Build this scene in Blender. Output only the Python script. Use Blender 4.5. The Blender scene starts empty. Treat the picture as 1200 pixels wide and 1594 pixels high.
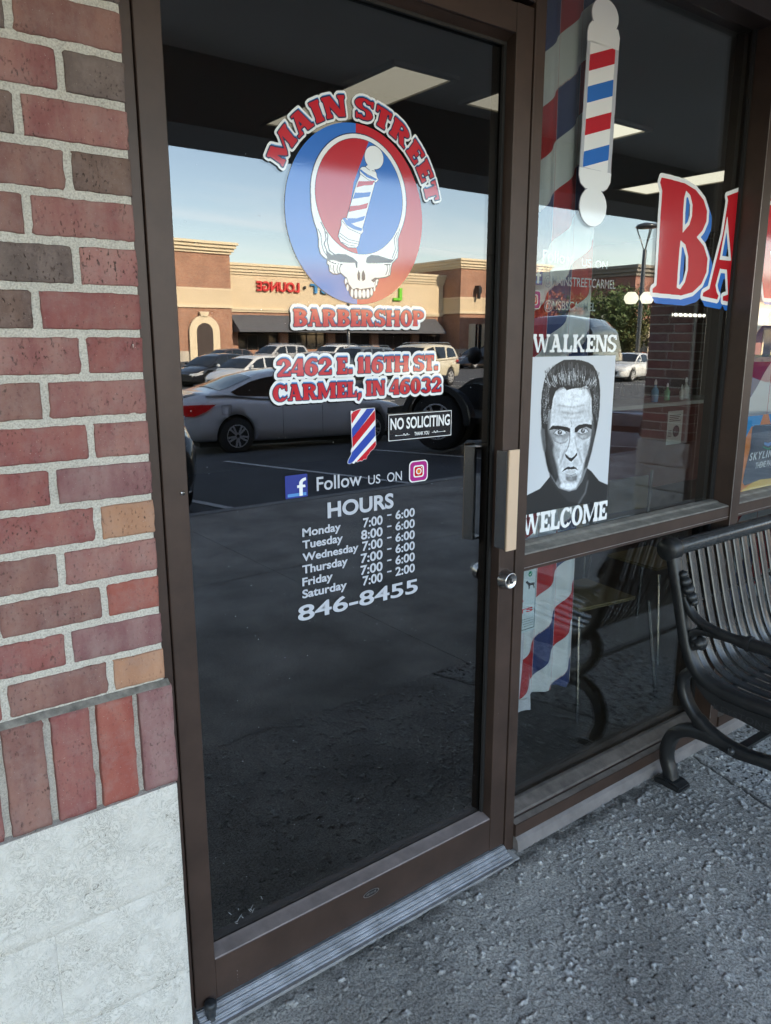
import bpy, bmesh, math, random
import numpy as np
from math import sin, cos, pi, radians, sqrt, atan2
from mathutils import Vector, Matrix, Euler

random.seed(7); RNG = np.random.default_rng(11)
scene = bpy.context.scene
COL = scene.collection

# ------------------------------------------------------------------ camera
CAM = Vector((0.0, -1.45, 1.55))
FPX = 1200.0; PITCH = 0.2205275; YAW = 0.6478321
cd = bpy.data.cameras.new('camera'); cam = bpy.data.objects.new('camera', cd); COL.objects.link(cam)
cam.location = CAM; cam.rotation_euler = Euler((pi/2-PITCH, 0, -YAW), 'XYZ')
cd.sensor_fit = 'HORIZONTAL'; cd.sensor_width = 36.0; cd.lens = 36.0
cd.clip_start = 0.05; cd.clip_end = 2000
scene.camera = cam

# ------------------------------------------------------------------ sky + sun
SUN_EL = radians(31); SUN_AZ = radians(14)      # azimuth from +y towards +x
SKY_STR = 0.15; SUN_STR = 5.0; EXPOSURE = 2.6
w = bpy.data.worlds.new('World'); scene.world = w; w.use_nodes = True
nt = w.node_tree; nt.nodes.clear()
N = nt.nodes.new; L = nt.links.new
out = N('ShaderNodeOutputWorld'); bg = N('ShaderNodeBackground'); sky = N('ShaderNodeTexSky')
sky.sky_type = 'NISHITA'; sky.sun_disc = False; sky.sun_elevation = SUN_EL; sky.sun_rotation = SUN_AZ
sky.dust_density = 0.25; sky.ozone_density = 1.6; sky.air_density = 1.0
bg.inputs['Strength'].default_value = SKY_STR
# thin streaky cirrus, everywhere in the sky alike
tc = N('ShaderNodeTexCoord'); sep = N('ShaderNodeSeparateXYZ'); L(tc.outputs['Generated'], sep.inputs[0])
mx = N('ShaderNodeMath'); mx.operation = 'MAXIMUM'; L(sep.outputs['Z'], mx.inputs[0]); mx.inputs[1].default_value = 0.0
ad = N('ShaderNodeMath'); ad.operation = 'ADD'; L(mx.outputs[0], ad.inputs[0]); ad.inputs[1].default_value = 0.09
dv = N('ShaderNodeVectorMath'); dv.operation = 'DIVIDE'; L(tc.outputs['Generated'], dv.inputs[0])
cb = N('ShaderNodeCombineXYZ'); [L(ad.outputs[0], cb.inputs[i]) for i in range(3)]
L(cb.outputs[0], dv.inputs[1])
mp = N('ShaderNodeMapping'); mp.inputs['Scale'].default_value = (0.22, 0.9, 0.0); mp.inputs['Rotation'].default_value = (0, 0, radians(35))
L(dv.outputs[0], mp.inputs[0])
nz = N('ShaderNodeTexNoise'); nz.inputs['Scale'].default_value = 1.6; nz.inputs['Detail'].default_value = 8; nz.inputs['Roughness'].default_value = 0.6
nz.inputs['Distortion'].default_value = 0.8
L(mp.outputs[0], nz.inputs['Vector'])
rp = N('ShaderNodeValToRGB'); rp.color_ramp.elements[0].position = 0.50; rp.color_ramp.elements[1].position = 0.86
rp.color_ramp.elements[1].color = (0.42, 0.42, 0.42, 1)
L(nz.outputs['Fac'], rp.inputs[0])
mxc = N('ShaderNodeMix'); mxc.data_type = 'RGBA'; L(rp.outputs[0], mxc.inputs['Factor']); L(sky.outputs[0], mxc.inputs[6])
mxc.inputs[7].default_value = (7.0, 7.5, 8.2, 1)
wbn = N('ShaderNodeVectorMath'); wbn.operation = 'MULTIPLY'; L(mxc.outputs[2], wbn.inputs[0]); wbn.inputs[1].default_value = (1.14, 1.0, 0.88); L(wbn.outputs[0], bg.inputs['Color']); L(bg.outputs[0], out.inputs['Surface'])
sl = bpy.data.lights.new('sun', 'SUN'); sun = bpy.data.objects.new('sun', sl); COL.objects.link(sun)
sl.energy = SUN_STR; sl.angle = radians(0.5); sl.color = (1.0, 0.86, 0.66)
sd = Vector((sin(SUN_AZ)*cos(SUN_EL), cos(SUN_AZ)*cos(SUN_EL), sin(SUN_EL)))
sun.rotation_euler = sd.to_track_quat('Z', 'Y').to_euler(); sun.location = sd*60
vs = scene.view_settings; vs.view_transform = 'Standard'; vs.look = 'None'; vs.gamma = 1.0; vs.use_curve_mapping = False
vs.exposure = EXPOSURE
scene.cycles.max_bounces = 10; scene.cycles.transparent_max_bounces = 16; scene.cycles.glossy_bounces = 5
scene.cycles.sample_clamp_indirect = 6.0; scene.cycles.caustics_reflective = False; scene.cycles.caustics_refractive = False

# ------------------------------------------------------------------ helpers
_r = Vector((cos(YAW), -sin(YAW), 0)); _f = Vector((sin(YAW)*cos(PITCH), cos(YAW)*cos(PITCH), -sin(PITCH))); _u = _r.cross(_f)
def ray(px, py):
    return _f + _r*((px-600)/FPX) - _u*((py-797)/FPX)
def gp(px, py, y=0.0):
    """measured photo point -> (x, z) on the upright plane at y"""
    v = ray(px, py); t = (y-CAM.y)/v.y
    return (v.x*t, CAM.z+v.z*t)

def link(name, data, parent=None):
    o = bpy.data.objects.new(name, data); COL.objects.link(o)
    if parent is not None: o.parent = parent
    return o
def tag(o, label=None, cat=None, group=None, kind=None):
    if label: o['label'] = label
    if cat: o['category'] = cat
    if group: o['group'] = group
    if kind: o['kind'] = kind
    return o
def thing(name, label, cat, loc=(0,0,0), rz=0.0, group=None):
    o = link(name, None); o.location = loc; o.rotation_euler = (0, 0, rz)
    o.empty_display_size = 0.1
    return tag(o, label, cat, group)
class MB:
    """mesh builder"""
    def __init__(s): s.v = []; s.f = []; s.sm = []
    def add(s, vs, fs, smooth=False):
        b = len(s.v); s.v += [tuple(p) for p in vs]; s.f += [tuple(i+b for i in f) for f in fs]; s.sm += [smooth]*len(fs); return s
    def box(s, x0, x1, y0, y1, z0, z1):
        v = [(x0,y0,z0),(x1,y0,z0),(x1,y1,z0),(x0,y1,z0),(x0,y0,z1),(x1,y0,z1),(x1,y1,z1),(x0,y1,z1)]
        return s.add(v, [(0,3,2,1),(4,5,6,7),(0,1,5,4),(1,2,6,5),(2,3,7,6),(3,0,4,7)])
    def prism(s, pts, a0, a1, axis='y'):
        """extrude polygon pts (2D) along an axis: pts are (x,z) for y, (y,z) for x, (x,y) for z"""
        n = len(pts)
        def mk(p, a): return {'y': (p[0], a, p[1]), 'x': (a, p[0], p[1]), 'z': (p[0], p[1], a)}[axis]
        v = [mk(p, a0) for p in pts]+[mk(p, a1) for p in pts]
        f = [tuple(range(n)), tuple(range(2*n-1, n-1, -1))]+[(i, i+n, (i+1) % n+n, (i+1) % n) for i in range(n)]
        return s.add(v, f)
    def tube(s, pts, r, n=10, smooth=True, caps=True):
        pts = [Vector(p) for p in pts]; m = len(pts)
        rs = r if isinstance(r, (list, tuple)) else [r]*m
        ring = []; prev = None
        for i, p in enumerate(pts):
            d = (pts[min(i+1, m-1)]-pts[max(i-1, 0)]).normalized()
            if prev is None:
                a = Vector((0,0,1)) if abs(d.z) < 0.9 else Vector((1,0,0)); u = d.cross(a).normalized()
            else: u = (prev-d*prev.dot(d)).normalized()
            prev = u; vv = d.cross(u)
            ring += [p+(u*cos(2*pi*k/n)+vv*sin(2*pi*k/n))*rs[i] for k in range(n)]
        f = [(i*n+k, i*n+(k+1) % n, (i+1)*n+(k+1) % n, (i+1)*n+k) for i in range(m-1) for k in range(n)]
        s.add(ring, f, smooth)
        if caps: s.add(ring[:n], [tuple(range(n-1, -1, -1))]); s.add(ring[-n:], [tuple(range(n))])
        return s
    def lathe(s, prof, c=(0,0,0), axis='z', n=24, smooth=True):
        """prof: list of (radius, height)"""
        v = []
        for r, h in prof:
            for k in range(n):
                a = 2*pi*k/n; p = (r*cos(a), r*sin(a), h)
                if axis == 'y': p = (p[0], p[2], p[1])
                if axis == 'x': p = (p[2], p[0], p[1])
                v.append((p[0]+c[0], p[1]+c[1], p[2]+c[2]))
        f = [(i*n+k, i*n+(k+1) % n, (i+1)*n+(k+1) % n, (i+1)*n+k) for i in range(len(prof)-1) for k in range(n)]
        s.add(v, f, smooth)
        if prof[0][0] > 1e-6: s.add(v[:n], [tuple(range(n-1, -1, -1))])
        if prof[-1][0] > 1e-6: s.add(v[-n:], [tuple(range(n))])
        return s
    def mesh(s, name, mat=None, recalc=True):
        me = bpy.data.meshes.new(name); me.from_pydata(s.v, [], s.f)
        me.polygons.foreach_set('use_smooth', s.sm)
        if recalc:
            bm = bmesh.new(); bm.from_mesh(me); bmesh.ops.recalc_face_normals(bm, faces=bm.faces); bm.to_mesh(me); bm.free()
        if mat: me.materials.append(mat)
        return me
    def build(s, name, mat, parent=None, bevel=0.0, seg=2, label=None):
        me = s.mesh(name, mat); 
        if bevel:
            bm = bmesh.new(); bm.from_mesh(me); bmesh.ops.remove_doubles(bm, verts=bm.verts, dist=1e-5)
            ed = [e for e in bm.edges if len(e.link_faces) == 2 and e.calc_face_angle(0) > 0.5]
            bmesh.ops.bevel(bm, geom=ed, offset=bevel, segments=seg, affect='EDGES', clamp_overlap=True)
            bm.to_mesh(me); bm.free()
        o = link(name, me, parent)
        if label: o['label'] = label
        return o
def struct(o, kind='structure'): o['kind'] = kind; return o

# ------------------------------------------------------------------ materials
MATS = {}
def mat(name, col=(0.5,0.5,0.5), rough=0.6, metal=0.0, emit=None, estr=0.0, spec=0.5, coat=0.0, bump=None, var=None, trans=0.0, alpha=None):
    """bump=(scale, strength, distance); var=(scale, amount) multiplies the colour by noise"""
    if name in MATS: return MATS[name]
    m = bpy.data.materials.new(name); m.use_nodes = True; MATS[name] = m
    t = m.node_tree; b = t.nodes['Principled BSDF']
    b.inputs['Base Color'].default_value = (*col, 1); b.inputs['Roughness'].default_value = rough
    b.inputs['Metallic'].default_value = metal; b.inputs['Specular IOR Level'].default_value = spec
    b.inputs['Coat Weight'].default_value = coat; b.inputs['Coat Roughness'].default_value = 0.03
    if trans: b.inputs['Transmission Weight'].default_value = trans
    if emit: b.inputs['Emission Color'].default_value = (*emit, 1); b.inputs['Emission Strength'].default_value = estr
    tcn = None
    if bump or var:
        tcn = t.nodes.new('ShaderNodeTexCoord')
    if bump:
        nn = t.nodes.new('ShaderNodeTexNoise'); nn.inputs['Scale'].default_value = bump[0]; nn.inputs['Detail'].default_value = 5
        t.links.new(tcn.outputs['Object'], nn.inputs['Vector'])
        bp = t.nodes.new('ShaderNodeBump'); bp.inputs['Strength'].default_value = bump[1]; bp.inputs['Distance'].default_value = bump[2]
        t.links.new(nn.outputs['Fac'], bp.inputs['Height']); t.links.new(bp.outputs[0], b.inputs['Normal'])
    if var:
        n2 = t.nodes.new('ShaderNodeTexNoise'); n2.inputs['Scale'].default_value = var[0]; n2.inputs['Detail'].default_value = 6; n2.inputs['Roughness'].default_value = 0.65
        t.links.new(tcn.outputs['Object'], n2.inputs['Vector'])
        r2 = t.nodes.new('ShaderNodeMapRange'); r2.inputs['From Min'].default_value = 0.3; r2.inputs['From Max'].default_value = 0.7
        r2.inputs['To Min'].default_value = 1-var[1]; r2.inputs['To Max'].default_value = 1+var[1]
        t.links.new(n2.outputs['Fac'], r2.inputs['Value'])
        mm = t.nodes.new('ShaderNodeVectorMath'); mm.operation = 'SCALE'; mm.inputs[0].default_value = col
        t.links.new(r2.outputs[0], mm.inputs['Scale']); t.links.new(mm.outputs[0], b.inputs['Base Color'])
    return m

def brick_material(name, c1, c2, speck=0.55, streak=False):
    k_ = .92 if c1[0] > c1[1]*1.9 else 1.0; g_ = .055 if k_ < 1 else .02; c1 = ((c1[0]*k_+g_)*.84, (c1[1]+g_*.6)*.80, (c1[2]+g_*.7)*.82); c2 = ((c2[0]*k_+g_*1.3)*.84, (c2[1]+g_)*.80, (c2[2]+g_)*.82)
    m = bpy.data.materials.new(name); m.use_nodes = True; MATS[name] = m
    t = m.node_tree; b = t.nodes['Principled BSDF']; Nn = t.nodes.new; Lk = t.links.new
    tcn = Nn('ShaderNodeTexCoord'); oi = Nn('ShaderNodeObjectInfo')
    off = Nn('ShaderNodeVectorMath'); off.operation = 'SCALE'; off.inputs[0].default_value = (37, 17, 23); Lk(oi.outputs['Random'], off.inputs['Scale'])
    av = Nn('ShaderNodeVectorMath'); Lk(tcn.outputs['Object'], av.inputs[0]); Lk(off.outputs[0], av.inputs[1])
    mpn = Nn('ShaderNodeMapping'); mpn.inputs['Scale'].default_value = (1.6, 1, 0.5) ; Lk(av.outputs[0], mpn.inputs[0])
    n1 = Nn('ShaderNodeTexNoise'); n1.inputs['Scale'].default_value = 14; n1.inputs['Detail'].default_value = 5; n1.inputs['Roughness'].default_value = 0.6; Lk(mpn.outputs[0], n1.inputs['Vector'])
    r1 = Nn('ShaderNodeMapRange'); r1.inputs['From Min'].default_value = 0.36; r1.inputs['From Max'].default_value = 0.64; Lk(n1.outputs['Fac'], r1.inputs['Value'])
    mix1 = Nn('ShaderNodeMix'); mix1.data_type = 'RGBA'; Lk(r1.outputs[0], mix1.inputs['Factor']); mix1.inputs[6].default_value = (*c1, 1); mix1.inputs[7].default_value = (*c2, 1)
    # dark vertical-ish drag marks and specks
    mp2 = Nn('ShaderNodeMapping'); mp2.inputs['Scale'].default_value = (1.5, 1, 0.75); Lk(av.outputs[0], mp2.inputs[0])
    n2 = Nn('ShaderNodeTexNoise'); n2.inputs['Scale'].default_value = 170; n2.inputs['Detail'].default_value = 3; Lk(mp2.outputs[0], n2.inputs['Vector'])
    r2 = Nn('ShaderNodeMapRange'); r2.inputs['From Min'].default_value = 0.60; r2.inputs['From Max'].default_value = 0.68; Lk(n2.outputs['Fac'], r2.inputs['Value'])
    n2b = Nn('ShaderNodeTexNoise'); n2b.inputs['Scale'].default_value = 18; Lk(av.outputs[0], n2b.inputs['Vector'])
    r2b = Nn('ShaderNodeMapRange'); r2b.inputs['From Min'].default_value = 0.35; r2b.inputs['From Max'].default_value = 0.7; r2b.inputs['To Max'].default_value = speck*1.6; Lk(n2b.outputs['Fac'], r2b.inputs['Value'])
    mu = Nn('ShaderNodeMath'); mu.operation = 'MULTIPLY'; mu.use_clamp = True; Lk(r2.outputs[0], mu.inputs[0]); Lk(r2b.outputs[0], mu.inputs[1])
    mix2 = Nn('ShaderNodeMix'); mix2.data_type = 'RGBA'; Lk(mu.outputs[0], mix2.inputs['Factor']); Lk(mix1.outputs[2], mix2.inputs[6]); mix2.inputs[7].default_value = (0.05, 0.03, 0.025, 1)
    # pale salt grains
    n3 = Nn('ShaderNodeTexNoise'); n3.inputs['Scale'].default_value = 420; n3.inputs['Detail'].default_value = 2; Lk(av.outputs[0], n3.inputs['Vector'])
    r3 = Nn('ShaderNodeMapRange'); r3.inputs['From Min'].default_value = 0.70; r3.inputs['From Max'].default_value = 0.76; r3.inputs['To Max'].default_value = 0.5; Lk(n3.outputs['Fac'], r3.inputs['Value'])
    mix3 = Nn('ShaderNodeMix'); mix3.data_type = 'RGBA'; Lk(r3.outputs[0], mix3.inputs['Factor']); Lk(mix2.outputs[2], mix3.inputs[6]); mix3.inputs[7].default_value = (0.55, 0.5, 0.45, 1)
    n5 = Nn('ShaderNodeTexNoise'); n5.inputs['Scale'].default_value = 22; n5.inputs['Detail'].default_value = 8; n5.inputs['Roughness'].default_value = 0.75; Lk(av.outputs[0], n5.inputs['Vector'])
    r5 = Nn('ShaderNodeMapRange'); r5.inputs['From Min'].default_value = 0.45; r5.inputs['From Max'].default_value = 0.72; r5.inputs['To Max'].default_value = 0.42; Lk(n5.outputs['Fac'], r5.inputs['Value'])
    mix5 = Nn('ShaderNodeMix'); mix5.data_type = 'RGBA'; Lk(r5.outputs[0], mix5.inputs['Factor']); Lk(mix3.outputs[2], mix5.inputs[6]); mix5.inputs[7].default_value = (0.31, 0.235, 0.215, 1); mix3 = mix5
    Lk(mix3.outputs[2], b.inputs['Base Color']); b.inputs['Roughness'].default_value = 0.85; b.inputs['Specular IOR Level'].default_value = 0.25
    n4 = Nn('ShaderNodeTexNoise'); n4.inputs['Scale'].default_value = 230; n4.inputs['Detail'].default_value = 4; Lk(av.outputs[0], n4.inputs['Vector'])
    su = Nn('ShaderNodeMath'); su.operation = 'SUBTRACT'; Lk(n4.outputs['Fac'], su.inputs[0]); Lk(mu.outputs[0], su.inputs[1])
    bp = Nn('ShaderNodeBump'); bp.inputs['Strength'].default_value = 0.8; bp.inputs['Distance'].default_value = 0.0016; Lk(su.outputs[0], bp.inputs['Height']); Lk(bp.outputs[0], b.inputs['Normal'])
    return m
BR = {
 'red':    brick_material('brick_red', (0.24,0.062,0.050), (0.30,0.095,0.068)),
 'rose':   brick_material('brick_rose', (0.25,0.085,0.068), (0.34,0.15,0.115)),
 'brown':  brick_material('brick_brown', (0.19,0.080,0.058), (0.27,0.125,0.088)),
 'umber':  brick_material('brick_umber', (0.125,0.088,0.068), (0.19,0.125,0.092), 0.9),
 'grey':   brick_material('brick_grey', (0.12,0.098,0.082), (0.17,0.135,0.11), 0.8),
 'tan':    brick_material('brick_tan', (0.42,0.23,0.13), (0.50,0.29,0.17), 0.45),
 'orange': brick_material('brick_orange', (0.31,0.070,0.040), (0.36,0.095,0.055), 0.4),
 'pink':   brick_material('brick_pink', (0.34,0.135,0.11), (0.40,0.19,0.15), 0.9),
 'plum':   brick_material('brick_plum', (0.19,0.07,0.065), (0.28,0.14,0.125), 0.4),
}
def mortar_material():
    m = bpy.data.materials.new('mortar'); m.use_nodes = True; MATS['mortar'] = m
    t = m.node_tree; b = t.nodes['Principled BSDF']; Nn = t.nodes.new; Lk = t.links.new
    tcn = Nn('ShaderNodeTexCoord')
    n1 = Nn('ShaderNodeTexNoise'); n1.inputs['Scale'].default_value = 330; n1.inputs['Detail'].default_value = 5; Lk(tcn.outputs['Object'], n1.inputs['Vector'])
    n2 = Nn('ShaderNodeTexNoise'); n2.inputs['Scale'].default_value = 9; n2.inputs['Detail'].default_value = 5; Lk(tcn.outputs['Object'], n2.inputs['Vector'])
    cr = Nn('ShaderNodeValToRGB'); e = cr.color_ramp.elements; e[0].position = 0.3; e[0].color = (0.38,0.35,0.30,1); e[1].position = 0.60; e[1].color = (0.60,0.565,0.50,1); Lk(n1.outputs['Fac'], cr.inputs[0])
    r2 = Nn('ShaderNodeMapRange'); r2.inputs['To Min'].default_value = 0.8; r2.inputs['To Max'].default_value = 1.15; Lk(n2.outputs['Fac'], r2.inputs['Value'])
    mm = Nn('ShaderNodeVectorMath'); mm.operation = 'SCALE'; Lk(cr.outputs[0], mm.inputs[0]); Lk(r2.outputs[0], mm.inputs['Scale']); Lk(mm.outputs[0], b.inputs['Base Color'])
    b.inputs['Roughness'].default_value = 0.95; b.inputs['Specular IOR Level'].default_value = 0.1
    bp = Nn('ShaderNodeBump'); bp.inputs['Strength'].default_value = 0.9; bp.inputs['Distance'].default_value = 0.0022; Lk(n1.outputs['Fac'], bp.inputs['Height']); Lk(bp.outputs[0], b.inputs['Normal'])
    return m
M_MORTAR = mortar_material()

def glass_material(name, tint, ior=1.52, boost=1.0, wave=0.0, back=False):
    m = bpy.data.materials.new(name); m.use_nodes = True; MATS[name] = m
    t = m.node_tree; t.nodes.clear(); Nn = t.nodes.new; Lk = t.links.new
    o = Nn('ShaderNodeOutputMaterial'); mx = Nn('ShaderNodeMixShader'); tr = Nn('ShaderNodeBsdfTransparent'); gl = Nn('ShaderNodeBsdfGlossy')
    tr.inputs[0].default_value = (*tint, 1); gl.inputs['Roughness'].default_value = 0.0; gl.inputs['Color'].default_value = (1,1,1,1)
    fr = Nn('ShaderNodeFresnel'); fr.inputs['IOR'].default_value = ior
    # fresnel must not depend on which face: use the geometry-facing normal
    mu = Nn('ShaderNodeMath'); mu.operation = 'MULTIPLY'; mu.use_clamp = True; mu.inputs[1].default_value = boost
    lw = Nn('ShaderNodeLayerWeight'); lw.inputs['Blend'].default_value = 0.5
    # schlick: F0 + (1-F0)*(1-cos)^5 ; Facing = 1-cos at blend .5
    p5 = Nn('ShaderNodeMath'); p5.operation = 'POWER'; Lk(lw.outputs['Facing'], p5.inputs[0]); p5.inputs[1].default_value = 5.0
    f0 = ((ior-1)/(ior+1))**2*boost
    ma = Nn('ShaderNodeMath'); ma.operation = 'MULTIPLY_ADD'; Lk(p5.outputs[0], ma.inputs[0]); ma.inputs[1].default_value = 1-f0; ma.inputs[2].default_value = f0
    ma.use_clamp = True
    Lk(ma.outputs[0], mx.inputs[0]); Lk(tr.outputs[0], mx.inputs[1]); Lk(gl.outputs[0], mx.inputs[2]); Lk(mx.outputs[0], o.inputs[0])
    if wave:
        tcn = Nn('ShaderNodeTexCoord'); nn = Nn('ShaderNodeTexNoise'); nn.inputs['Scale'].default_value = 1.6; nn.inputs['Detail'].default_value = 1
        Lk(tcn.outputs['Object'], nn.inputs['Vector']); bp = Nn('ShaderNodeBump'); bp.inputs['Strength'].default_value = 1.0; bp.inputs['Distance'].default_value = wave
        Lk(nn.outputs['Fac'], bp.inputs['Height']); Lk(bp.outputs[0], gl.inputs['Normal'])
    return m
M_DOORGLASS = glass_material('tinted_door_glass', (0.50, 0.50, 0.49), 1.52, 2.75, 0.0006)
M_WINGLASS = glass_material('window_glass', (0.88, 0.90, 0.89), 1.52, 2.1, 0.0006)
M_FARGLASS = mat('dark_shop_glass', (0.015,0.018,0.02), 0.06, 0.0, spec=0.8)
M_BRONZE = mat('bronze_anodised_aluminium', (0.055,0.034,0.026), 0.42, 0.20, bump=(9,0.25,0.002), var=(5,0.30))
M_BRONZE_D = mat('dark_gasket', (0.012,0.011,0.011), 0.6)
M_SILVER = mat('worn_silver_edge', (0.45,0.43,0.42), 0.35, 0.9, var=(30,0.3))
M_CHROME = mat('brushed_steel', (0.55,0.54,0.53), 0.25, 1.0, bump=(60,0.1,0.001))
M_PULL = mat('satin_champagne_aluminium', (0.66,0.49,0.35), 0.42, 0.25, var=(8,0.06))
M_BLACK = mat('black_powder_coat', (0.032,0.034,0.036), 0.24, 0.0, spec=0.6, bump=(220,0.25,0.0008), var=(25,0.35))
M_CASTBLACK = mat('black_cast_iron', (0.013,0.014,0.015), 0.42, 0.0, spec=0.5, bump=(90,0.4,0.0012), var=(20,0.4))
def vinyl(name, col):
    m = mat(name, col, 0.25, 0.0, spec=0.25, coat=0.8)
    b = m.node_tree.nodes['Principled BSDF']; b.inputs['Coat IOR'].default_value = 1.75
    t = m.node_tree; tcn = t.nodes.new('ShaderNodeTexCoord'); nn = t.nodes.new('ShaderNodeTexNoise'); nn.inputs['Scale'].default_value = 260; nn.inputs['Detail'].default_value = 2
    t.links.new(tcn.outputs['Object'], nn.inputs['Vector']); bp = t.nodes.new('ShaderNodeBump'); bp.inputs['Strength'].default_value = 1.0; bp.inputs['Distance'].default_value = 0.00005
    t.links.new(nn.outputs['Fac'], bp.inputs['Height']); t.links.new(bp.outputs[0], b.inputs['Coat Normal'])
    return m
V_WHITE = vinyl('vinyl_white', (0.86,0.87,0.87)); V_RED = vinyl('vinyl_red', (0.52,0.008,0.018)); V_BLUE = vinyl('vinyl_blue', (0.025,0.16,0.56))
V_NAVY = vinyl('vinyl_navy', (0.012,0.02,0.07)); V_BLACK = vinyl('vinyl_black', (0.012,0.012,0.014)); V_DRED = vinyl('vinyl_crimson', (0.56,0.012,0.022))
V_DBLUE = vinyl('vinyl_royal', (0.03,0.07,0.40)); V_LBLUE = vinyl('vinyl_sky', (0.10,0.28,0.62)); V_GREY = vinyl('vinyl_grey', (0.50,0.52,0.57)); V_MID = vinyl('vinyl_mid_grey', (0.36,0.36,0.40))
V_FB = vinyl('vinyl_indigo', (0.035,0.05,0.27)); V_MAG = vinyl('vinyl_magenta', (0.42,0.02,0.22)); V_ORG = vinyl('vinyl_orange', (0.75,0.22,0.03)); V_FOG = vinyl('vinyl_foggy_white', (0.45,0.5,0.56))
V_YEL = vinyl('vinyl_yellow', (0.8,0.5,0.08)); V_SLATE = vinyl('vinyl_slate', (0.035,0.06,0.10)); V_CYAN = vinyl('vinyl_cyan', (0.02,0.32,0.75)); V_GRN = vinyl('vinyl_green', (0.01,0.25,0.13)); V_PAPER = vinyl('vinyl_pale_blue_paper', (0.58,0.66,0.70))

# ------------------------------------------------------------------ flat print: rasterised shapes turned into clean polygons
class Ras:
    def __init__(s, x0, z0, x1, z1, cell):
        s.x0, s.z0, s.c = x0, z0, cell
        s.nx = int((x1-x0)/cell)+2; s.nz = int((z1-z0)/cell)+2
    def new(s): return np.zeros((s.nz, s.nx), bool)
    def poly(s, m, pts, val=True):
        P = np.array([((x-s.x0)/s.c, (z-s.z0)/s.c) for x, z in pts])
        a0, b0 = np.floor(P.min(0)).astype(int)-1; a1, b1 = np.ceil(P.max(0)).astype(int)+2
        a0 = max(a0, 0); b0 = max(b0, 0); a1 = min(a1, s.nx); b1 = min(b1, s.nz)
        if a1 <= a0 or b1 <= b0: return
        X, Z = np.meshgrid(np.arange(a0, a1)+0.0, np.arange(b0, b1)+0.0)
        ins = np.zeros(X.shape, bool); n = len(P)
        for i in range(n):
            xa, za = P[i]; xb, zb = P[(i+1) % n]
            if za == zb: continue
            c = ((za > Z) != (zb > Z)) & (X < (xb-xa)*(Z-za)/(zb-za)+xa)
            ins ^= c
        m[b0:b1, a0:a1][ins] = val
    def ell(s, m, cx, cz, rx, rz, val=True, n=72):
        s.poly(m, [(cx+rx*cos(2*pi*k/n), cz+rz*sin(2*pi*k/n)) for k in range(n)], val)
    def stroke(s, m, pts, w, val=True):
        for (xa, za), (xb, zb) in zip(pts[:-1], pts[1:]):
            d = math.hypot(xb-xa, zb-za)
            if d < 1e-9: continue
            nx, nz = -(zb-za)/d*w/2, (xb-xa)/d*w/2
            s.poly(m, [(xa+nx, za+nz), (xb+nx, zb+nz), (xb-nx, zb-nz), (xa-nx, za-nz)], val)
        for x, z in pts: s.ell(m, x, z, w/2, w/2, val, 14)
    def dil(s, m, r):
        n = int(round(r/s.c)); out = np.zeros_like(m)
        for dz in range(-n, n+1):
            wd = int(sqrt(max(n*n-dz*dz, 0)))
            cs = np.cumsum(np.pad(m, ((0,0), (wd+1, wd))).astype(np.int32), axis=1)
            h = (cs[:, 2*wd+1:]-cs[:, :-2*wd-1]) > 0 if wd > 0 else m
            if dz >= 0: out[dz:, :] |= h[:s.nz-dz, :]
            else: out[:dz, :] |= h[-dz:, :]
        return out
    def shift(s, m, dx, dz):
        a, b = int(round(dx/s.c)), int(round(dz/s.c)); out = np.zeros_like(m)
        out[max(b,0):s.nz+min(b,0), max(a,0):s.nx+min(a,0)] = m[max(-b,0):s.nz+min(-b,0), max(-a,0):s.nx+min(-a,0)]
        return out
    def contours(s, m):
        g = np.pad(m.astype(float), 2)
        k = g.copy()
        for _ in range(2):
            q = np.pad(k, 1); k = (q[1:-1,1:-1]*2+q[:-2,1:-1]+q[2:,1:-1]+q[1:-1,:-2]+q[1:-1,2:])/6
        g = k; H = 0.5
        a = g[:-1,:-1] > H; b = g[:-1,1:] > H; c = g[1:,1:] > H; d = g[1:,:-1] > H
        code = a*1+b*2+c*4+d*8
        zz, xx = np.nonzero((code > 0) & (code < 15))
        nxt = {}
        def ep(e):
            (i, j, o) = e
            if o == 0:
                v0, v1 = g[i,j], g[i,j+1]; t = (H-v0)/(v1-v0); return (j+t, i)
            v0, v1 = g[i,j], g[i+1,j]; t = (H-v0)/(v1-v0); return (j, i+t)
        T = {1:[(3,0)],2:[(0,1)],3:[(3,1)],4:[(1,2)],5:[(3,0),(1,2)],6:[(0,2)],7:[(3,2)],8:[(2,3)],9:[(2,0)],10:[(0,1),(2,3)],11:[(2,1)],12:[(1,3)],13:[(1,0)],14:[(0,3)]}
        for i, j in zip(zz.tolist(), xx.tolist()):
            E = [(i,j,0),(i,j+1,1),(i+1,j,0),(i,j,1)]
            for p, q in T[int(code[i,j])]: nxt[E[p]] = E[q]
        loops = []; left = dict(nxt)
        while left:
            st = next(iter(left)); lp = []; e = st
            while e in left:
                lp.append(ep(e)); e = left.pop(e)
            if len(lp) >= 6: loops.append(lp)
        res = []
        for lp in loops:
            P = np.array(lp); n = len(P); keep = [0]
            # greedy simplification
            i = 0
            while i < n-1:
                j = min(i+2, n); best = i+1
                while j < n and j-i < 40:
                    A = P[i]; B = P[j]; dd = B-A; ln = np.hypot(*dd)+1e-9; seg = P[i+1:j]
                    if np.max(np.abs(dd[0]*(seg[:,1]-A[1])-dd[1]*(seg[:,0]-A[0]))/ln) > 0.22: break
                    best = j; j += 1
                keep.append(best); i = best
            Q = P[keep]
            if len(Q) >= 4: res.append([((q[0]-2)*s.c+s.x0, (q[1]-2)*s.c+s.z0) for q in Q])
        return res
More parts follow.
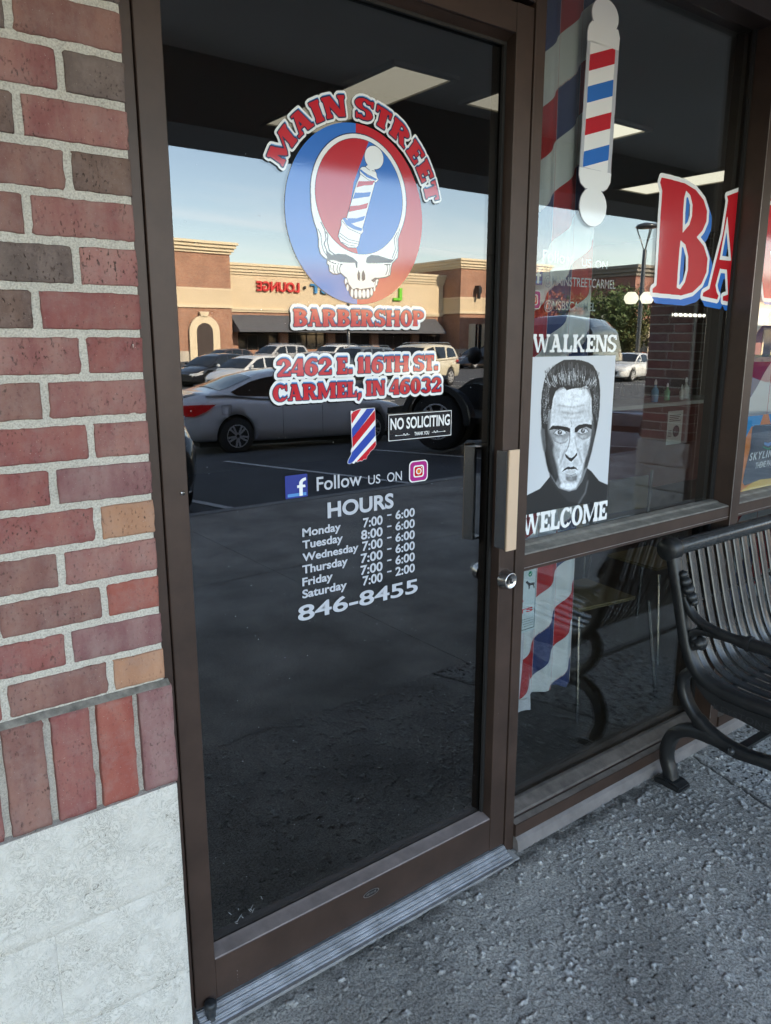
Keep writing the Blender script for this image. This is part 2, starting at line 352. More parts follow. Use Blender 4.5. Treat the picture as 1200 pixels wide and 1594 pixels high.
def fill_mesh(name, loops, mt):
    """2D curve fill of closed loops (holes by even-odd), lying in XZ, facing -Y"""
    cu = bpy.data.curves.new(name, 'CURVE'); cu.dimensions = '2D'; cu.fill_mode = 'FRONT'
    for lp in loops:
        sp = cu.splines.new('POLY'); sp.points.add(len(lp)-1); sp.use_cyclic_u = True
        co = []
        for x, z in lp: co += [x, z, 0, 1]
        sp.points.foreach_set('co', co)
    o = bpy.data.objects.new(name, cu); COL.objects.link(o)
    me = bpy.data.meshes.new_from_object(o.evaluated_get(bpy.context.evaluated_depsgraph_get()))
    bpy.data.objects.remove(o); bpy.data.curves.remove(cu)
    n = len(me.vertices); co = np.zeros(n*3, np.float32); me.vertices.foreach_get('co', co); co = co.reshape(-1, 3)
    co = np.stack([co[:,0], 0*co[:,0], co[:,1]], 1).astype(np.float32); me.vertices.foreach_set('co', co.ravel())
    me.name = name; me.materials.clear(); me.materials.append(mt); me.update()
    return me
def decal(name, ras, m, y, mt, parent, label=None):
    me = fill_mesh(name, ras.contours(m), mt); o = link(name, me, parent); o.location = (0, y, 0)
    if label: o['label'] = label
    return o

_tc = {}
def text_mesh(s, bold=0.0, shear=0.0, space=1.0):
    key = (s, bold, shear, space)
    if key in _tc: return _tc[key]
    cu = bpy.data.curves.new('t', 'FONT'); cu.body = s; cu.offset = bold; cu.shear = shear; cu.space_character = space; cu.size = 1.0; cu.resolution_u = 6
    o = bpy.data.objects.new('t', cu); COL.objects.link(o)
    me = bpy.data.meshes.new_from_object(o.evaluated_get(bpy.context.evaluated_depsgraph_get()))
    bpy.data.objects.remove(o)
    n = len(me.vertices); co = np.zeros(n*3); me.vertices.foreach_get('co', co); co = co.reshape(-1, 3)[:, :2]
    fs = [tuple(p.vertices) for p in me.polygons]; bpy.data.meshes.remove(me)
    _tc[key] = (co, fs); return _tc[key]
def text(name, s, x0, x1, z0, cap, y, mt, parent, bold=0.0, shear=0.0, flip=1, label=None, space=1.0, depth=0.0):
    """x0..x1 extent, baseline z0, capital height cap"""
    co, fs = text_mesh(s, bold, shear, space)
    a, b = co[:,0].min(), co[:,0].max()
    cc, _ = text_mesh('H', bold); ch = cc[:,1].max()-cc[:,1].min(); c0 = cc[:,1].min()
    X = (co[:,0]-a)/(b-a); X = x0+(x1-x0)*X; Z = z0+(co[:,1]-c0)/ch*cap
    vs_ = [(float(x), 0.0, float(z)) for x, z in zip(X, Z)]
    me = bpy.data.meshes.new(name); me.from_pydata(vs_, [], fs); me.materials.append(mt)
    if depth:
        bm = bmesh.new(); bm.from_mesh(me); r = bmesh.ops.extrude_face_region(bm, geom=list(bm.faces))
        for v in r['geom']:
            if isinstance(v, bmesh.types.BMVert): v.co.y += depth
        bmesh.ops.recalc_face_normals(bm, faces=bm.faces); bm.to_mesh(me); bm.free()
    o = link(name, me, parent); o.location = (0, y, 0)
    if label: o['label'] = label
    return o

# slab letters drawn from stems, bows and serifs (cap height 1)
def glyphs(S, T, SF, wid=1.0):
    """S stem width, T thin width, SF serif overhang"""
    G = {}
    sh = T*0.95
    def rect(x0, z0, x1, z1): return [(x0,z0),(x1,z0),(x1,z1),(x0,z1)]
    def stem(x, z0=0, z1=1, w=None, top=True, bot=True):
        w = w or S; r = [rect(x, z0, x+w, z1)]
        if bot: r.append([(x-SF, z0), (x+w+SF, z0), (x+w+SF, z0+sh), (x+w, z0+sh*1.5), (x, z0+sh*1.5), (x-SF, z0+sh)])
        if top: r.append([(x-SF, z1), (x+w+SF, z1), (x+w+SF, z1-sh), (x+w, z1-sh*1.5), (x, z1-sh*1.5), (x-SF, z1-sh)])
        return r
    def arc(cx, cz, rx, rz, a0, a1, th, tv, n=20):
        """ring piece: th thickness where vertical-running (sides), tv at top/bottom"""
        o = []; i = []
        for k in range(n+1):
            a = radians(a0+(a1-a0)*k/n); o.append((cx+rx*cos(a), cz+rz*sin(a))); i.append((cx+(rx-th)*cos(a), cz+(rz-tv)*sin(a)))
        return [o+i[::-1]]
    def para(x0, z0, x1, z1, w): return [[(x0,z0),(x0+w,z0),(x1+w,z1),(x1,z1)]]
    def foot(x0, x1, z): return [rect(x0-SF, z, x1+SF, z+sh)]
    B = 0.0
    W = 0.62*wid
    G['I'] = (stem(SF), S+2*SF)
    G['1'] = (stem(SF, top=False)+[[(SF+S, 1), (SF, 1), (-0.02, 0.80), (SF+0.02, 0.74), (SF+S*.6, 0.80)]], S+2*SF)
    G['L'] = (stem(SF)+[rect(SF, 0, SF+W, sh*1.15), [(SF+W-T*1.3, 0), (SF+W, 0), (SF+W, .38), (SF+W-T*.8, .38)]], W+SF)
    G['E'] = (stem(SF)+[rect(SF, 0, SF+W, sh*1.15), rect(SF, 1-sh*1.15, SF+W, 1), rect(SF, .5-T*.45, SF+W*.72, .5+T*.45), [(SF+W-T*1.3, 0), (SF+W, 0), (SF+W, .34), (SF+W-T*.8, .34)], [(SF+W-T*1.3, 1), (SF+W, 1), (SF+W, .70), (SF+W-T*.8, .70)], rect(SF+W*.72-T, .36, SF+W*.72, .64)], W+SF)
    G['T'] = (stem((W+SF)/2-S/2, top=False)+[rect(0, 1-sh*1.2, W+SF, 1), [(0,1),(T*.9,1),(T*.6,.66),(0,.66)], [(W+SF,1),(W+SF-T*.9,1),(W+SF-T*.6,.66),(W+SF,.66)]], W+SF)
    G['H'] = (stem(SF)+stem(SF+W)+[rect(SF, .5-T*.5, SF+W+S, .5+T*.5)], W+S+2*SF)
    G['N'] = (stem(SF, w=S*.62)+stem(SF+W+S*.1, w=S*.62, bot=False)+para(SF+W+S*.1-S*.45, 0, SF-S*.02, 1, S*1.05), W+S*.72+2*SF)
    G['M'] = (stem(SF, w=S*.6)+stem(SF+W*1.35)+[[(SF,1),(SF+S*.95,1),(SF+W*.72+S*.45,.22),(SF+W*.72,.02),(SF+W*.72-S*.2,.1)], [(SF+W*1.35+S*.3,1),(SF+W*1.35-S*.05,1),(SF+W*.72-S*.1,.05),(SF+W*.72+S*.3,.12)]], W*1.35+S+2*SF)
    G['K'] = (stem(SF)+[[(SF+S*.8,.38),(SF+S*.8,.58),(SF+W+S*.25,1),(SF+W+S*.25+T*.4,.93)], [(SF+S*1.1,.60),(SF+S*1.5,.72),(SF+W+S*.7,.05),(SF+W-S*.1,.05)]]+foot(SF+W-S*.05, SF+W+S*.65, 0)+[rect(SF+W-.04, 1-sh, SF+W+S*.7, 1)], W+S+2*SF)
    G['W'] = ([[(SF,1),(SF+S*1.0,1),(SF+W*.5+S*.75,.0),(SF+W*.5+S*.2,.0)], [(SF+W*.5+S*.3,0),(SF+W*.5+S*.75,0),(SF+W*.95+S*.35,1),(SF+W*.95,1)], [(SF+W*.8,1),(SF+W*.8+S,1),(SF+W*1.25+S*.75,0),(SF+W*1.25+S*.2,0)], [(SF+W*1.25+S*.3,0),(SF+W*1.25+S*.75,0),(SF+W*1.75+S*.3,1),(SF+W*1.75,1)]]+[rect(0, 1-sh, SF*2+S, 1), rect(SF+W*.72, 1-sh, SF+W*.95+S*.5, 1), rect(SF+W*1.6, 1-sh, SF*2+W*1.75+S*.3, 1)], W*1.75+S*.3+2*SF)
    G['A'] = ([[(SF+.02,0),(SF+.02+T*.95,0),(SF+W*.62,1),(SF+W*.42,1)], [(SF+W*.36,1),(SF+W*.36+S*.95,1),(SF+W+S*.55,0),(SF+W-S*.45,0)], rect(SF+W*.2, .26, SF+W*.85, .26+T*.9)]+foot(SF-.02, SF+T+.03, 0)+foot(SF+W-S*.4, SF+W+S*.5, 0)+[rect(SF+W*.22, 1-sh*.8, SF+W*.36+S*.8, 1)], W+S*.55+2*SF)
    rB = W*.62+S*.35
    G['P'] = (stem(SF)+[rect(SF, 1-sh, SF+S+.08, 1), rect(SF, .44, SF+S+.08, .44+sh)]+arc(SF+S+.04, .72, rB, .28, -90, 90, S, sh), SF+S+.04+rB)
    G['B'] = (stem(SF)+[rect(SF, 1-sh, SF+S+.08, 1), rect(SF, .48, SF+S+.08, .48+sh), rect(SF, 0, SF+S+.08, sh)]+arc(SF+S+.02, .75, rB*.92, .25, -90, 90, S, sh)+arc(SF+S+.02, .28, rB, .28, -90, 90, S, sh), SF+S+.02+rB)
    G['R'] = (stem(SF)+[rect(SF, 1-sh, SF+S+.08, 1), rect(SF, .46, SF+S+.08, .46+sh)]+arc(SF+S+.02, .73, rB*.95, .27, -90, 90, S, sh)+[[(SF+S+.0,.52),(SF+S+.26,.56),(SF+S+rB+S*.15,.0),(SF+S+rB-S*.75,.0)]]+foot(SF+S+rB-S*.6, SF+S+rB+S*.1, 0), SF*2+S+rB+S*.12)
    ro = W*.5+S*.45
    G['O'] = (arc(ro, .5, ro, .52, 0, 360, S, T, 40), 2*ro)
    G['0'] = (arc(ro*.9, .5, ro*.9, .52, 0, 360, S, T, 40), 2*ro*.9)
    G['C'] = (arc(ro, .5, ro, .52, 42, 318, S, T, 30)+[[(2*ro-T, .98),(2*ro,.98),(2*ro,.62),(2*ro-T*.7,.66)], [(ro*1.55,.14),(2*ro+.0,.32),(2*ro-.02,.22),(ro*1.5,.02)]], 2*ro)
    rs = W*.5+S*.30
    G['S'] = (arc(rs, .735, rs, .285, 20, 270, S, T*.9)+arc(rs, .265, rs, .285, -160, 90, S, T*.9)+[[(2*rs-T,1.0),(2*rs-.02,1.0),(2*rs-.02,.68),(2*rs-T*.8,.72)], [(0.02,0),(T,0),(T*.8,.28),(0.02,.32)]]+[[(rs*.3,.62),(rs*1.0,.52),(rs*1.7,.38),(rs*1.0,.45)]], 2*rs)
    G['2'] = (arc(rs, .70, rs, .32, -20, 165, S, T)+[[(2*rs-.02,.66),(2*rs-S,.60),(.02,.12),(.02,.0),(S*.8,.12)]]+[rect(.02, 0, 2*rs, T*1.25), rect(2*rs-T, 0, 2*rs, .3)]+[[(k[0], k[1]) for k in [(0.0,.68),(S*.9,.66),(S*.9,.80),(0.02,.86)]]], 2*rs)
    G['3'] = (arc(rs*.95, .745, rs*.95, .275, -90, 160, S, T*.9)+arc(rs*.95, .27, rs, .29, -165, 90, S, T*.9), 2*rs)
    G['4'] = (stem(W*.6, top=False)+[[(W*.6+S,1),(W*.6,1),(-.02,.34),(-.02,.22),(T*.7,.30),(W*.62,.80)], rect(-.02, .20, W*.6+S+SF, .20+T)], W*.6+S+SF)
    G['6'] = (arc(rs, .33, rs, .35, 0, 360, S, T, 30)+arc(rs*1.3, .42, rs*1.3, .60, 95, 200, S, T)+[[(rs*1.1,1.02),(rs*1.9,.98),(rs*1.95,.80),(rs*1.55,.82),(rs*1.1,.92)]], 2*rs)
    G['.'] = ([rect(0,0,S*.9,S*.9)], S*.9)
    G[','] = ([[(0.05,.02),(0.05,S*.8),(S*.9,S*.8),(S*.9,.0),(.1,-.25),(0,-.2)]], S*.9)
    G[' '] = ([], .30)
    return G
def layout(G, s, gap=0.07):
    out = []; x = 0
    for ch in s:
        pl, wd = G[ch]; out.append((ch, x, wd)); x += wd+(gap if ch != ' ' else 0)
    return out, x-gap
def slab_mask(ras, G, s, x0, x1, z0, h, gap=0.07, z1=None):
    m = ras.new(); lay, tot = layout(G, s, gap); k = (x1-x0)/tot
    z1 = z0 if z1 is None else z1
    for ch, x, wd in lay:
        for p in G[ch][0]:
            ras.poly(m, [(x0+(x+a)*k, z0+(z1-z0)*((x+a)/tot)+b*h) for a, b in p])
    return m

def rebase(root, loc):
    loc = Vector(loc)
    for ch in root.children: ch.location = Vector(ch.location)-loc
    root.location = loc

# =========================================================== large structure: ground
SW_Y = -4.85                      # front edge of the pavement
def zlot(y):
    return -0.15-0.5*min(max((SW_Y-y)/10.5, 0), 1)
def noise2(nx, ny, cells, rng):
    """smooth value noise, bilinear upsampled"""
    out = np.zeros((ny, nx))
    for c, a in cells:
        gx = max(int(nx/c)+3, 3); gy = max(int(ny/c)+3, 3)
        g = rng.standard_normal((gy, gx))
        xs = np.arange(nx)/c; ys = np.arange(ny)/c
        xi = xs.astype(int); yi = ys.astype(int); fx = xs-xi; fy = ys-yi
        fx = fx*fx*(3-2*fx); fy = fy*fy*(3-2*fy)
        A = g[np.ix_(yi, xi)]; Bv = g[np.ix_(yi, xi+1)]; Cv = g[np.ix_(yi+1, xi)]; Dv = g[np.ix_(yi+1, xi+1)]
        out += a*((A*(1-fx)+Bv*fx)*(1-fy)[:,None]+(Cv*(1-fx)+Dv*fx)*fy[:,None])
    return out
def concrete_material():
    m = bpy.data.materials.new('weathered_concrete'); m.use_nodes = True; MATS['weathered_concrete'] = m
    t = m.node_tree; b = t.nodes['Principled BSDF']; Nn = t.nodes.new; Lk = t.links.new
    tcn = Nn('ShaderNodeTexCoord'); at = Nn('ShaderNodeAttribute'); at.attribute_name = 'wear_shade'
    n1 = Nn('ShaderNodeTexNoise'); n1.inputs['Scale'].default_value = 150; n1.inputs['Detail'].default_value = 7; n1.inputs['Roughness'].default_value = 0.78; Lk(tcn.outputs['Object'], n1.inputs['Vector'])
    cr = Nn('ShaderNodeValToRGB'); e = cr.color_ramp.elements; e[0].position = 0.34; e[0].color = (0.084,0.080,0.070,1); e[1].position = 0.62; e[1].color = (0.57,0.54,0.485,1); Lk(n1.outputs['Fac'], cr.inputs[0])
    n2 = Nn('ShaderNodeTexNoise'); n2.inputs['Scale'].default_value = 2.2; n2.inputs['Detail'].default_value = 7; n2.inputs['Roughness'].default_value = 0.62; Lk(tcn.outputs['Object'], n2.inputs['Vector'])
    r2 = Nn('ShaderNodeMapRange'); r2.inputs['From Min'].default_value = 0.3; r2.inputs['From Max'].default_value = 0.7; r2.inputs['To Min'].default_value = 0.62; r2.inputs['To Max'].default_value = 1.4; Lk(n2.outputs['Fac'], r2.inputs['Value'])
    mm = Nn('ShaderNodeVectorMath'); mm.operation = 'SCALE'; Lk(cr.outputs[0], mm.inputs[0]); Lk(r2.outputs[0], mm.inputs['Scale'])
    # wear attribute: r = pale efflorescence, g = dark pit / dirt / painted clump shade
    sp = Nn('ShaderNodeSeparateColor'); Lk(at.outputs['Color'], sp.inputs[0])
    mx = Nn('ShaderNodeMix'); mx.data_type = 'RGBA'; Lk(sp.outputs[0], mx.inputs['Factor']); Lk(mm.outputs[0], mx.inputs[6]); mx.inputs[7].default_value = (0.76,0.76,0.74,1)
    mx2 = Nn('ShaderNodeMix'); mx2.data_type = 'RGBA'; Lk(sp.outputs[1], mx2.inputs['Factor']); Lk(mx.outputs[2], mx2.inputs[6]); mx2.inputs[7].default_value = (0.018,0.017,0.014,1)
    Lk(mx2.outputs[2], b.inputs['Base Color']); b.inputs['Roughness'].default_value = 0.9; b.inputs['Specular IOR Level'].default_value = 0.2
    bp = Nn('ShaderNodeBump'); bp.inputs['Strength'].default_value = 1.0; bp.inputs['Distance'].default_value = 0.003; Lk(n1.outputs['Fac'], bp.inputs['Height']); Lk(bp.outputs[0], b.inputs['Normal'])
    return m
M_CONC = concrete_material()
def make_pavement():
    X0, X1, Y0, Y1, c = 0.40, 3.30, -1.05, 0.02, 0.0030
    nx = int((X1-X0)/c)+1; ny = int((Y1-Y0)/c)+1
    xs = X0+np.arange(nx)*(X1-X0)/(nx-1); ys = Y0+np.arange(ny)*(Y1-Y0)/(ny-1)
    XX, YY = np.meshgrid(xs, ys)
    rng = np.random.default_rng(5)
    fine = noise2(nx, ny, [(1.5,.4),(3,.5),(7,.4),(14,.3)], rng)
    mid = noise2(nx, ny, [(42,.6),(98,.8)], rng)
    H = 0.0007*fine+0.0012*mid
    pale = np.clip((fine-1.0)*0.25, 0, .25)
    # spalled crust: ragged clumps standing proud
    cl = noise2(nx, ny, [(1.5,.34),(3.1,.62),(6.2,.5)], rng)
    dens = noise2(nx, ny, [(60,.5),(150,.6)], rng)
    thr = 0.52-0.38*dens
    k = np.clip((cl-thr)*1.3, 0, 1)
    edge = np.clip((XX*0+1), 0, 1)
    H += k*0.0050*(0.55+0.45*np.clip(fine, 0, 1.6)); pale = np.maximum(pale, k*np.clip(0.48+.36*fine, .08, 1.0))
    # pitted patch beyond the joint (under the bench) : dark pop-outs
    jx = 2.541+(YY+0.051)*0.305
    far = np.clip((XX-jx)*30, 0, 1)
    pit = noise2(nx, ny, [(2.6,.8),(5,.5)], rng)
    kp = np.clip((pit-0.75)*2.5, 0, 1)*(0.12+0.88*far)
    kp = np.maximum(kp, np.clip((pit-1.6)*3, 0, 1)*0.8)
    H -= kp*0.0035; dark = kp*0.85
    pale = np.maximum(pale, far*np.clip(pit*-.35+.12, 0, .35))*(1-kp)
    # shade painted along one side of the clumps
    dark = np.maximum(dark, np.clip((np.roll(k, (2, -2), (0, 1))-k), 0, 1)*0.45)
    # joint
    jd = np.abs(XX-jx-0.004*noise2(nx, ny, [(12,1.0)], rng)); g = np.exp(-(jd/0.006)**2)*(YY < -0.03)
    H -= g*0.007; dark = np.maximum(dark, g*0.75)
    H += np.exp(-(jd/0.03)**2)*0.0006
    # second hairline crack
    cx = 2.20+0.42*(YY+0.38)/-0.25*-1
    # dirt gathered against the threshold and the kerb strip
    dd = np.clip(1-(-YY-0.052)/0.045, 0, 1)*(YY < -0.02)
    dirt = dd*np.clip(0.75+0.5*noise2(nx, ny, [(10,.7),(25,.6)], rng), 0, 1)*np.clip(1.2-np.abs(XX-1.5)*1.1+.45, .15, 1)
    dark = np.maximum(dark, dirt*0.72); pale *= (1-dirt*.7)
    V = np.stack([XX, YY, H], -1).reshape(-1, 3)
    idx = np.arange(nx*ny).reshape(ny, nx)
    F = np.stack([idx[:-1,:-1], idx[:-1,1:], idx[1:,1:], idx[1:,:-1]], -1).reshape(-1, 4)
    me = bpy.data.meshes.new('pavement_slab'); me.vertices.add(len(V)); me.vertices.foreach_set('co', V.astype(np.float32).ravel())
    me.loops.add(F.size); me.loops.foreach_set('vertex_index', F.astype(np.int32).ravel())
    me.polygons.add(len(F)); me.polygons.foreach_set('loop_start', np.arange(0, F.size, 4, dtype=np.int32)); me.polygons.foreach_set('loop_total', np.full(len(F), 4, np.int32))
    me.update(calc_edges=True); me.polygons.foreach_set('use_smooth', np.ones(len(F), bool))
    ca = me.color_attributes.new('wear_shade', 'FLOAT_COLOR', 'POINT')
    C4 = np.zeros((len(V), 4), np.float32); C4[:,0] = np.clip(pale, 0, 1).ravel(); C4[:,1] = np.clip(dark, 0, 1).ravel(); C4[:,3] = 1
    ca.data.foreach_set('color', C4.ravel()); me.materials.append(M_CONC)
    o = link('pavement', me); struct(o)
    # the rest of the walk, plain slabs round the detailed piece with tooled joints
    b = MB(); G = 0.006
    def slab(x0, x1, y0, y1): b.box(x0, x1, y0, y1, -0.14, 0.0)
    slab(-8, X0, -1.05, 0.02); slab(X1, 5.5, -1.05, 0.02); slab(5.5+G, 22, -1.05, 0.02)
    for x0, x1 in ((-8, -2.4), (-2.4, 0.0), (0.0, 2.45), (2.45, 4.9), (4.9, 7.35), (7.35, 9.8), (9.8, 12.2), (12.2, 22)):
        slab(x0+G, x1, -2.95, -1.05-G if False else -1.05); slab(x0+G, x1, SW_Y, -2.95-G)
    pv = b.build('pavement', M_CONC); struct(pv)
    b = MB(); b.box(-8, 22, SW_Y, 0.02, -0.2, -0.02); struct(b.build('pavement_base', mat('joint_dirt', (0.03,0.028,0.025), 0.95)))
    b = MB(); b.box(-8, 22, SW_Y-0.15, SW_Y-0.004, -0.25, 0.0); struct(b.build('kerb', mat('kerb_concrete', (0.28,0.28,0.27), 0.85, var=(6,.2)), bevel=0.015))
make_pavement()
# asphalt lot, one sheet to the horizon
M_ASPH = mat('asphalt', (0.072,0.075,0.080), 0.85, spec=0.3, bump=(60,0.5,0.01), var=(1.2,0.25))
b = MB(); ys = [SW_Y-0.15, SW_Y-5, SW_Y-10.5, SW_Y-19, -60, -110, -400]
v = []; 
for y in ys: v += [(-300, y, zlot(y)), (400, y, zlot(y))]
b.add(v, [(2*i, 2*i+1, 2*i+3, 2*i+2) for i in range(len(ys)-1)]); b.v = [tuple(p) for p in b.v]
# ground behind the building row
struct(b.build('parking_lot', M_ASPH))
b = MB(); b.add([(-300, SW_Y-0.15, -0.25), (400, SW_Y-0.15, -0.25), (400, 300, -0.25), (-300, 300, -0.25)], [(0,1,2,3)]); struct(b.build('ground', mat('dry_ground', (0.12,0.11,0.09), 0.95, var=(.2,.2))))
M_LINE = mat('road_paint', (0.62,0.62,0.60), 0.7, var=(14,0.25))
def lot_line(x0, y0, x1, y1, w=0.1):
    d = Vector((x1-x0, y1-y0)).normalized(); n = Vector((-d.y, d.x))*w/2; b = MB(); vv = []; K = 8
    for i in range(K+1):
        t = i/K; x = x0+(x1-x0)*t; y = y0+(y1-y0)*t; z = zlot(y)+0.008
        vv += [(x-n.x, y-n.y, z), (x+n.x, y+n.y, z)]
    b.add(vv, [(2*i, 2*i+1, 2*i+3, 2*i+2) for i in range(K)]); return b
for i, x in enumerate((-1.6, 0.95, 3.52, 5.95, 8.5, 11.1, 13.7, 16.3)):
    struct(lot_line(x, -5.35, x-0.55, -9.9).build('parking_line', M_LINE))
for i in range(12):
    struct(lot_line(9+i*2.7, -20.5, 8.6+i*2.7, -30.5).build('parking_line', M_LINE))

# =========================================================== our building: brick pier, wall over, canopy
XC = 0.507; YF = -0.058          # pier corner and brick face
SZ0, SZ1 = 0.672, 0.884          # soldier course
PITCH_B = 0.0744; BZ0 = 0.897; BH = 0.0608; JT = 0.0136; BL = 0.1665; HD = 0.097
pier = thing('brick_pier', 'red brick pier on white painted stone blocks beside the glass door', 'brick wall')
def rough_brick(Lx, Hz, seed, dep=0.055, nx=16, nz=6):
    rng = np.random.default_rng(seed); v = []; f = []
    ex0 = rng.normal(0, .0007, nz+1); ex1 = rng.normal(0, .0007, nz+1); ez0 = rng.normal(0, .0006, nx+1); ez1 = rng.normal(0, .0006, nx+1)
    S = rng.normal(0, .00035, (nz+1, nx+1))
    us = [0, .018]+[i/(nx-2) for i in range(1, nx-2)]+[.982, 1]; ws = [0, .045]+[i/(nz-2) for i in range(1, nz-2)]+[.955, 1]
    for j in range(nz+1):
        for i in range(nx+1):
            u, wv = us[i], ws[j]
            x = u*Lx+(ex0[j]*(1-u)+ex1[j]*u); z = wv*Hz+(ez0[i]*(1-wv)+ez1[i]*wv)
            y = S[j, i]
            e = (i in (0, nx))+(j in (0, nz)); y += 0.0022*e+ (0.0012 if e == 2 else 0)
            v.append((x, y, z))
    for j in range(nz):
        for i in range(nx):
            a = j*(nx+1)+i; f.append((a, a+1, a+nx+2, a+nx+1))
    # side walls back to depth
    ring = [i for i in range(nx+1)]+[j*(nx+1)+nx for j in range(1, nz+1)]+[nz*(nx+1)+i for i in range(nx-1, -1, -1)]+[j*(nx+1) for j in range(nz-1, 0, -1)]
    base = len(v)
    for k in ring: v.append((v[k][0], dep, v[k][2]))
    n = len(ring)
    for k in range(n): f.append((ring[k], base+k, base+(k+1) % n, ring[(k+1) % n]))
    me = bpy.data.meshes.new('brick'); me.from_pydata(v, [], f); me.polygons.foreach_set('use_smooth', [True]*(nx*nz)+[False]*n); me.update()
    me.materials.append(BR['red'])
    return me
ST = [rough_brick(BL, BH, 10+i) for i in range(4)]; HE = [rough_brick(HD, BH, 30+i, nx=10) for i in range(3)]
FU = [rough_brick(0.170, BH, 60+i) for i in range(4)]; SO = [rough_brick(0.0675, SZ1-SZ0, 50+i, nx=7, nz=14) for i in range(4)]
def put_brick(me, x, z, key, parent, y=YF):
    o = link('brick', me, parent); o.location = (x, y+random.uniform(-.0012, .0012), z); o.rotation_euler = (0, random.uniform(-.003, .003), 0)
    o.material_slots[0].link = 'OBJECT'; o.material_slots[0].material = BR[key]; return o
# colours read off the pier, course by course from the soldiers upwards (corner brick first)
ROWS = [('h',['tan','brown','red']),('s',['plum','red','brown']),('h',['orange','brown','rose']),('s',['rose','brown','red']),('h',['tan','red','plum']),
        ('s',['plum','red','rose']),('h',['rose','red','brown']),('s',['rose','brown','plum']),('h',['red','rose','red']),('s',['red','umber','rose']),
        ('h',['pink','grey','red']),('s',['rose','brown','umber']),('h',['umber','brown','rose']),('s',['rose','umber','red']),('h',['grey','rose','red']),('s',['brown','grey','red'])]
kinds = ['red','rose','brown','plum','rose','red','umber','brown','grey','pink']
for r in range(24):
    if r < len(ROWS): typ, cs = ROWS[r]
    else: typ, cs = ('h' if r % 2 == 0 else 's'), [random.choice(kinds) for _ in range(3)]
    z = BZ0+r*PITCH_B; x = XC; i = 0
    while x > -0.5:
        if i == 0: Lb, me = (HD, HE[r % 3]) if typ == 'h' else (BL, ST[r % 4])
        else: Lb, me = 0.170, FU[(r+i) % 4]
        x -= Lb; put_brick(me, x, z, cs[i] if i < len(cs) else random.choice(kinds), pier); x -= JT; i += 1
scol = ['plum','orange','red','brown','red','plum','red','brown','rose','red','plum','red','brown']
x = XC+0.010
for i in range(13):
    x -= 0.0675; put_brick(SO[i % 4], x, SZ0, scol[i], pier, YF-0.010); x -= JT*0.99
# mortar bed, with a rough surface just behind the brick faces
def mortar_sheet(x0, x1, z0, z1, y, back, c=0.005, amp=0.0012, seed=3):
    nx = int((x1-x0)/c)+1; nz = int((z1-z0)/c)+1; rng = np.random.default_rng(seed)
    n = noise2(nx, nz, [(1.5,.6),(3,.5),(8,.4)], rng)
    xs = np.linspace(x0, x1, nx); zs = np.linspace(z0, z1, nz); XX, ZZ = np.meshgrid(xs, zs); YY = y-n*amp
    V = np.stack([XX, YY, ZZ], -1).reshape(-1, 3).tolist(); idx = np.arange(nx*nz).reshape(nz, nx)
    F = np.stack([idx[:-1,:-1], idx[:-1,1:], idx[1:,1:], idx[1:,:-1]], -1).reshape(-1, 4).tolist()
    k = len(V); V += [(x1, back, z0), (x1, back, z1)]
    # return at the corner
    rc = idx[:, -1].tolist()
    b = MB(); b.add(V, F, True)
    vv = [V[i] for i in rc]+[(x1, back, V[i][2]) for i in rc]; m = len(rc)
    b.add(vv, [(i, i+m, i+1+m, i+1) for i in range(m-1)])
    return b
mortar_sheet(-0.52, XC-0.002, SZ0-0.003, BZ0+24*PITCH_B, YF+0.0036, 0.06).build('mortar', M_MORTAR, pier)
b = MB(); b.prism([(YF-0.010, 0.8842), (YF+0.004, 0.8842), (YF+0.004, 0.8935), (YF+0.0015, 0.893), (YF-0.008, 0.8862)], -0.52, XC+0.006, 'x'); b.build('mortar_ledge', mat('dark_ledge_mortar', (0.20,0.188,0.165), 0.95, bump=(300,.6,.002), var=(40,.5)), pier)
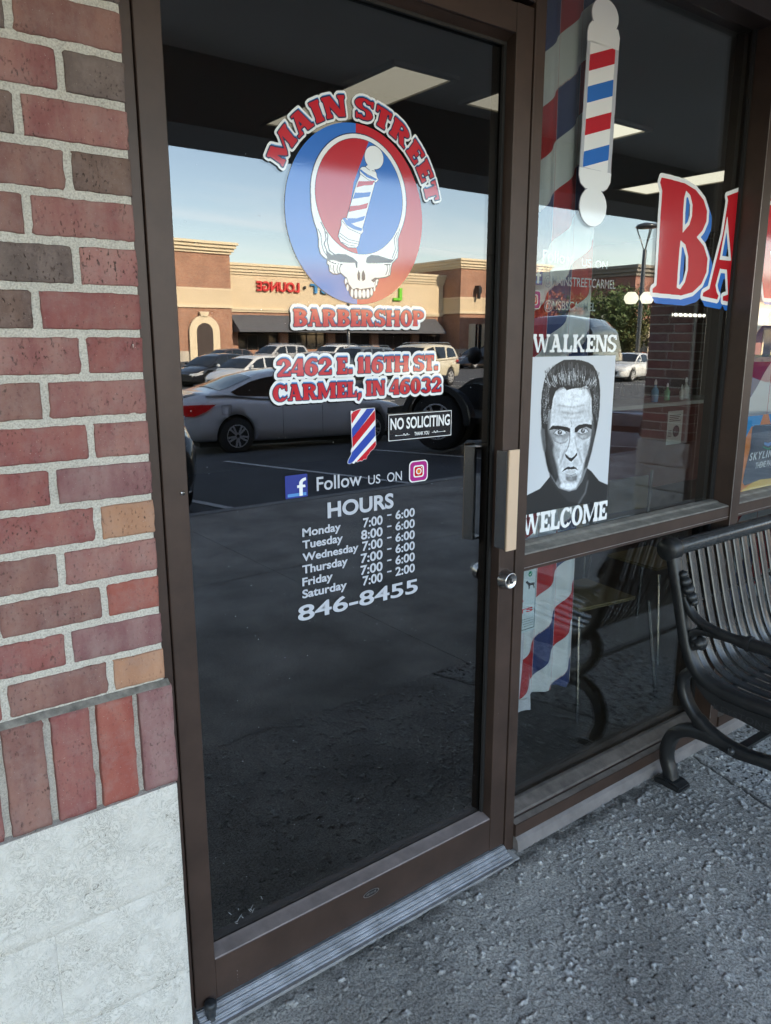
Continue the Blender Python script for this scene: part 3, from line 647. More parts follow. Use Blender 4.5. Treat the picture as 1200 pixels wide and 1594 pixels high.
# white painted split-face blocks
def block_material(name, col, stain):
    m = bpy.data.materials.new(name); m.use_nodes = True; MATS[name] = m
    t = m.node_tree; b = t.nodes['Principled BSDF']; Nn = t.nodes.new; Lk = t.links.new
    tcn = Nn('ShaderNodeTexCoord')
    n0 = Nn('ShaderNodeTexNoise'); n0.inputs['Scale'].default_value = 24; n0.inputs['Detail'].default_value = 4; Lk(tcn.outputs['Object'], n0.inputs['Vector'])
    dvn = Nn('ShaderNodeMix'); dvn.data_type = 'VECTOR'; dvn.inputs['Factor'].default_value = 0.10; Lk(tcn.outputs['Object'], dvn.inputs[4]); Lk(n0.outputs['Color'], dvn.inputs[5])
    vo = Nn('ShaderNodeTexVoronoi'); vo.feature = 'DISTANCE_TO_EDGE'; vo.inputs['Scale'].default_value = 62; Lk(dvn.outputs[1], vo.inputs['Vector'])
    n1 = Nn('ShaderNodeTexNoise'); n1.inputs['Scale'].default_value = 48; n1.inputs['Detail'].default_value = 7; n1.inputs['Roughness'].default_value = 0.66; n1.inputs['Distortion'].default_value = 2.2; Lk(tcn.outputs['Object'], n1.inputs['Vector'])
    r1 = Nn('ShaderNodeMapRange'); ab = Nn('ShaderNodeMath'); ab.operation = 'SUBTRACT'; Lk(n1.outputs['Fac'], ab.inputs[0]); ab.inputs[1].default_value = 0.5; ab2 = Nn('ShaderNodeMath'); ab2.operation = 'ABSOLUTE'; Lk(ab.outputs[0], ab2.inputs[0]); r1.inputs['From Min'].default_value = 0.0; r1.inputs['From Max'].default_value = 0.03; r1.inputs['To Min'].default_value = 1; r1.inputs['To Max'].default_value = 0; Lk(ab2.outputs[0], r1.inputs['Value'])
    n3 = Nn('ShaderNodeTexNoise'); n3.inputs['Scale'].default_value = 15; n3.inputs['Detail'].default_value = 5; Lk(tcn.outputs['Object'], n3.inputs['Vector'])
    r3 = Nn('ShaderNodeMapRange'); r3.inputs['From Min'].default_value = 0.30; r3.inputs['From Max'].default_value = 0.62; r3.inputs['To Max'].default_value = stain; Lk(n3.outputs['Fac'], r3.inputs['Value'])
    r4 = Nn('ShaderNodeMapRange'); r4.inputs['From Min'].default_value = 0.42; r4.inputs['From Max'].default_value = 0.35; Lk(n1.outputs['Fac'], r4.inputs['Value'])
    mxx = Nn('ShaderNodeMath'); mxx.operation = 'MAXIMUM'; Lk(r1.outputs[0], mxx.inputs[0]); Lk(r4.outputs[0], mxx.inputs[1])
    mu = Nn('ShaderNodeMath'); mu.operation = 'MULTIPLY'; mu.use_clamp = True; Lk(mxx.outputs[0], mu.inputs[0]); Lk(r3.outputs[0], mu.inputs[1])
    mx = Nn('ShaderNodeMix'); mx.data_type = 'RGBA'; Lk(mu.outputs[0], mx.inputs['Factor']); mx.inputs[6].default_value = (*col, 1); mx.inputs[7].default_value = (col[0]*.34, col[1]*.33, col[2]*.29, 1)
    Lk(mx.outputs[2], b.inputs['Base Color']); b.inputs['Roughness'].default_value = 0.6; b.inputs['Specular IOR Level'].default_value = 0.3
    bp = Nn('ShaderNodeBump'); bp.inputs['Strength'].default_value = 0.8; bp.inputs['Distance'].default_value = 0.006; Lk(n1.outputs['Fac'], bp.inputs['Height'])
    Lk(bp.outputs[0], b.inputs['Normal'])
    return m
M_BLOCK = block_material('white_painted_block', (0.68,0.65,0.59), 0.95)
def stone_block(x0, x1, z0, z1, y, dep, seed, c=0.006, amp=0.0035, groove=0.004, mt=None, name='stone_block', parent=None, thick=0.0):
    nx = max(int((x1-x0)/c), 6); nz = max(int((z1-z0)/c), 6); rng = np.random.default_rng(seed)
    n = noise2(nx+1, nz+1, [(2,.25),(5,.35),(14,.55)], rng)
    xs = np.linspace(x0, x1, nx+1); zs = np.linspace(z0, z1, nz+1); XX, ZZ = np.meshgrid(xs, zs)
    ed = np.minimum(np.minimum(XX-x0, x1-XX), np.minimum(ZZ-z0, z1-ZZ))
    YY = y-n*amp*np.clip(ed/.02, 0.15, 1)+groove*np.exp(-(ed/.009)**2)
    V = np.stack([XX, YY, ZZ], -1).reshape(-1, 3).tolist(); idx = np.arange((nx+1)*(nz+1)).reshape(nz+1, nx+1)
    F = np.stack([idx[:-1,:-1], idx[:-1,1:], idx[1:,1:], idx[1:,:-1]], -1).reshape(-1, 4).tolist()
    ring = idx[0,:].tolist()+idx[1:,-1].tolist()+idx[-1,-2::-1].tolist()+idx[-2:0:-1,0].tolist()
    b = MB(); b.add(V, F, True); vv = [V[i] for i in ring]+[(V[i][0], dep, V[i][2]) for i in ring]; m = len(ring)
    b.add(vv, [(i, i+m, (i+1) % m+m, (i+1) % m) for i in range(m)])
    return b.build(name, mt or M_BLOCK, parent)
XB = XC+0.004; k = 0
for r, (z0, z1, cuts) in enumerate(((0.4462, 0.6715, (XB, 0.02, -0.5)), (0.2217, 0.4458, (XB, 0.255, -0.2, -0.5)), (0.0, 0.2213, (XB, 0.06, -0.5)))):
    for xa, xb in zip(cuts[:-1], cuts[1:]):
        stone_block(xb+0.0004, xa, z0, z1, YF-0.020, 0.06, 70+k, parent=pier, groove=.0045); k += 1
b = MB(); b.box(-0.5, XB-.004, YF-0.008, 0.05, 0.0, 0.67); b.build('mortar', mat('painted_mortar', (0.74,0.74,0.73), 0.7), pier)
rebase(pier, (0.2, 0, 0))

# wall beyond the pier and above the shopfront (needed off-frame: it casts the shade)
def farbrick(name, c1, c2, mortar, scale, rot=False):
    m = bpy.data.materials.new(name); m.use_nodes = True; MATS[name] = m
    t = m.node_tree; b = t.nodes['Principled BSDF']; Nn = t.nodes.new; Lk = t.links.new
    tcn = Nn('ShaderNodeTexCoord'); sp = Nn('ShaderNodeSeparateXYZ'); Lk(tcn.outputs['Object'], sp.inputs[0])
    ad = Nn('ShaderNodeMath'); Lk(sp.outputs[0], ad.inputs[0]); Lk(sp.outputs[1], ad.inputs[1])
    cbn = Nn('ShaderNodeCombineXYZ'); Lk(ad.outputs[0], cbn.inputs[0]); Lk(sp.outputs[2], cbn.inputs[1])
    bt = Nn('ShaderNodeTexBrick'); bt.inputs['Scale'].default_value = scale; bt.inputs['Color1'].default_value = (*c1,1); bt.inputs['Color2'].default_value = (*c2,1); bt.inputs['Mortar'].default_value = (*mortar,1)
    bt.inputs['Brick Width'].default_value = 0.21; bt.inputs['Row Height'].default_value = 0.076; bt.inputs['Mortar Size'].default_value = 0.007; Lk(cbn.outputs[0], bt.inputs['Vector'])
    nn = Nn('ShaderNodeTexNoise'); nn.inputs['Scale'].default_value = 0.8; nn.inputs['Detail'].default_value = 6; Lk(tcn.outputs['Object'], nn.inputs['Vector'])
    r = Nn('ShaderNodeMapRange'); r.inputs['From Min'].default_value = .3; r.inputs['From Max'].default_value = .7; r.inputs['To Min'].default_value = .85; r.inputs['To Max'].default_value = 1.15; Lk(nn.outputs['Fac'], r.inputs['Value'])
    mm = Nn('ShaderNodeVectorMath'); mm.operation = 'SCALE'; Lk(bt.outputs['Color'], mm.inputs[0]); Lk(r.outputs[0], mm.inputs['Scale']); Lk(mm.outputs[0], b.inputs['Base Color'])
    b.inputs['Roughness'].default_value = 0.9; return m
M_FB = farbrick('distant_brick', (0.27,0.115,0.070), (0.38,0.18,0.105), (0.42,0.34,0.27), 1.0)
M_SOFFIT = mat('soffit_board', (0.72,0.68,0.62), 0.9, var=(.8,.1))
shop = thing('shop_building', 'brick shop building around the barbershop front with a dark canopy soffit over the walk', 'building')
b = MB(); b.box(-8, -0.501, -0.055, 0.3, 0, 2.82); b.build('side_wall', M_FB, shop)
b = MB(); b.box(-8, 22, -2.18, 0.0, 2.86, 2.96); b.build('soffit', M_SOFFIT, shop)
b = MB(); b.box(-8, 22, -2.62, -2.181, 2.54, 3.1); b.build('canopy_beam', mat('beam_paint', (0.40,0.38,0.35), 0.8), shop)
b = MB(); b.box(-8, 22, -2.60, -2.20, 3.10, 8.3); b.box(-8, 22, -2.21, 14, 8.1, 8.28); b.box(-8, 22, 13.9, 14.1, 0, 8.1); b.box(-8.2, -8, -2.7, 14, 0, 8.3); b.box(22, 22.2, -2.7, 14, 0, 8.3); b.build('upper_wall', M_FB, shop)
b = MB(); b.box(4.4, 22, 0.0, 0.3, 2.66, 2.86); b.box(-0.5, 4.4, 0.02, 0.3, 2.662, 2.86); b.box(8.6, 22, 0, .3, 0, 2.66); b.build('lintel', M_FB, shop)
rebase(shop, (7, 0, 0))
# arcade pillars on the edge of the walk: bricks one by one over split-face stone
M_RSTONE = block_material('raw_split_stone', (0.47,0.44,0.40), 0.7)
simple_brick = {}
def sbrick(w, d, h):
    key = (round(w,3), round(d,3), round(h,3))
    if key not in simple_brick:
        b = MB(); b.box(0, w, 0, d, 0, h); me = b.mesh('brick', BR['red'])
        bm = bmesh.new(); bm.from_mesh(me); bmesh.ops.bevel(bm, geom=list(bm.edges), offset=0.003, segments=1, affect='EDGES'); bm.to_mesh(me); bm.free()
        simple_brick[key] = me
    return simple_brick[key]
def pillar(cx, label, nb=True):
    W = 0.46; x0 = cx-W/2
    t = thing('brick_pillar', label, 'pillar', (cx, -2.40, 0), 0, 'brick pillars of the arcade')
    b = MB(); b.box(-W/2+.004, W/2-.004, -.225, .225, 0.66, 2.54); b.build('mortar', M_MORTAR, t)
    rng = random.Random(int(cx*10)+99)
    keys = ['red','rose','brown','plum','rose','brown','umber']
    if nb:
        for r in range(23):
            z = 0.675+r*0.0775; off = 0.0 if r % 2 else 0.105
            xs = [-W/2]+[-W/2+off+.205*i for i in range(1 if off == 0 else 0, 4) if -W/2+off+.205*i > -W/2+.03 and -W/2+off+.205*i < W/2-.03]+[W/2]
            for xa, xb in zip(xs[:-1], xs[1:]):
                o = link('brick', sbrick(xb-xa-.010, .03, .066), t); o.location = (xa+.005, .205, z); o.material_slots[0].link = 'OBJECT'; o.material_slots[0].material = BR[rng.choice(keys)]
            ys_ = [-.23, -.23+.20+off*.5, .234]
            for ya, yb in zip(ys_[:-1], ys_[1:]):
                if r % 2 == 0 or True:
                    me = sbrick(.03, yb-ya-.036 if yb > .2 else yb-ya-.010, .066); o = link('brick', me, t); o.location = (-W/2-.0025, ya+.005, z); o.material_slots[0].link = 'OBJECT'; o.material_slots[0].material = BR[rng.choice(keys)]
    else:
        b = MB(); b.box(-W/2, W/2, -.23, .23, 0.66, 2.54); b.build('brick_face', M_FB, t)
    k = 0
    for r, cut in enumerate((.09, -.10, .08)):
        z0 = .22*r
        for xa, xb in ((-W/2-.03, cut), (cut, W/2+.03)):
            o = stone_block(-xb+.004, -xa-.004, z0+.004, z0+.216, -.272, -.2, 200+k, c=0.012, amp=.009, groove=.008, mt=M_RSTONE, parent=t); o.rotation_euler = (0, 0, pi); k += 1
        o = stone_block(-.255, .225, z0+.004, z0+.216, -W/2-.035, -W/2+.05, 250+k, c=0.012, amp=.009, groove=.008, mt=M_RSTONE, parent=t); o.rotation_euler = (0, 0, -pi/2)
    b = MB(); b.box(-W/2-.01, W/2+.01, -.25, .25, 0, .655); b.build('stone_core', M_RSTONE, t)
    return t
pillar(6.39, 'brick pillar on split stone blocks mirrored in the window with the portrait poster')
pillar(-2.6, 'brick pillar on split stone blocks left of the door out at the walk edge', False)
pillar(12.9, 'brick pillar on split stone blocks farthest along the walk', False)

# =========================================================== interior seen through the glass
M_CEIL = mat('ceiling_tile', (0.26,0.245,0.215), 0.9)
room = thing('shop_interior', 'dim barbershop room behind the glass with grey ceiling and wall', 'room')
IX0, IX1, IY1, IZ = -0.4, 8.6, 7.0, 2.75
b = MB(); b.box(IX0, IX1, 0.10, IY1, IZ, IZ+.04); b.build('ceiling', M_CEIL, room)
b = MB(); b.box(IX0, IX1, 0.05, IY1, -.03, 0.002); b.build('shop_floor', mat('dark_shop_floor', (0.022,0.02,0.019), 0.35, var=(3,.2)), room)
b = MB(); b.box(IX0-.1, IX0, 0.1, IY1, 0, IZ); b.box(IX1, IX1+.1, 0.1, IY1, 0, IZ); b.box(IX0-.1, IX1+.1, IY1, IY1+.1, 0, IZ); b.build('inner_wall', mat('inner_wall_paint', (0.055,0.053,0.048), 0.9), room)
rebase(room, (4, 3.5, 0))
M_TROFF = mat('fluorescent_diffuser', (0.5,0.5,0.45), 0.5, emit=(1.0,0.93,0.74), estr=0.22)
for i, (x0, x1, y0, y1, lab, g) in enumerate(((2.31, 2.64, 1.53, 2.72, 'ceiling light panel seen through the top of the door glass', 1.0), (2.95, 4.15, 1.52, 1.76, 'short ceiling light panel beside the barber pole decal', 1.5), (5.52, 5.90, 1.55, 2.72, 'long ceiling light panel above the big red letters', 1.5))):
    t = thing('ceiling_light', lab, 'ceiling light', ((x0+x1)/2, (y0+y1)/2, IZ), 0, 'fluorescent ceiling lights')
    hx, hy = (x1-x0)/2, (y1-y0)/2
    b = MB(); b.box(-hx, hx, -hy, hy, -.012, -.002); b.build('diffuser', M_TROFF, t)
    b = MB(); b.box(-hx-.03, -hx-.001, -hy-.03, hy+.03, -.02, -.001); b.box(hx+.001, hx+.03, -hy-.03, hy+.03, -.02, -.001); b.box(-hx, hx, -hy-.03, -hy-.001, -.02, -.001); b.box(-hx, hx, hy+.001, hy+.03, -.02, -.001)
    b.build('frame', mat('light_frame', (0.35,0.33,0.28), 0.6), t)

# =========================================================== shopfront frames
TOPZ = 2.66
door = thing('glass_door', 'tinted glass door in a brown metal frame with the round shop emblem and opening hours', 'door')
YG = 0.045; SX0, SX1 = 0.549, 0.601; RX0, RX1 = 1.493, 1.552; DZ0, DZ1 = 0.034, 2.334; TR = 2.268; BRL = 0.142
def bar(name, x0, x1, y0, y1, z0, z1, parent, mt=None, bev=0.0015):
    return MB().box(x0, x1, y0, y1, z0, z1).build(name, mt or M_BRONZE, parent, bevel=bev, seg=1)
bar('stile', SX0, SX1, 0.0, 0.052, DZ0, DZ1, door)
bar('stile', RX0, RX1, 0.0, 0.052, DZ0, DZ1, door)
bar('top_rail', SX1, RX0, 0.0015, 0.052, TR, DZ1-.001, door)
bar('bottom_rail', SX1, RX0, 0.0015, 0.052, DZ0+.001, BRL, door)
# glazing bead sloping to the glass, gasket
b = MB(); b.prism([(0.002, BRL+.0004), (0.040, BRL+.0004), (0.040, BRL+.012), (0.034, BRL+.010), (0.004, BRL+.003)], SX1+.0015, RX0-.0015, 'x'); b.build('glazing_bead', mat('toplit_bead', (0.20,0.165,0.155), 0.6, 0.1, var=(18,.25)), door)  # paler colour painted in for light falling on the bead from above
b = MB(); b.prism([(0.008, TR), (0.040, TR), (0.040, TR-.012), (0.032, TR-.012)], SX1+.0015, RX0-.0015, 'x'); b.build('glazing_bead', M_BRONZE, door)
for g_ in ((SX1+.001, SX1+.010, .031, .0395, BRL+.012, TR-.012), (RX0-.010, RX0-.001, .031, .0395, BRL+.012, TR-.012), (SX1+.010, RX0-.010, .031, .0395, TR-.020, TR-.0125)): b = MB(); b.box(*g_); b.build('gasket', M_BRONZE_D, door)
b = MB(); b.box(SX1+.002, RX0-.002, YG-.003, YG+.003, BRL+.0125, TR-.0125); b.build('door_glass', M_DOORGLASS, door)
# pull handle: folded plate, satin front, steel side
def hx(px, py, y): return gp(px, py, y)
HZ0, HZ1 = 0.990, 1.265
b = MB(); b.box(1.471, 1.510, -0.046, -0.0405, HZ0, HZ1); ph = b.build('pull_handle', M_PULL, door, bevel=.001)
b = MB(); b.box(1.4745, 1.507, -0.0402, -0.0305, HZ0+.001, HZ1-.02); b.build('handle_back', M_BRONZE_D, ph)
b = MB(); b.box(1.4695, 1.4740, -0.0403, -0.001, HZ0+.004, HZ1-.004); b.build('handle_side', M_CHROME, ph)
b = MB(); b.box(1.476, 1.508, -0.0403, -0.0005, HZ1-.012, HZ1-.006); b.box(1.4765, 1.5075, -0.0403, -0.0005, HZ0+.006, HZ0+.012); b.build('handle_bracket', M_BLACK, ph)
# lock cylinder
lx, lz = 1.517, 0.893
b = MB(); b.lathe([(0.029,0.0),(0.0285,-.004),(0.0235,-.024),(0.0228,-.026),(0.019,-.026),(0.018,-.0245),(0.0,-.0245)], (lx, 0, lz), 'y', 28); lk = b.build('lock', M_CHROME, door)
b = MB(); b.box(lx-.0012, lx+.0012, -.0265, -.0243, lz-.008, lz+.007); b.lathe([(.0028,-.0243),(.0028,-.0262),(0,-.0262)], (lx-.006, 0, lz+.008), 'y', 10); b.lathe([(.0028,-.0243),(.0028,-.0262),(0,-.0262)], (lx+.005, 0, lz-.006), 'y', 10); b.build('keyway', M_BRONZE_D, lk)
b = MB(); b.lathe([(0.0055,0.0),(0.005,-.0025),(0.0,-.0035)], (0.588, 0, 1.250), 'y', 16); sc = b.build('screw', M_CHROME, door)
b = MB(); b.box(.5845, .5915, -.0041, -.0030, 1.2494, 1.2506); b.box(.5874, .5886, -.0041, -.0030, 1.2465, 1.2535); b.build('screw_slot', M_BRONZE_D, sc)
# oval maker plate on the bottom rail
R0 = Ras(1.0, .05, 1.1, .14, .0006); m = R0.new(); R0.ell(m, 1.05, .104, .026, .0098); m2 = R0.new(); R0.ell(m2, 1.05, .104, .0235, .0078)
o1 = decal('oval_badge', R0, m, 0.0007, M_SILVER, door); decal('badge_face', R0, m2, -0.0004, M_BRONZE_D, o1)
m3 = R0.new()
for k in range(7): R0.poly(m3, [(1.034+k*.0047, .101), (1.0365+k*.0047, .101), (1.0375+k*.0047, .108), (1.035+k*.0047, .108)])
decal('badge_mark', R0, m3, -0.0007, M_SILVER, o1)
# drips and scratches worn through to metal
R1 = Ras(.5, .0, 1.6, 1.4, .0008); m = R1.new()
rr = random.Random(4)
for _ in range(26):
    x = rr.choice([rr.uniform(.56, .595), rr.uniform(1.50, 1.545)]); z = rr.uniform(.15, 1.3); l = rr.uniform(.001, .004); R1.poly(m, [(x, z), (x+.0009, z), (x+.0011, z+l), (x+.0003, z+l)])
for z, l in ((0.085,.012),(0.074,.008),(0.065,.005),(.058,.003)): R1.stroke(m, [(.655, z), (.6553, z-l)], .0013)
decal('scratches', R1, m, -0.0004, mat('bare_metal_scratch', (0.45,0.42,0.40), 0.5), door)
# dust and dried drops on the glass
R2 = Ras(SX1+.02, BRL+.03, RX0-.02, TR-.03, .0006); m = R2.new()
for _ in range(330):
    x = rr.uniform(SX1+.03, RX0-.03); z = rr.betavariate(1.1, 1.7)*(TR-BRL-.1)+BRL+.04; r_ = rr.choice((.0007,.0008,.0011)); R2.ell(m, x, z, r_, r_*rr.uniform(.7,1.4), True, 8)
for _ in range(14):
    x = rr.uniform(.66, .76); z = rr.uniform(.15, .22); R2.stroke(m, [(x, z), (x+rr.uniform(-.01,.01), z+rr.uniform(0,.012))], .0010)
du = decal('dust_specks', R2, m, YG-.0034, mat('dust', (0.32,0.33,0.34), .9), door); du['kind'] = 'stuff'
# pivot at the foot
b = MB(); b.lathe([(.013,.0),(.013,.012),(.0115,.014),(.0115,.036),(.0145,.038),(.0145,.052),(.010,.056),(0,.056)], (.577, -.016, 0.0), 'z', 20); b.build('pivot', mat('dirty_pivot_steel', (0.05,0.055,0.06), 0.5, .6, var=(60,.4)), door)

# door-glass lettering --------------------------------------------------
YD = YG-.0036
G1 = glyphs(.30, .13, .055)
def P(px, py): return gp(px, py, YD)
def layered(name, ras, m, y, parent, wide=.0062, label=None, navy=.0024, hl=(.0012, .0046), shadow=True):
    """red faces, navy line, blue highlight, white border and dark edge, one vinyl sticker"""
    body = ras.dil(m, navy); hlm = ras.shift(m, hl[0], hl[1]) | ras.shift(m, hl[0]*1.6, hl[1]*.7)
    whi = ras.dil(body | hlm, wide)
    root = decal(name, ras, whi, y, V_WHITE, parent, label)
    if shadow:
        sh = ras.shift(whi, -.0035, -.0025); o = decal('border_shadow', ras, sh, .0006, V_BLACK, root)
    decal('highlight', ras, hlm, -.0005, V_LBLUE if name != 'x' else V_BLUE, root)
    decal('outline', ras, body, -.0009, V_NAVY, root)
    decal('letter_face', ras, m, -.0013, V_DRED, root)
    return root
def line_text(name, s, pl, pr, htop, label=None):
    """pl, pr: lower-left / lower-right measured points; htop measured cap top at left"""
    (x0, z0), (x1, z1) = P(*pl), P(*pr); h = P(*htop)[1]-z0
    ras = Ras(x0-.03, min(z0, z1)-.03, x1+.03, max(z0, z1)+h+.03, .0007)
    m = slab_mask(ras, G1, s, x0, x1, z0, h, .06, z1)
    return layered(name, ras, m, YD, door, label=label)
line_text('shop_lettering', 'BARBERSHOP', (457,508), (659,508), (457,481))
line_text('shop_lettering', '2462 E. 116TH ST.', (431,586.5), (681,576), (431,559.5))
line_text('shop_lettering', 'CARMEL, IN 46032', (425,625.5), (686,609.5), (425,600))
# arched line
# emblem circle
def zp(x, y): return P(430+x/5.0, 180+y/5.0)       # read off an enlarged view of the emblem
xl = zp(68, 760)[0]; xr = zp(1135, 760)[0]; zt = zp(632, 62)[1]; zb = zp(632, 1467)[1]
ECX, ECZ = (xl+xr)/2, (zt+zb)/2; ER = ((xr-xl)+(zt-zb))/4
ilx, irx = zp(303, 640)[0], zp(978, 640)[0]; izt, izb = zp(632, 180)[1], zp(640, 1075)[1]
ICX, ICZ = (ilx+irx)/2, (izt+izb)/2; IR = ((irx-ilx)+(izt-izb))/4
E_RX = (xr-xl)/2; E_RZ = (zt-zb)/2; I_RX = (irx-ilx)/2; I_RZ = (izt-izb)/2
print('EMBLEM', ECX, ECZ, E_RX, E_RZ, 'inner', ICX, ICZ, I_RX, I_RZ)
RE = Ras(ECX-E_RX-.02, ECZ-E_RZ-.02, ECX+E_RX+.02, ECZ+E_RZ+.02, .0006)
full = RE.new(); RE.ell(full, ECX, ECZ, E_RX, E_RZ, n=120)
left = full.copy(); left[:, int((zp(620,62)[0]-RE.x0)/RE.c):] = False
right = full & ~left
emb = decal('shop_emblem', RE, RE.shift(full, -.002, -.0012), YD+.0002, V_BLACK, door, 'round blue and red emblem of a skull whose crown holds a barber pole')
decal('blue_half', RE, left, -.0004, V_BLUE, emb); decal('red_half', RE, right, -.0004, V_RED, emb)
sk = RE.new(); wr = abs(zp(303,640)[0]-zp(268,640)[0])
RE.ell(sk, ICX, ICZ, I_RX+wr, I_RZ+wr*.85, n=120)
face_pts = [(268,640),(275,740),(295,830),(318,890),(330,960),(330,1020),(345,1075),(370,1102),(400,1118),(395,1150),(410,1165),(415,1210),(440,1228),(470,1232),(500,1222),(520,1240),(542,1260),(530,1290),(545,1335),(565,1355),(578,1400),(600,1418),(650,1424),(720,1418),(745,1395),(752,1350),(778,1325),(792,1285),(785,1268),(800,1262),(850,1254),(882,1240),(890,1180),(900,1145),(940,1105),(945,1050),(943,960),(965,900),(990,800),(1003,640),(640,640)]
RE.poly(sk, [zp(*p) for p in face_pts])
ln = RE.dil(sk, .0021)
decal('skull_outline', RE, ln, -.0008, V_NAVY, emb)
# bone minus dark details
bone = sk.copy()
def dpoly(pts, val=False): RE.poly(bone, [zp(*p) for p in pts], val)
def dline(pts, w=.0016, val=False): RE.stroke(bone, [zp(*p) for p in pts], w, val)
dpoly([(385,1050),(430,1085),(480,1075),(540,1080),(590,1105),(630,1138),(628,1185),(620,1188),(612,1147),(560,1145),(500,1142),(440,1125),(395,1122)])
dpoly([(695,1140),(703,1105),(735,1085),(790,1088),(840,1105),(880,1118),(915,1122),(890,1147),(830,1148),(760,1150),(705,1150)])
dpoly([(638,1200),(650,1230),(648,1288),(632,1276),(628,1240)]); dpoly([(675,1200),(690,1240),(690,1276),(670,1290),(662,1270),(664,1230)])
dline([(322,880),(345,930),(352,1000),(365,1050),(400,1105)]); dline([(345,830),(375,890),(385,960),(370,1000),(395,1060)], .0022); dline([(385,905),(400,930),(395,980),(410,1050),(450,1080)], .0022)
dline([(940,910),(915,960),(925,1040),(900,1110)]); dline([(960,880),(935,960),(940,1050),(912,1120)], .0012)
dline([(405,1130),(450,1150),(510,1160)], .0026); [RE.ell(bone, *zp(x, y), .0022, .0022, True) for x, y in ((428,1133),(450,1142),(470,1150),(490,1155))]
dline([(500,1165),(490,1190),(495,1222)]); dline([(475,1165),(470,1200),(480,1230)]); dline([(445,1165),(440,1195),(455,1228)]); dline([(420,1160),(425,1200)], .0012)
dline([(840,1160),(885,1160)], .0022); dline([(860,1165),(865,1200),(850,1240)]); dline([(880,1160),(882,1200),(870,1240)], .0012)
dpoly([(735,1280),(765,1262),(800,1262),(780,1275),(755,1300)]); dline([(545,1262),(560,1310),(585,1345)], .0018); dline([(770,1280),(765,1320),(748,1345)], .0018)
dline([(525,1260),(545,1290),(545,1335)], .0012)
dpoly([(575,1340),(600,1350),(625,1340),(650,1350),(690,1345),(720,1340),(745,1338),(770,1330),(778,1290),(790,1290),(775,1345),(748,1400),(722,1420),(650,1425),(595,1420),(572,1390),(552,1345),(530,1300),(545,1290)])
for cx, cy, rx, ry in ((588,1382,11,34),(618,1386,13,36),(649,1388,14,34),(680,1388,14,34),(711,1385,13,35),(739,1372,10,30),(553,1340,9,26),(538,1290,8,22),(762,1345,7,24),(777,1300,7,22)):
    c0 = zp(cx, cy); RE.ell(bone, c0[0], c0[1], abs(zp(cx+rx, cy)[0]-c0[0]), abs(zp(cx, cy+ry)[1]-c0[1]), True)
dome = RE.new(); RE.ell(dome, ICX, ICZ, I_RX, I_RZ, n=120)
bone &= ~RE.dil(dome, .0012)
decal('skull_bone', RE, bone, -.0012, V_WHITE, emb)
# inner disc split on the slant
sp = RE.new(); RE.poly(sp, [zp(*p) for p in [(740,140),(600,520),(560,800),(640,1100),(1050,1100),(1050,140)]])
decal('dome_blue', RE, dome & sp, -.0012, V_BLUE, emb); decal('dome_red', RE, dome & ~sp, -.0012, V_RED, emb)
pm = RE.new(); pole_out = [(645,420),(660,402),(690,400),(705,388),(745,392),(775,450),(780,480),(792,500),(775,518),(765,520),(668,875),(672,905),(652,928),(635,1010),(620,1028),(560,1025),(500,985),(480,940),(488,905),(505,850),(503,815),(520,798),(545,800),(625,520),(650,470)]
RE.poly(pm, [zp(*p) for p in pole_out]); c0 = zp(758,328); RE.ell(pm, c0[0], c0[1], abs(zp(830,328)[0]-c0[0]), abs(zp(758,418)[1]-c0[1]))
decal('pole_outline', RE, RE.dil(pm, .0009), -.0016, V_NAVY, emb)
pw = pm.copy()
for pts in ([(640,415),(700,455),(785,500)], [(650,455),(710,500),(765,520)], [(508,820),(560,880),(660,925)], [(515,800),(545,850),(600,880),(662,895)], [(490,915),(560,965),(645,985)], [(485,935),(555,985),(640,1002)], [(690,400),(720,425),(775,435)], [(505,985),(560,1010),(620,1018)]):
    RE.stroke(pw, [zp(*p) for p in pts], .0011, False)
decal('pole_white', RE, pw, -.0019, V_WHITE, emb)
pr_, pb_ = RE.new(), RE.new()
for mm_, pts in ((pr_, [(636,512),(700,512),(763,508),(745,540),(680,545),(620,560)]), (pb_, [(610,600),(670,602),(733,595),(722,630),(650,640),(590,650)]), (pr_, [(572,705),(640,700),(712,680),(700,722),(620,738),(555,752)]), (pb_, [(545,800),(620,800),(690,780),(675,815),(620,830),(590,840),(560,830)]), (pb_, [(515,800),(540,850),(600,885),(655,900),(668,880),(610,860),(560,825),(530,795)]), (pb_, [(645,430),(700,480),(770,508),(780,495),(710,465),(655,420)])):
    RE.poly(mm_, [zp(*p) for p in pts])
decal('pole_red_stripes', RE, pr_ & pm, -.0022, V_RED, emb); decal('pole_blue_stripes', RE, pb_ & pm, -.0022, V_BLUE, emb)
# MAIN STREET on its arc
cM, cS = P(409, 258), P(541, 176); 
rM = math.hypot(cM[0]-ECX, cM[1]-ECZ)
RA = Ras(ECX-.33, ECZ-.02, ECX+.33, ECZ+.38, .0007)
arc_m = RA.new()
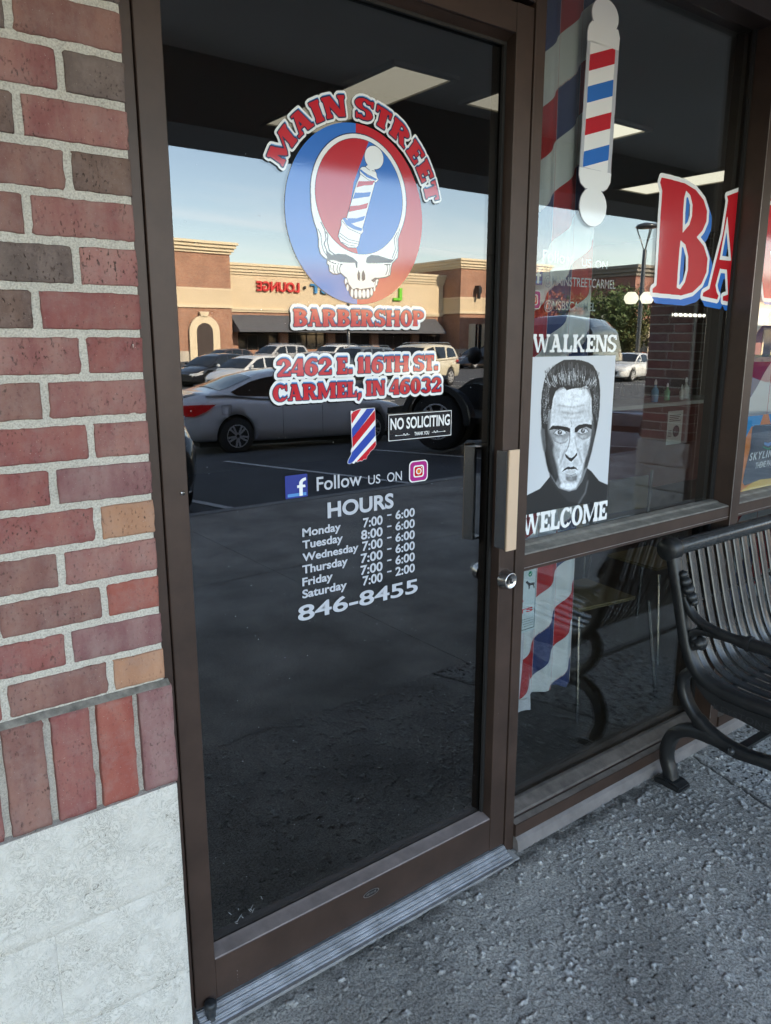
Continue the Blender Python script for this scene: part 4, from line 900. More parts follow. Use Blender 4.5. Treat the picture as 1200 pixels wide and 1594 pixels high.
# measured letter feet centres (photo) give angles and radii
feet = {'M':(432,262-12),'A':(462,222),'I':(483,207),'N':(508,189),'S':(547,185),'T':(583,188),'R':(612,199),'E':(641,221),'E2':(664,246),'T2':(683,290)}
LET = [('M',(404,232),(431,256)),('A',(437,199),(457,223)),('I',(463,177),(481,202)),('N',(485,165),(512,194)),('S',(529,153),(552,187)),('T',(563,158),(583,190)),('R',(596,173),(611,205)),('E',(627,198),(641,228)),('E',(650,228),(662,256)),('T',(672,267),(672,296))]
prev = None
GA = glyphs(.30, .13, .05)
_ang = []
for ch, top, foot in LET:
    fx, fz = P(*foot); tx, tz = P(*top)
    cx, cz = (fx+tx)/2-ECX, (fz+tz)/2-ECZ
    _ang.append((ch, atan2(cz, cx), math.hypot(cx, cz)))
print('ARC', [(c, round(math.degrees(a)), round(r, 3)) for c, a, r in _ang], 'ER', E_RX, E_RZ)
RIN = 0.0; hh = 0.041
# even spacing along the arc between the measured ends
s_ = 'MAIN STREET'; lay, tot = layout(GA, s_, .13)
a0, a1 = radians(157), radians(14)
rx0, rz0 = E_RX*1.10, E_RZ*1.06
for ch, x, wd in lay:
    for p in GA[ch][0]:
        q = []
        for u, vv_ in p:
            t_ = (x+u)/tot; a = a0+(a1-a0)*t_
            bx, bz = ECX+rx0*cos(a), ECZ+rz0*sin(a); nx_, nz_ = cos(a)/rx0, sin(a)/rz0; l_ = math.hypot(nx_, nz_); q.append((bx+nx_/l_*vv_*hh, bz+nz_/l_*vv_*hh))
        RA.poly(arc_m, q)
layered('shop_lettering', RA, arc_m, YD, door, wide=.0046, navy=.0026)

# state outline with stripes
def z5(x, y): return P(420+x/4.0, 620+y/4.0)
st_pts = [(505,80),(520,84),(535,76),(560,68),(652,62),(656,120),(655,200),(660,290),(648,312),(625,330),(618,345),(605,360),(600,378),(583,378),(575,390),(560,388),(548,396),(532,392),(525,405),(510,400),(498,408),(485,404),(488,385),(498,368),(510,345),(505,330),(515,300),(512,250),(508,150)]
q = z5(570,240); RS = Ras(q[0]-.06, q[1]-.09, q[0]+.06, q[1]+.09, .0005)
sm_ = RS.new(); RS.poly(sm_, [z5(*p) for p in st_pts])
so = decal('state_sticker', RS, RS.dil(sm_, .0010), YD, V_WHITE, door, 'small barber-striped state outline sticker')
decal('border_shadow', RS, RS.shift(RS.dil(sm_, .0012), -.0022, -.001), .0004, V_BLACK, so)
for mt_, segs in ((V_DRED, [((495,150),(545,72),34),((495,300),(665,90),40),((560,405),(670,285),46)]), (V_DBLUE, [((500,235),(630,62),40),((485,400),(665,190),44)])):
    mm_ = RS.new()
    for (xa, ya), (xb, yb), wz in segs:
        ex = (xb-xa)*.5; ey = (yb-ya)*.5; A = (xa-ex, ya-ey); B = (xb+ex, yb+ey); h = wz*.5
        RS.poly(mm_, [z5(A[0]-h*.7, A[1]-h*.7), z5(B[0]-h*.7, B[1]-h*.7), z5(B[0]+h*.7, B[1]+h*.7), z5(A[0]+h*.7, A[1]+h*.7)])
    decal('stripe', RS, mm_ & sm_, -.0005, mt_, so)

# square social marks
def rrect(ras, m, x0, z0, x1, z1, r, val=True):
    pts = []
    for cx, cz, a in ((x1-r, z1-r, 0), (x0+r, z1-r, 90), (x0+r, z0+r, 180), (x1-r, z0+r, 270)):
        pts += [(cx+r*cos(radians(a+k*15)), cz+r*sin(radians(a+k*15))) for k in range(7)]
    ras.poly(m, pts, val)
def f_mark(x0, z0, x1, z1, y, parent):
    ras = Ras(x0-.004, z0-.004, x1+.004, z1+.004, .0005); W_, H_ = x1-x0, z1-z0
    m = ras.new(); rrect(ras, m, x0, z0, x1, z1, W_*.05)
    o = decal('social_mark', ras, ras.shift(m, -.0012, 0), y+.0003, V_BLACK, parent); decal('mark_ground', ras, m, -.0005, V_FB, o)
    g = ras.new(); ras.poly(g, [(x0+W_*.10, z0+H_*.07), (x0+W_*.93, z0+H_*.07), (x0+W_*.93, z0+H_*.2), (x0+W_*.10, z0+H_*.2)]); decal('mark_bar', ras, g, -.0009, V_LBLUE, o)
    f = ras.new(); fx = x0+W_*.62
    ras.poly(f, [(fx, z0+H_*.07), (fx+W_*.15, z0+H_*.07), (fx+W_*.15, z0+H_*.66), (fx, z0+H_*.66)]); ras.poly(f, [(fx-W_*.10, z0+H_*.43), (fx+W_*.28, z0+H_*.43), (fx+W_*.26, z0+H_*.54), (fx-W_*.10, z0+H_*.54)])
    a = [(fx+W_*.30-W_*.30*cos(radians(t)), z0+H_*.62+H_*.22*sin(radians(t))) for t in range(0, 91, 10)]; c = [(fx+W_*.30-W_*.14*cos(radians(t)), z0+H_*.62+H_*.10*sin(radians(t))) for t in range(90, -1, -10)]
    ras.poly(f, a+c); decal('mark_letter', ras, f, -.0012, V_WHITE, o); return o
def cam_mark(x0, z0, x1, z1, y, parent, c1=None):
    W_, H_ = x1-x0, z1-z0; ras = Ras(x0-.004, z0-.004, x1+.004, z1+.004, .0005); cx, cz = (x0+x1)/2, (z0+z1)/2
    m = ras.new(); rrect(ras, m, x0, z0, x1, z1, W_*.2); o = decal('social_mark', ras, m, y, V_WHITE, parent)
    sh = ras.shift(m, -.0016, -.0006); decal('border_shadow', ras, sh, .0004, V_BLACK, o)
    m = ras.new(); rrect(ras, m, x0+W_*.05, z0+H_*.05, x1-W_*.05, z1-H_*.05, W_*.17); decal('mark_ground', ras, m, -.0004, V_MAG, o)
    m = ras.new(); rrect(ras, m, cx-W_*.28, cz-H_*.28, cx+W_*.28, cz+H_*.28, W_*.12); decal('mark_frame', ras, m, -.0007, V_WHITE, o)
    m = ras.new(); rrect(ras, m, cx-W_*.22, cz-H_*.22, cx+W_*.22, cz+H_*.22, W_*.08); decal('mark_centre', ras, m, -.0010, V_DRED, o)
    m = ras.new(); ras.ell(m, cx, cz, W_*.145, H_*.145); ras.ell(m, cx+W_*.15, cz+H_*.15, W_*.03, H_*.03); decal('mark_lens', ras, m, -.0013, V_WHITE, o)
    m = ras.new(); ras.ell(m, cx, cz, W_*.10, H_*.10); decal('mark_pupil', ras, m, -.0016, V_ORG, o); return o
a_, b_ = z5(97, 630), z5(233, 466); f_mark(a_[0], a_[1], b_[0], z5(233, 468)[1], YD, door)
a_, b_ = z5(866, 528), z5(984, 380); cam_mark(a_[0], a_[1], b_[0], b_[1], YD, door)
def otext(name, s, pl, xr, captop, bold, mt=V_WHITE, parent=None, y=None, P_=P, label=None, shadow=True, space=1.0, shear=0):
    y = YD if y is None else y
    x0, z0 = P_(*pl); x1 = P_(*xr)[0]; cap = P_(*captop)[1]-z0
    o = text(name, s, x0, x1, z0, cap, y, mt, parent or door, bold, shear, space=space, label=label)
    if shadow: text('letter_shadow', s, x0-.0016, x1-.0016, z0-.0006, cap, .0005, V_BLACK, o, bold, shear, space=space)
    return o
def q5(x, y): return (420+x/4.0, 620+y/4.0)
V5 = lambda *a: P(*q5(*a))
def t5(s, pl, xr, captop, bold, **k): return otext(k.pop('name', 'hours_lettering'), s, q5(*pl), q5(*xr), q5(*captop), bold, **k)
t5('Follow', (292,578), (572,545), (292,492), .012, name='social_lettering', mt=V_GREY); t5('US', (612,538), (688,530), (612,482), .008, name='social_lettering', mt=V_GREY); t5('ON', (730,522), (822,512), (730,465), .008, name='social_lettering', mt=V_GREY)
t5('HOURS', (360,748), (770,690), (360,650), .032, name='hours_heading', mt=V_GREY)
for s, y0, y1, xr in (('Monday',865,812,442),('Tuesday',940,888,455),('Wednesday',1018,968,552),('Thursday',1095,1042,485),('Friday',1172,1120,392),('Saturday',1248,1195,480)):
    t5(s, (203, y0), (xr, y0-40), (203, y1), .028, mt=V_GREY)
for k, (s, yL, x0) in enumerate((('7:00',806,580),('8:00',882,568),('7:00',952,575),('7:00',1028,566),('7:00',1102,565),('7:00',1168,578))):
    t5(s, (x0, yL), (702, yL-20), (x0, yL-58), .026, mt=V_GREY)
for k, s in enumerate(('6:00','6:00','6:00','6:00','6:00','2:00')):
    yR = 755+k*70.5; t5(s, (782, yR), (902, yR-8), (782, yR-54), .026, mt=V_GREY)
    xa, za = V5(730, yR-22); xb, _ = V5(757, yR-22)
    b = MB(); b.add([(xa, 0, za), (xb, 0, za), (xb, 0, za+.0035), (xa, 0, za+.0035)], [(0,1,2,3)]); o = b.build('hours_dash', V_GREY, door); o.location.y = YD-.0001
t5('846-8455', (176,1393), (920,1228), (176,1298), .020, name='phone_number', mt=V_GREY)

# framed notice plaque: its own thing
a_ = z5(733, 265); b_ = z5(1128, 238); c_ = z5(733, 98); d_ = z5(1128, 72)
SX_0, SX_1, SZ_0, SZ_1 = a_[0], b_[0], (a_[1]+b_[1])/2, (c_[1]+d_[1])/2
ns = thing('notice_plaque', 'small black NO SOLICITING plaque with a white edge line on the door glass', 'sign')
b = MB(); b.box(SX_0, SX_1, YD-.0018, YD, SZ_0, SZ_1); b.build('plaque_board', V_BLACK, ns)
RN = Ras(SX_0-.005, SZ_0-.005, SX_1+.005, SZ_1+.005, .0005); m = RN.new(); Wn, Hn = SX_1-SX_0, SZ_1-SZ_0
RN.poly(m, [(SX_0+.0015, SZ_0+.0015), (SX_1-.0015, SZ_0+.0015), (SX_1-.0015, SZ_1-.0015), (SX_0+.0015, SZ_1-.0015)]); RN.poly(m, [(SX_0+.003, SZ_0+.003), (SX_1-.003, SZ_0+.003), (SX_1-.003, SZ_1-.003), (SX_0+.003, SZ_1-.003)], False)
def flourish(cx, sgn):
    RN.stroke(m, [(cx-.022*sgn, SZ_0+Hn*.20), (cx+.022*sgn, SZ_0+Hn*.20)], .0010)
    for k in range(3): RN.ell(m, cx+(.004+k*.005)*sgn, SZ_0+Hn*.235-(k % 2)*.003, .0022, .0013)
    RN.ell(m, cx-.021*sgn, SZ_0+Hn*.20, .003, .0012)
flourish(SX_0+Wn*.22, 1); flourish(SX_1-Wn*.22, -1)
decal('plaque_border', RN, m, YD-.0021, V_WHITE, ns)
text('notice_lettering', 'NO SOLICITING', SX_0+Wn*.035, SX_1-Wn*.035, SZ_0+Hn*.42, Hn*.42, YD-.0021, V_WHITE, ns, .024)
text('notice_lettering', 'THANK YOU', SX_0+Wn*.40, SX_1-Wn*.37, SZ_0+Hn*.14, Hn*.13, YD-.0021, V_WHITE, ns, .02)
rebase(ns, ((SX_0+SX_1)/2, YD, SZ_0)); rebase(door, ((SX0+RX1)/2, 0, 0))

# =========================================================== fixed frame and windows
frame = thing('shopfront_frame', 'brown metal shopfront frame around the door and both windows', 'window frame')
bar('jamb', 0.486, 0.5475, 0.004, 0.11, 0.0, TOPZ, frame)
bar('mullion', 1.5545, 1.592, -0.004, 0.12, 0.0, TOPZ, frame)
bar('door_stop', 0.5475, 1.5545, 0.055, 0.11, 2.30, 2.345, frame)
bar('header', 0.5475, 1.5545, -0.002, 0.12, 2.3455, 2.40, frame)
bar('head_rail', 0.5475, 1.5545, -0.002, 0.12, 2.60, TOPZ-.001, frame)
MX0, MX1 = 2.687, 2.746
bar('mullion', MX0, MX1, -0.006, 0.13, 0.0, TOPZ, frame)
bar('mullion', 5.50, 5.60, -0.006, 0.13, 0.0, TOPZ, frame); bar('mullion', 8.50, 8.60, -.006, .13, 0, TOPZ, frame)
bar('mullion_edge', MX0-.0006, MX0+.001, -0.0075, -0.0055, 0.10, TOPZ-.01, frame, M_SILVER, 0)
YW = 0.078
SP = ((1.592, MX0), (MX1, 5.50), (5.60, 8.50))
M_LEDGE = mat('dusty_silver_ledge', (0.24,0.225,0.20), 0.55, 0.3, bump=(40,.2,.001), var=(22,.35))
M_LEDGE2 = mat('dusty_bronze_ledge', (0.15,0.13,0.115), 0.6, 0.2, bump=(40,.2,.001), var=(16,.4))
for i, (xa, xb) in enumerate(SP):
    bar('head_rail', xa, xb, 0.0, 0.12, 2.545, TOPZ-.001, frame)
    bar('mid_rail', xa, xb, 0.0, 0.12, 0.900, 0.948, frame)
    b = MB(); b.prism([(0.001, .9485), (YW-.004, .9485), (YW-.004, .966), (0.048, .9635), (0.040, .958), (0.004, .952)], xa+.001, xb-.001, 'x'); b.build('ledge', M_LEDGE, frame)
    b = MB(); b.box(xa+.001, xb-.001, -0.0012, 0.0006, .9095, .9112); b.build('rail_edge', M_SILVER, frame)
    b = MB(); b.prism([(-0.012, .046), (.12, .046), (.12, .098), (YW-.004, .098), (0.020, .094), (0.014, .090), (-0.012, .086)], xa+.001, xb-.001, 'x'); b.build('sill', M_BRONZE, frame)
    b = MB(); b.prism([(-0.009, .0868), (0.010, .0905), (0.010, .0925), (-0.010, .0885)], xa+.001, xb-.001, 'x'); b.build('ledge', M_LEDGE2, frame)
    b = MB(); b.prism([(0.016, .0945), (YW-.005, .0985), (YW-.005, .112), (0.060, .112), (0.022, .099)], xa+.001, xb-.001, 'x'); b.build('ledge', M_LEDGE2, frame)
    for nm, z0, z1 in (('window_glass', .967, 2.545), ('window_glass', .112, .9)):
        b = MB(); b.box(xa+.002, xb-.002, YW-.003, YW+.003, z0+.0005, z1-.0005); b.build(nm, M_WINGLASS, frame)
    for g_ in ((xa+.0005, xa+.012, YW-.014, YW-.0035, .967, 2.5445), (xb-.012, xb-.0005, YW-.014, YW-.0035, .967, 2.5445), (xb-.012, xb-.0005, YW-.014, YW-.0035, .1125, .8995)): b = MB(); b.box(*g_); b.build('gasket', M_BRONZE_D, frame)
    b = MB(); b.box(xb-.035, xb-.012, YW+.01, YW+.04, .113, 2.54); b.build('inner_stop', M_BRONZE_D, frame)
bar('transom_glass', .5475, 1.5545, .04, .046, 2.4005, 2.5995, frame, M_DOORGLASS, 0)
rebase(frame, (2.1, 0, 0))
# threshold strip with ridges
th = thing('threshold', 'ribbed aluminium threshold strip under the glass door', 'threshold')
prof = [(0.06, 0.0), (0.06, .030), (0.012, .030)]
for k in range(4):
    y = 0.003-k*0.0100; z = .029-k*0.0062; prof += [(y, z), (y-.003, z+.0004), (y-.0035, z-.0028), (y-.0065, z-.0034), (y-.007, z-.0012), (y-.0105, z-.0040)]
prof += [(-.047, .006), (-.048, .0)]
b = MB(); b.prism(prof, .548, 1.5535, 'x'); b.build('ribbed_plate', mat('worn_aluminium', (0.50,0.51,0.53), 0.36, 0.75, bump=(80,.3,.0008), var=(18,.3)), th); rebase(th, (1.05, 0, 0))
b = MB(); b.prism([(-.050, 0.0), (.02, 0), (.02, .010), (-.046, .004)], .50, 1.575, 'x'); struct(b.build('threshold_bed', mat('pale_mortar_bed', (0.27,0.26,0.245), 0.9, bump=(120,.5,.002), var=(20,.3))))
b = MB(); b.prism([(-.026, 0.0), (.10, 0), (.10, .045), (-.012, .045), (-.021, .036), (-.024, .018)], 1.5925, 8.6, 'x'); struct(b.build('kerb_strip', mat('smooth_kerb_concrete', (0.17,0.155,0.15), 0.85, bump=(60,.3,.002), var=(9,.25))))

# =========================================================== across the lot: shopping row
M_CREAM = mat('cream_render', (0.62,0.50,0.34), 0.9, var=(.25,.06), bump=(30,.2,.01))
M_CREAM2 = mat('cream_trim', (0.68,0.57,0.40), 0.85)
M_AWN = mat('charcoal_awning', (0.085,0.088,0.10), 0.8, var=(1,.08))
M_STONE = mat('pale_stone_base', (0.48,0.43,0.36), 0.9, var=(1.5,.15), bump=(6,.5,.03))
M_DARKIN = mat('dark_recess', (0.06,0.045,0.04), 0.9)
ZB = -0.65; YB = -72.5
row = thing('shopping_row', 'cream fronted shopping row with brick corner towers and a long charcoal awning across the lot', 'building')
def cornice(x0, x1, y0, y1, z, parent, h=1.0, out=0.45, name='cornice'):
    """stepped cornice round the front (y1 is the front face)"""
    for i, (a, b_, o) in enumerate(((0, .22, .10), (.22, .50, .22), (.50, .78, .34), (.78, 1.0, .45))):
        k = out/.45; b = MB(); b.box(x0-o*k, x1+o*k, y0, y1+o*k, z+a*h+.002, z+b_*h); b.build(name, M_CREAM2, parent)
# tower left
def tower(x0, x1, ztop, yf, door_arch=None):
    b = MB(); b.box(x0, x1, YB-14, yf, ZB+1.0, 4.55); b.build('tower_wall', M_FB, row)
    b = MB(); b.box(x0, x1, YB-14, yf, 6.35, ztop-1.1); b.build('tower_wall', M_FB, row)
    b = MB(); b.box(x0-.06, x1+.06, YB-14, yf+.06, 4.85, 6.3); b.build('band', M_CREAM, row)
    b = MB(); b.box(x0-.15, x1+.15, YB-14, yf+.15, 4.55, 4.85); b.build('band_moulding', M_CREAM2, row)
    b = MB(); b.box(x0-.10, x1+.10, YB-14, yf+.10, 6.30, 6.48); b.build('band_moulding', M_CREAM2, row)
    b = MB(); b.box(x0-.05, x1+.05, YB-14, yf+.05, ZB, ZB+1.0); b.build('stone_base', M_STONE, row)
    cornice(x0, x1, YB-14, yf, ztop-1.1, row, 1.1, .7)
tower(27.6, 35.9, 10.9, YB+1.0)
# arch surround and opening on the left tower
ax0, ax1, azs = 31.15, 34.35, 2.2; acx = (ax0+ax1)/2; ar = (ax1-ax0)/2
def arch_pts(r, zb, base=acx): return [(base-r, zb)]+[(base-r*cos(radians(t)), azs+r*sin(radians(t))) for t in range(0, 181, 12)]+[(base+r, zb)]
yf = YB+1.0
b = MB(); b.prism(arch_pts(ar+.0, ZB), yf+.06, yf+.30, 'y'); b.build('arch_surround', M_CREAM2, row)
b = MB(); b.prism(arch_pts(ar-.75, ZB), yf+.31, yf+.34, 'y'); b.build('arch_opening', M_DARKIN, row)
b = MB(); b.prism([(acx-.35, azs+ar-.1), (acx+.35, azs+ar-.1), (acx+.5, azs+ar+.35), (acx-.5, azs+ar+.35)], yf+.06, yf+.40, 'y'); b.build('keystone', M_CREAM2, row)
# long middle
mx0, mx1 = 36.0, 64.8
b = MB(); b.box(mx0, mx1, YB-14, YB, 4.3, 8.1); b.build('render_wall', M_CREAM, row)
b = MB(); b.box(mx0, mx1, YB, YB+.14, 4.25, 4.65); b.build('band_moulding', M_CREAM2, row); b = MB(); b.box(mx0, mx1, YB+.14, YB+.24, 4.45, 4.65); b.build('band_moulding', M_CREAM2, row)
cornice(mx0, mx1, YB-14, YB, 8.05, row, 1.1, .55)
b = MB(); b.box(mx0, mx1, YB-14, YB-.02, ZB, ZB+1.0); b.box(mx0, mx1, YB-14, YB-.02, 3.4, 4.3); b.build('lower_wall', M_FB, row)
xw = mx0; i = 0
while xw < mx1-.5:
    pw_ = 1.0; b = MB(); b.box(xw, xw+pw_, YB-14, YB, ZB+1.0, 3.4); b.build('brick_pier', M_FB, row)
    x2 = min(xw+pw_+5.0, mx1)
    b = MB(); b.box(xw+pw_, x2, YB-.5, YB-.45, ZB, 3.4); wn = b.build('shop_window', M_FARGLASS, row)
    b = MB(); 
    for k in range(4): b.box(xw+pw_+k*(x2-xw-pw_)/4-.04, xw+pw_+k*(x2-xw-pw_)/4+.04, YB-.44, YB-.36, ZB, 3.39)
    b.box(xw+pw_, x2, YB-.45, YB-.38, 1.9, 2.0); b.build('window_bars', M_DARKIN, wn)
    xw = x2; i += 1
b = MB(); b.prism([(YB+.02, 3.95), (YB+.02, 2.2), (YB+2.2, 2.2), (YB+2.2, 2.4)], mx0+.1, mx1-1.2, 'x'); b.build('awning', M_AWN, row)
tower(64.9, 80.0, 10.9, YB+3.2)
for x in (66.9, 69.0, 72.0, 75.2):
    b = MB(); b.box(x-.42, x+.42, YB+3.2, YB+3.5, ZB, 3.35); b.build('pilaster', M_CREAM2, row)
for x0, x1 in ((67.35, 68.55), (72.5, 74.7)):
    b = MB(); b.box(x0, x1, YB+3.2, YB+3.28, ZB, 3.3); wn = b.build('shop_window', M_FARGLASS, row)
    b = MB(); b.box((x0+x1)/2-.05, (x0+x1)/2+.05, YB+3.281, YB+3.33, ZB, 3.29); b.build('window_bars', M_CREAM2, wn)
# wall lantern
b = MB(); b.box(67.3, 67.6, YB+3.2, YB+3.9, 7.7, 7.85); b.box(67.2, 67.7, YB+3.5, YB+4.0, 6.9, 7.7); b.box(67.3, 67.6, YB+3.6, YB+3.9, 6.3, 6.9); b.build('wall_lantern', M_BLACK, row)
# channel letters
LR = mat('sign_red', (0.55,0.02,0.02), 0.5); LB = mat('sign_blue', (0.04,0.25,0.55), 0.5); LG = mat('sign_green', (0.16,0.55,0.03), 0.5); LW = mat('sign_white', (0.75,0.75,0.75), 0.5); LK = mat('sign_return', (0.03,0.03,0.03), 0.5)
def wall_sign(s, x0, x1, z0, cap, y, mt_, bold=.03):
    """letters on a wall that faces +y: they read properly from the walk side, reversed in the glass"""
    piv = thing('channel_letters', None, None); o = text('letters', s, x0, x1, z0, cap, 0, mt_, None, bold, depth=.22)
    bpy.data.objects.remove(piv); me = o.data
    for v in me.vertices: v.co.x = (x0+x1)-v.co.x; v.co.y = -v.co.y
    me.flip_normals(); o.name = 'sign_letters'; o.parent = row; o.location = (0, y, 0); return o
# the wall faces +y, seen from the walk x runs right to left
wall_sign('LOUNGE', 39.3, 44.4, 6.45, 1.0, YB+.27, LR); wall_sign('EST', 45.8, 49.0, 6.45, 1.0, YB+.27, LB); wall_sign('L', 57.0, 58.2, 6.0, 1.4, YB+.27, LG)
b = MB(); b.lathe([(.16,0),(.16,.2),(0,.2)], (45.1, YB+.02, 7.0), 'y', 12); b.build('sign_letters', LK, row)
wall_sign('AT&T', 71.2, 75.2, 7.5, .95, YB+3.45, LW)
rebase(row, (50, YB, ZB))
# brick corner building to the right, nearer
cb_ = thing('corner_building', 'dark brick corner building with a grey cornice behind the street lamp', 'building')
yc = -46.0; cx0 = 66.4
b = MB(); b.box(cx0, 130, yc-16, yc, ZB, 5.0); b.build('wall', farbrick('maroon_brick', (0.20,0.065,0.05), (0.26,0.10,0.07), (0.30,0.24,0.2), 1.0), cb_)
b = MB(); b.box(cx0, 130, yc-16, yc, 5.7, 7.6); b.build('wall', MATS['maroon_brick'], cb_); b = MB(); b.box(cx0-.1, 130, yc-16, yc+.1, 5.0, 5.7); b.build('band', M_CREAM, cb_)
for a_, c_, o_ in ((7.6, 7.95, .15), (7.95, 8.3, .4), (8.3, 8.6, .6)):
    b = MB(); b.box(cx0-o_, 130, yc-16, yc+o_, a_+.002, c_); b.build('cornice', mat('grey_cornice', (0.22,0.20,0.17), .9), cb_)
for x in (67.0, 70.4, 74, 80, 86, 92, 98, 104):
    b = MB(); b.box(x-.3, x+2.4, yc, yc+.1, ZB, 2.9); f_ = b.build('window', M_CREAM2, cb_); b = MB(); b.box(x, x+2.1, yc+.101, yc+.12, ZB, 2.6); b.build('pane', M_FARGLASS, f_)
b = MB(); b.box(78, 130, yc+.02, yc+.3, 3.0, 5.0); b.build('fascia', mat('pale_fascia', (0.6,0.56,0.48), .85), cb_)
b = MB(); b.box(77, 130, yc+.31, yc+3, 3.0, 3.3); b.build('canopy', mat('pale_fascia', (0.6,0.56,0.48), .85), cb_)
rebase(cb_, (90, yc, ZB))

# =========================================================== trees, hedges, lamps
M_LEAF = mat('leaf_green', (0.055,0.085,0.022), 0.7, var=(.6,.5)); M_LEAF2 = mat('leaf_olive', (0.10,0.10,0.025), 0.7, var=(.6,.5)); M_LEAFR = mat('leaf_rust', (0.24,0.07,0.022), 0.7, var=(.8,.5)); M_BARK = mat('bark', (0.07,0.05,0.035), 0.9)
def leaves(b, c, rad, n, rng, size=.28):
    cx, cy, cz = c; rx, ry, rz = rad
    cl = [(rng.gauss(0,.45), rng.gauss(0,.45), rng.gauss(0,.45), rng.uniform(.25,.5)) for _ in range(26)]
    for i in range(n):
        a = rng.choice(cl); p = Vector((rng.gauss(0,1), rng.gauss(0,1), rng.gauss(0,1))).normalized()*a[3]*rng.uniform(.6,1.1)
        p = Vector((cx+(a[0]+p.x)*rx, cy+(a[1]+p.y)*ry, cz+(a[2]+p.z)*rz))
        u = Vector((rng.gauss(0,1), rng.gauss(0,1), rng.gauss(0,1))).normalized(); v_ = u.cross(Vector((rng.gauss(0,1), rng.gauss(0,1), rng.gauss(0,1)))).normalized()
        s = size*rng.uniform(.6,1.3); b.add([p-u*s*.5, p+v_*s*.3, p+u*s*.5, p-v_*s*.3], [(0,1,2,3)])
def tree(x, y, h, r, mt_, label, seed):
    rng = random.Random(seed); t = thing('tree', label, 'tree', (x, y, ZB))
    b = MB(); b.tube([(0,0,0), (.05,.03,h*.25), (.0,.0,h*.55), (.1,-.1,h*.8)], [.22,.17,.11,.04], 8)
    for k in range(6):
        a = k*1.1; b.tube([(0,0,h*(.28+.06*k)), (cos(a)*r*.35, sin(a)*r*.35, h*(.42+.06*k)), (cos(a)*r*.7, sin(a)*r*.7, h*(.52+.06*k))], [.09,.05,.02], 6)
    b.build('trunk', M_BARK, t); b = MB(); leaves(b, (0, 0, h*.62), (r*.8, r*.8, h*.34), 5200, rng); b.build('crown', mt_, t, ); return t
tree(55.0, -41.0, 7.2, 4.6, M_LEAF, 'green leafy tree left of the corner building and street lamp', 1)
tree(57.3, -39.5, 4.8, 2.4, M_LEAF2, 'low yellowing tree just right of the big green tree', 2)
tree(60.5, -44, 4.4, 2.6, M_LEAF, 'small green tree against the left end of the dark corner building', 3)
tree(50.0, -42.5, 5.0, 3.0, M_LEAFR, 'rust orange tree left of the big green tree', 5)
tree(100, -30, 5.5, 3.0, M_LEAF2, 'olive tree far to the right past the corner building', 4)
def hedge(x0, x1, y0, y1, h, mt_, label, seed, z0=ZB):
    rng = random.Random(seed); t = thing('hedge', label, 'hedge', ((x0+x1)/2, (y0+y1)/2, z0))
    b = MB(); b.box(-(x1-x0)/2+.1, (x1-x0)/2-.1, -(y1-y0)/2+.1, (y1-y0)/2-.1, 0, h-.15); b.build('branches', M_BARK, t)
    b = MB()
    for i in range(3500):
        p = Vector((rng.uniform(-(x1-x0)/2, (x1-x0)/2), rng.uniform(-(y1-y0)/2, (y1-y0)/2), rng.uniform(0.1, h)))
        u = Vector((rng.gauss(0,1), rng.gauss(0,1), rng.gauss(0,1))).normalized(); v_ = u.cross(Vector((.3,.5,.8))).normalized(); s = .22
        b.add([p-u*s*.5, p+v_*s*.3, p+u*s*.5, p-v_*s*.3], [(0,1,2,3)])
    b.build('foliage', mt_, t)
hedge(38.0, 48.0, -28.0, -26.0, 1.35, M_LEAFR, 'rust coloured hedge at the foot of the street lamp', 11)
hedge(50, 64, -31, -29, 1.0, M_LEAF, 'low green hedge right of the rust coloured one', 12)
# street lamp with forked head
sl_ = thing('street_lamp', 'tall dark street lamp with a forked disc head in the car park', 'street lamp', (37.6, -24.9, ZB))
lh = 8.1
b = MB(); b.lathe([(.30,0),(.30,.75),(0,.75)], (0,0,0), 'z', 16); b.build('concrete_base', M_STONE, sl_)
b = MB(); b.lathe([(.13,.75),(.11,lh-1.2),(.09,lh-1.15),(0,lh-1.15)], (0,0,0), 'z', 12); b.build('pole', M_BLACK, sl_)
b = MB(); 
for a in (0, 2*pi/3, 4*pi/3): b.tube([(0,0,lh-1.3), (.12*cos(a),.12*sin(a),lh-1.0), (.50*cos(a), .50*sin(a), lh-.05)], .035, 6)
b.build('fork', M_BLACK, sl_)
b = MB(); b.lathe([(.0,lh-.06),(.55,lh-.06),(.60,lh),(.50,lh+.12),(.2,lh+.2),(0,lh+.22)], (0,0,0), 'z', 20); b.build('lamp_head', M_BLACK, sl_)
# lamp post before the row and give-way sign
p2_ = thing('street_lamp', 'thin dark lamp post in front of the awning of the shopping row', 'street lamp', (34.2, -48.3, ZB)); b = MB(); b.lathe([(.14,0),(.10,7.2),(0,7.2)], (0,0,0), 'z', 10); b.build('pole', M_BLACK, p2_)
b = MB(); b.box(-.5,.5,-.2,.2,7.2,7.4); b.build('lamp_head', M_BLACK, p2_)
ys_ = thing('yield_sign', 'small red and white triangular yield sign by the corner building', 'road sign', (57.5, -35.5, ZB), radians(30))
b = MB(); b.lathe([(.04,0),(.04,2.4),(0,2.4)], (0,0,0), 'z', 8); b.build('post', M_CHROME, ys_)
b = MB(); b.prism([(-.5,2.6),(.5,2.6),(0,1.75)], .05, .07, 'y'); b.build('sign_plate', LR, ys_); b = MB(); b.prism([(-.27,2.47),(.27,2.47),(0,2.02)], .071, .075, 'y'); b.build('sign_centre', LW, ys_)

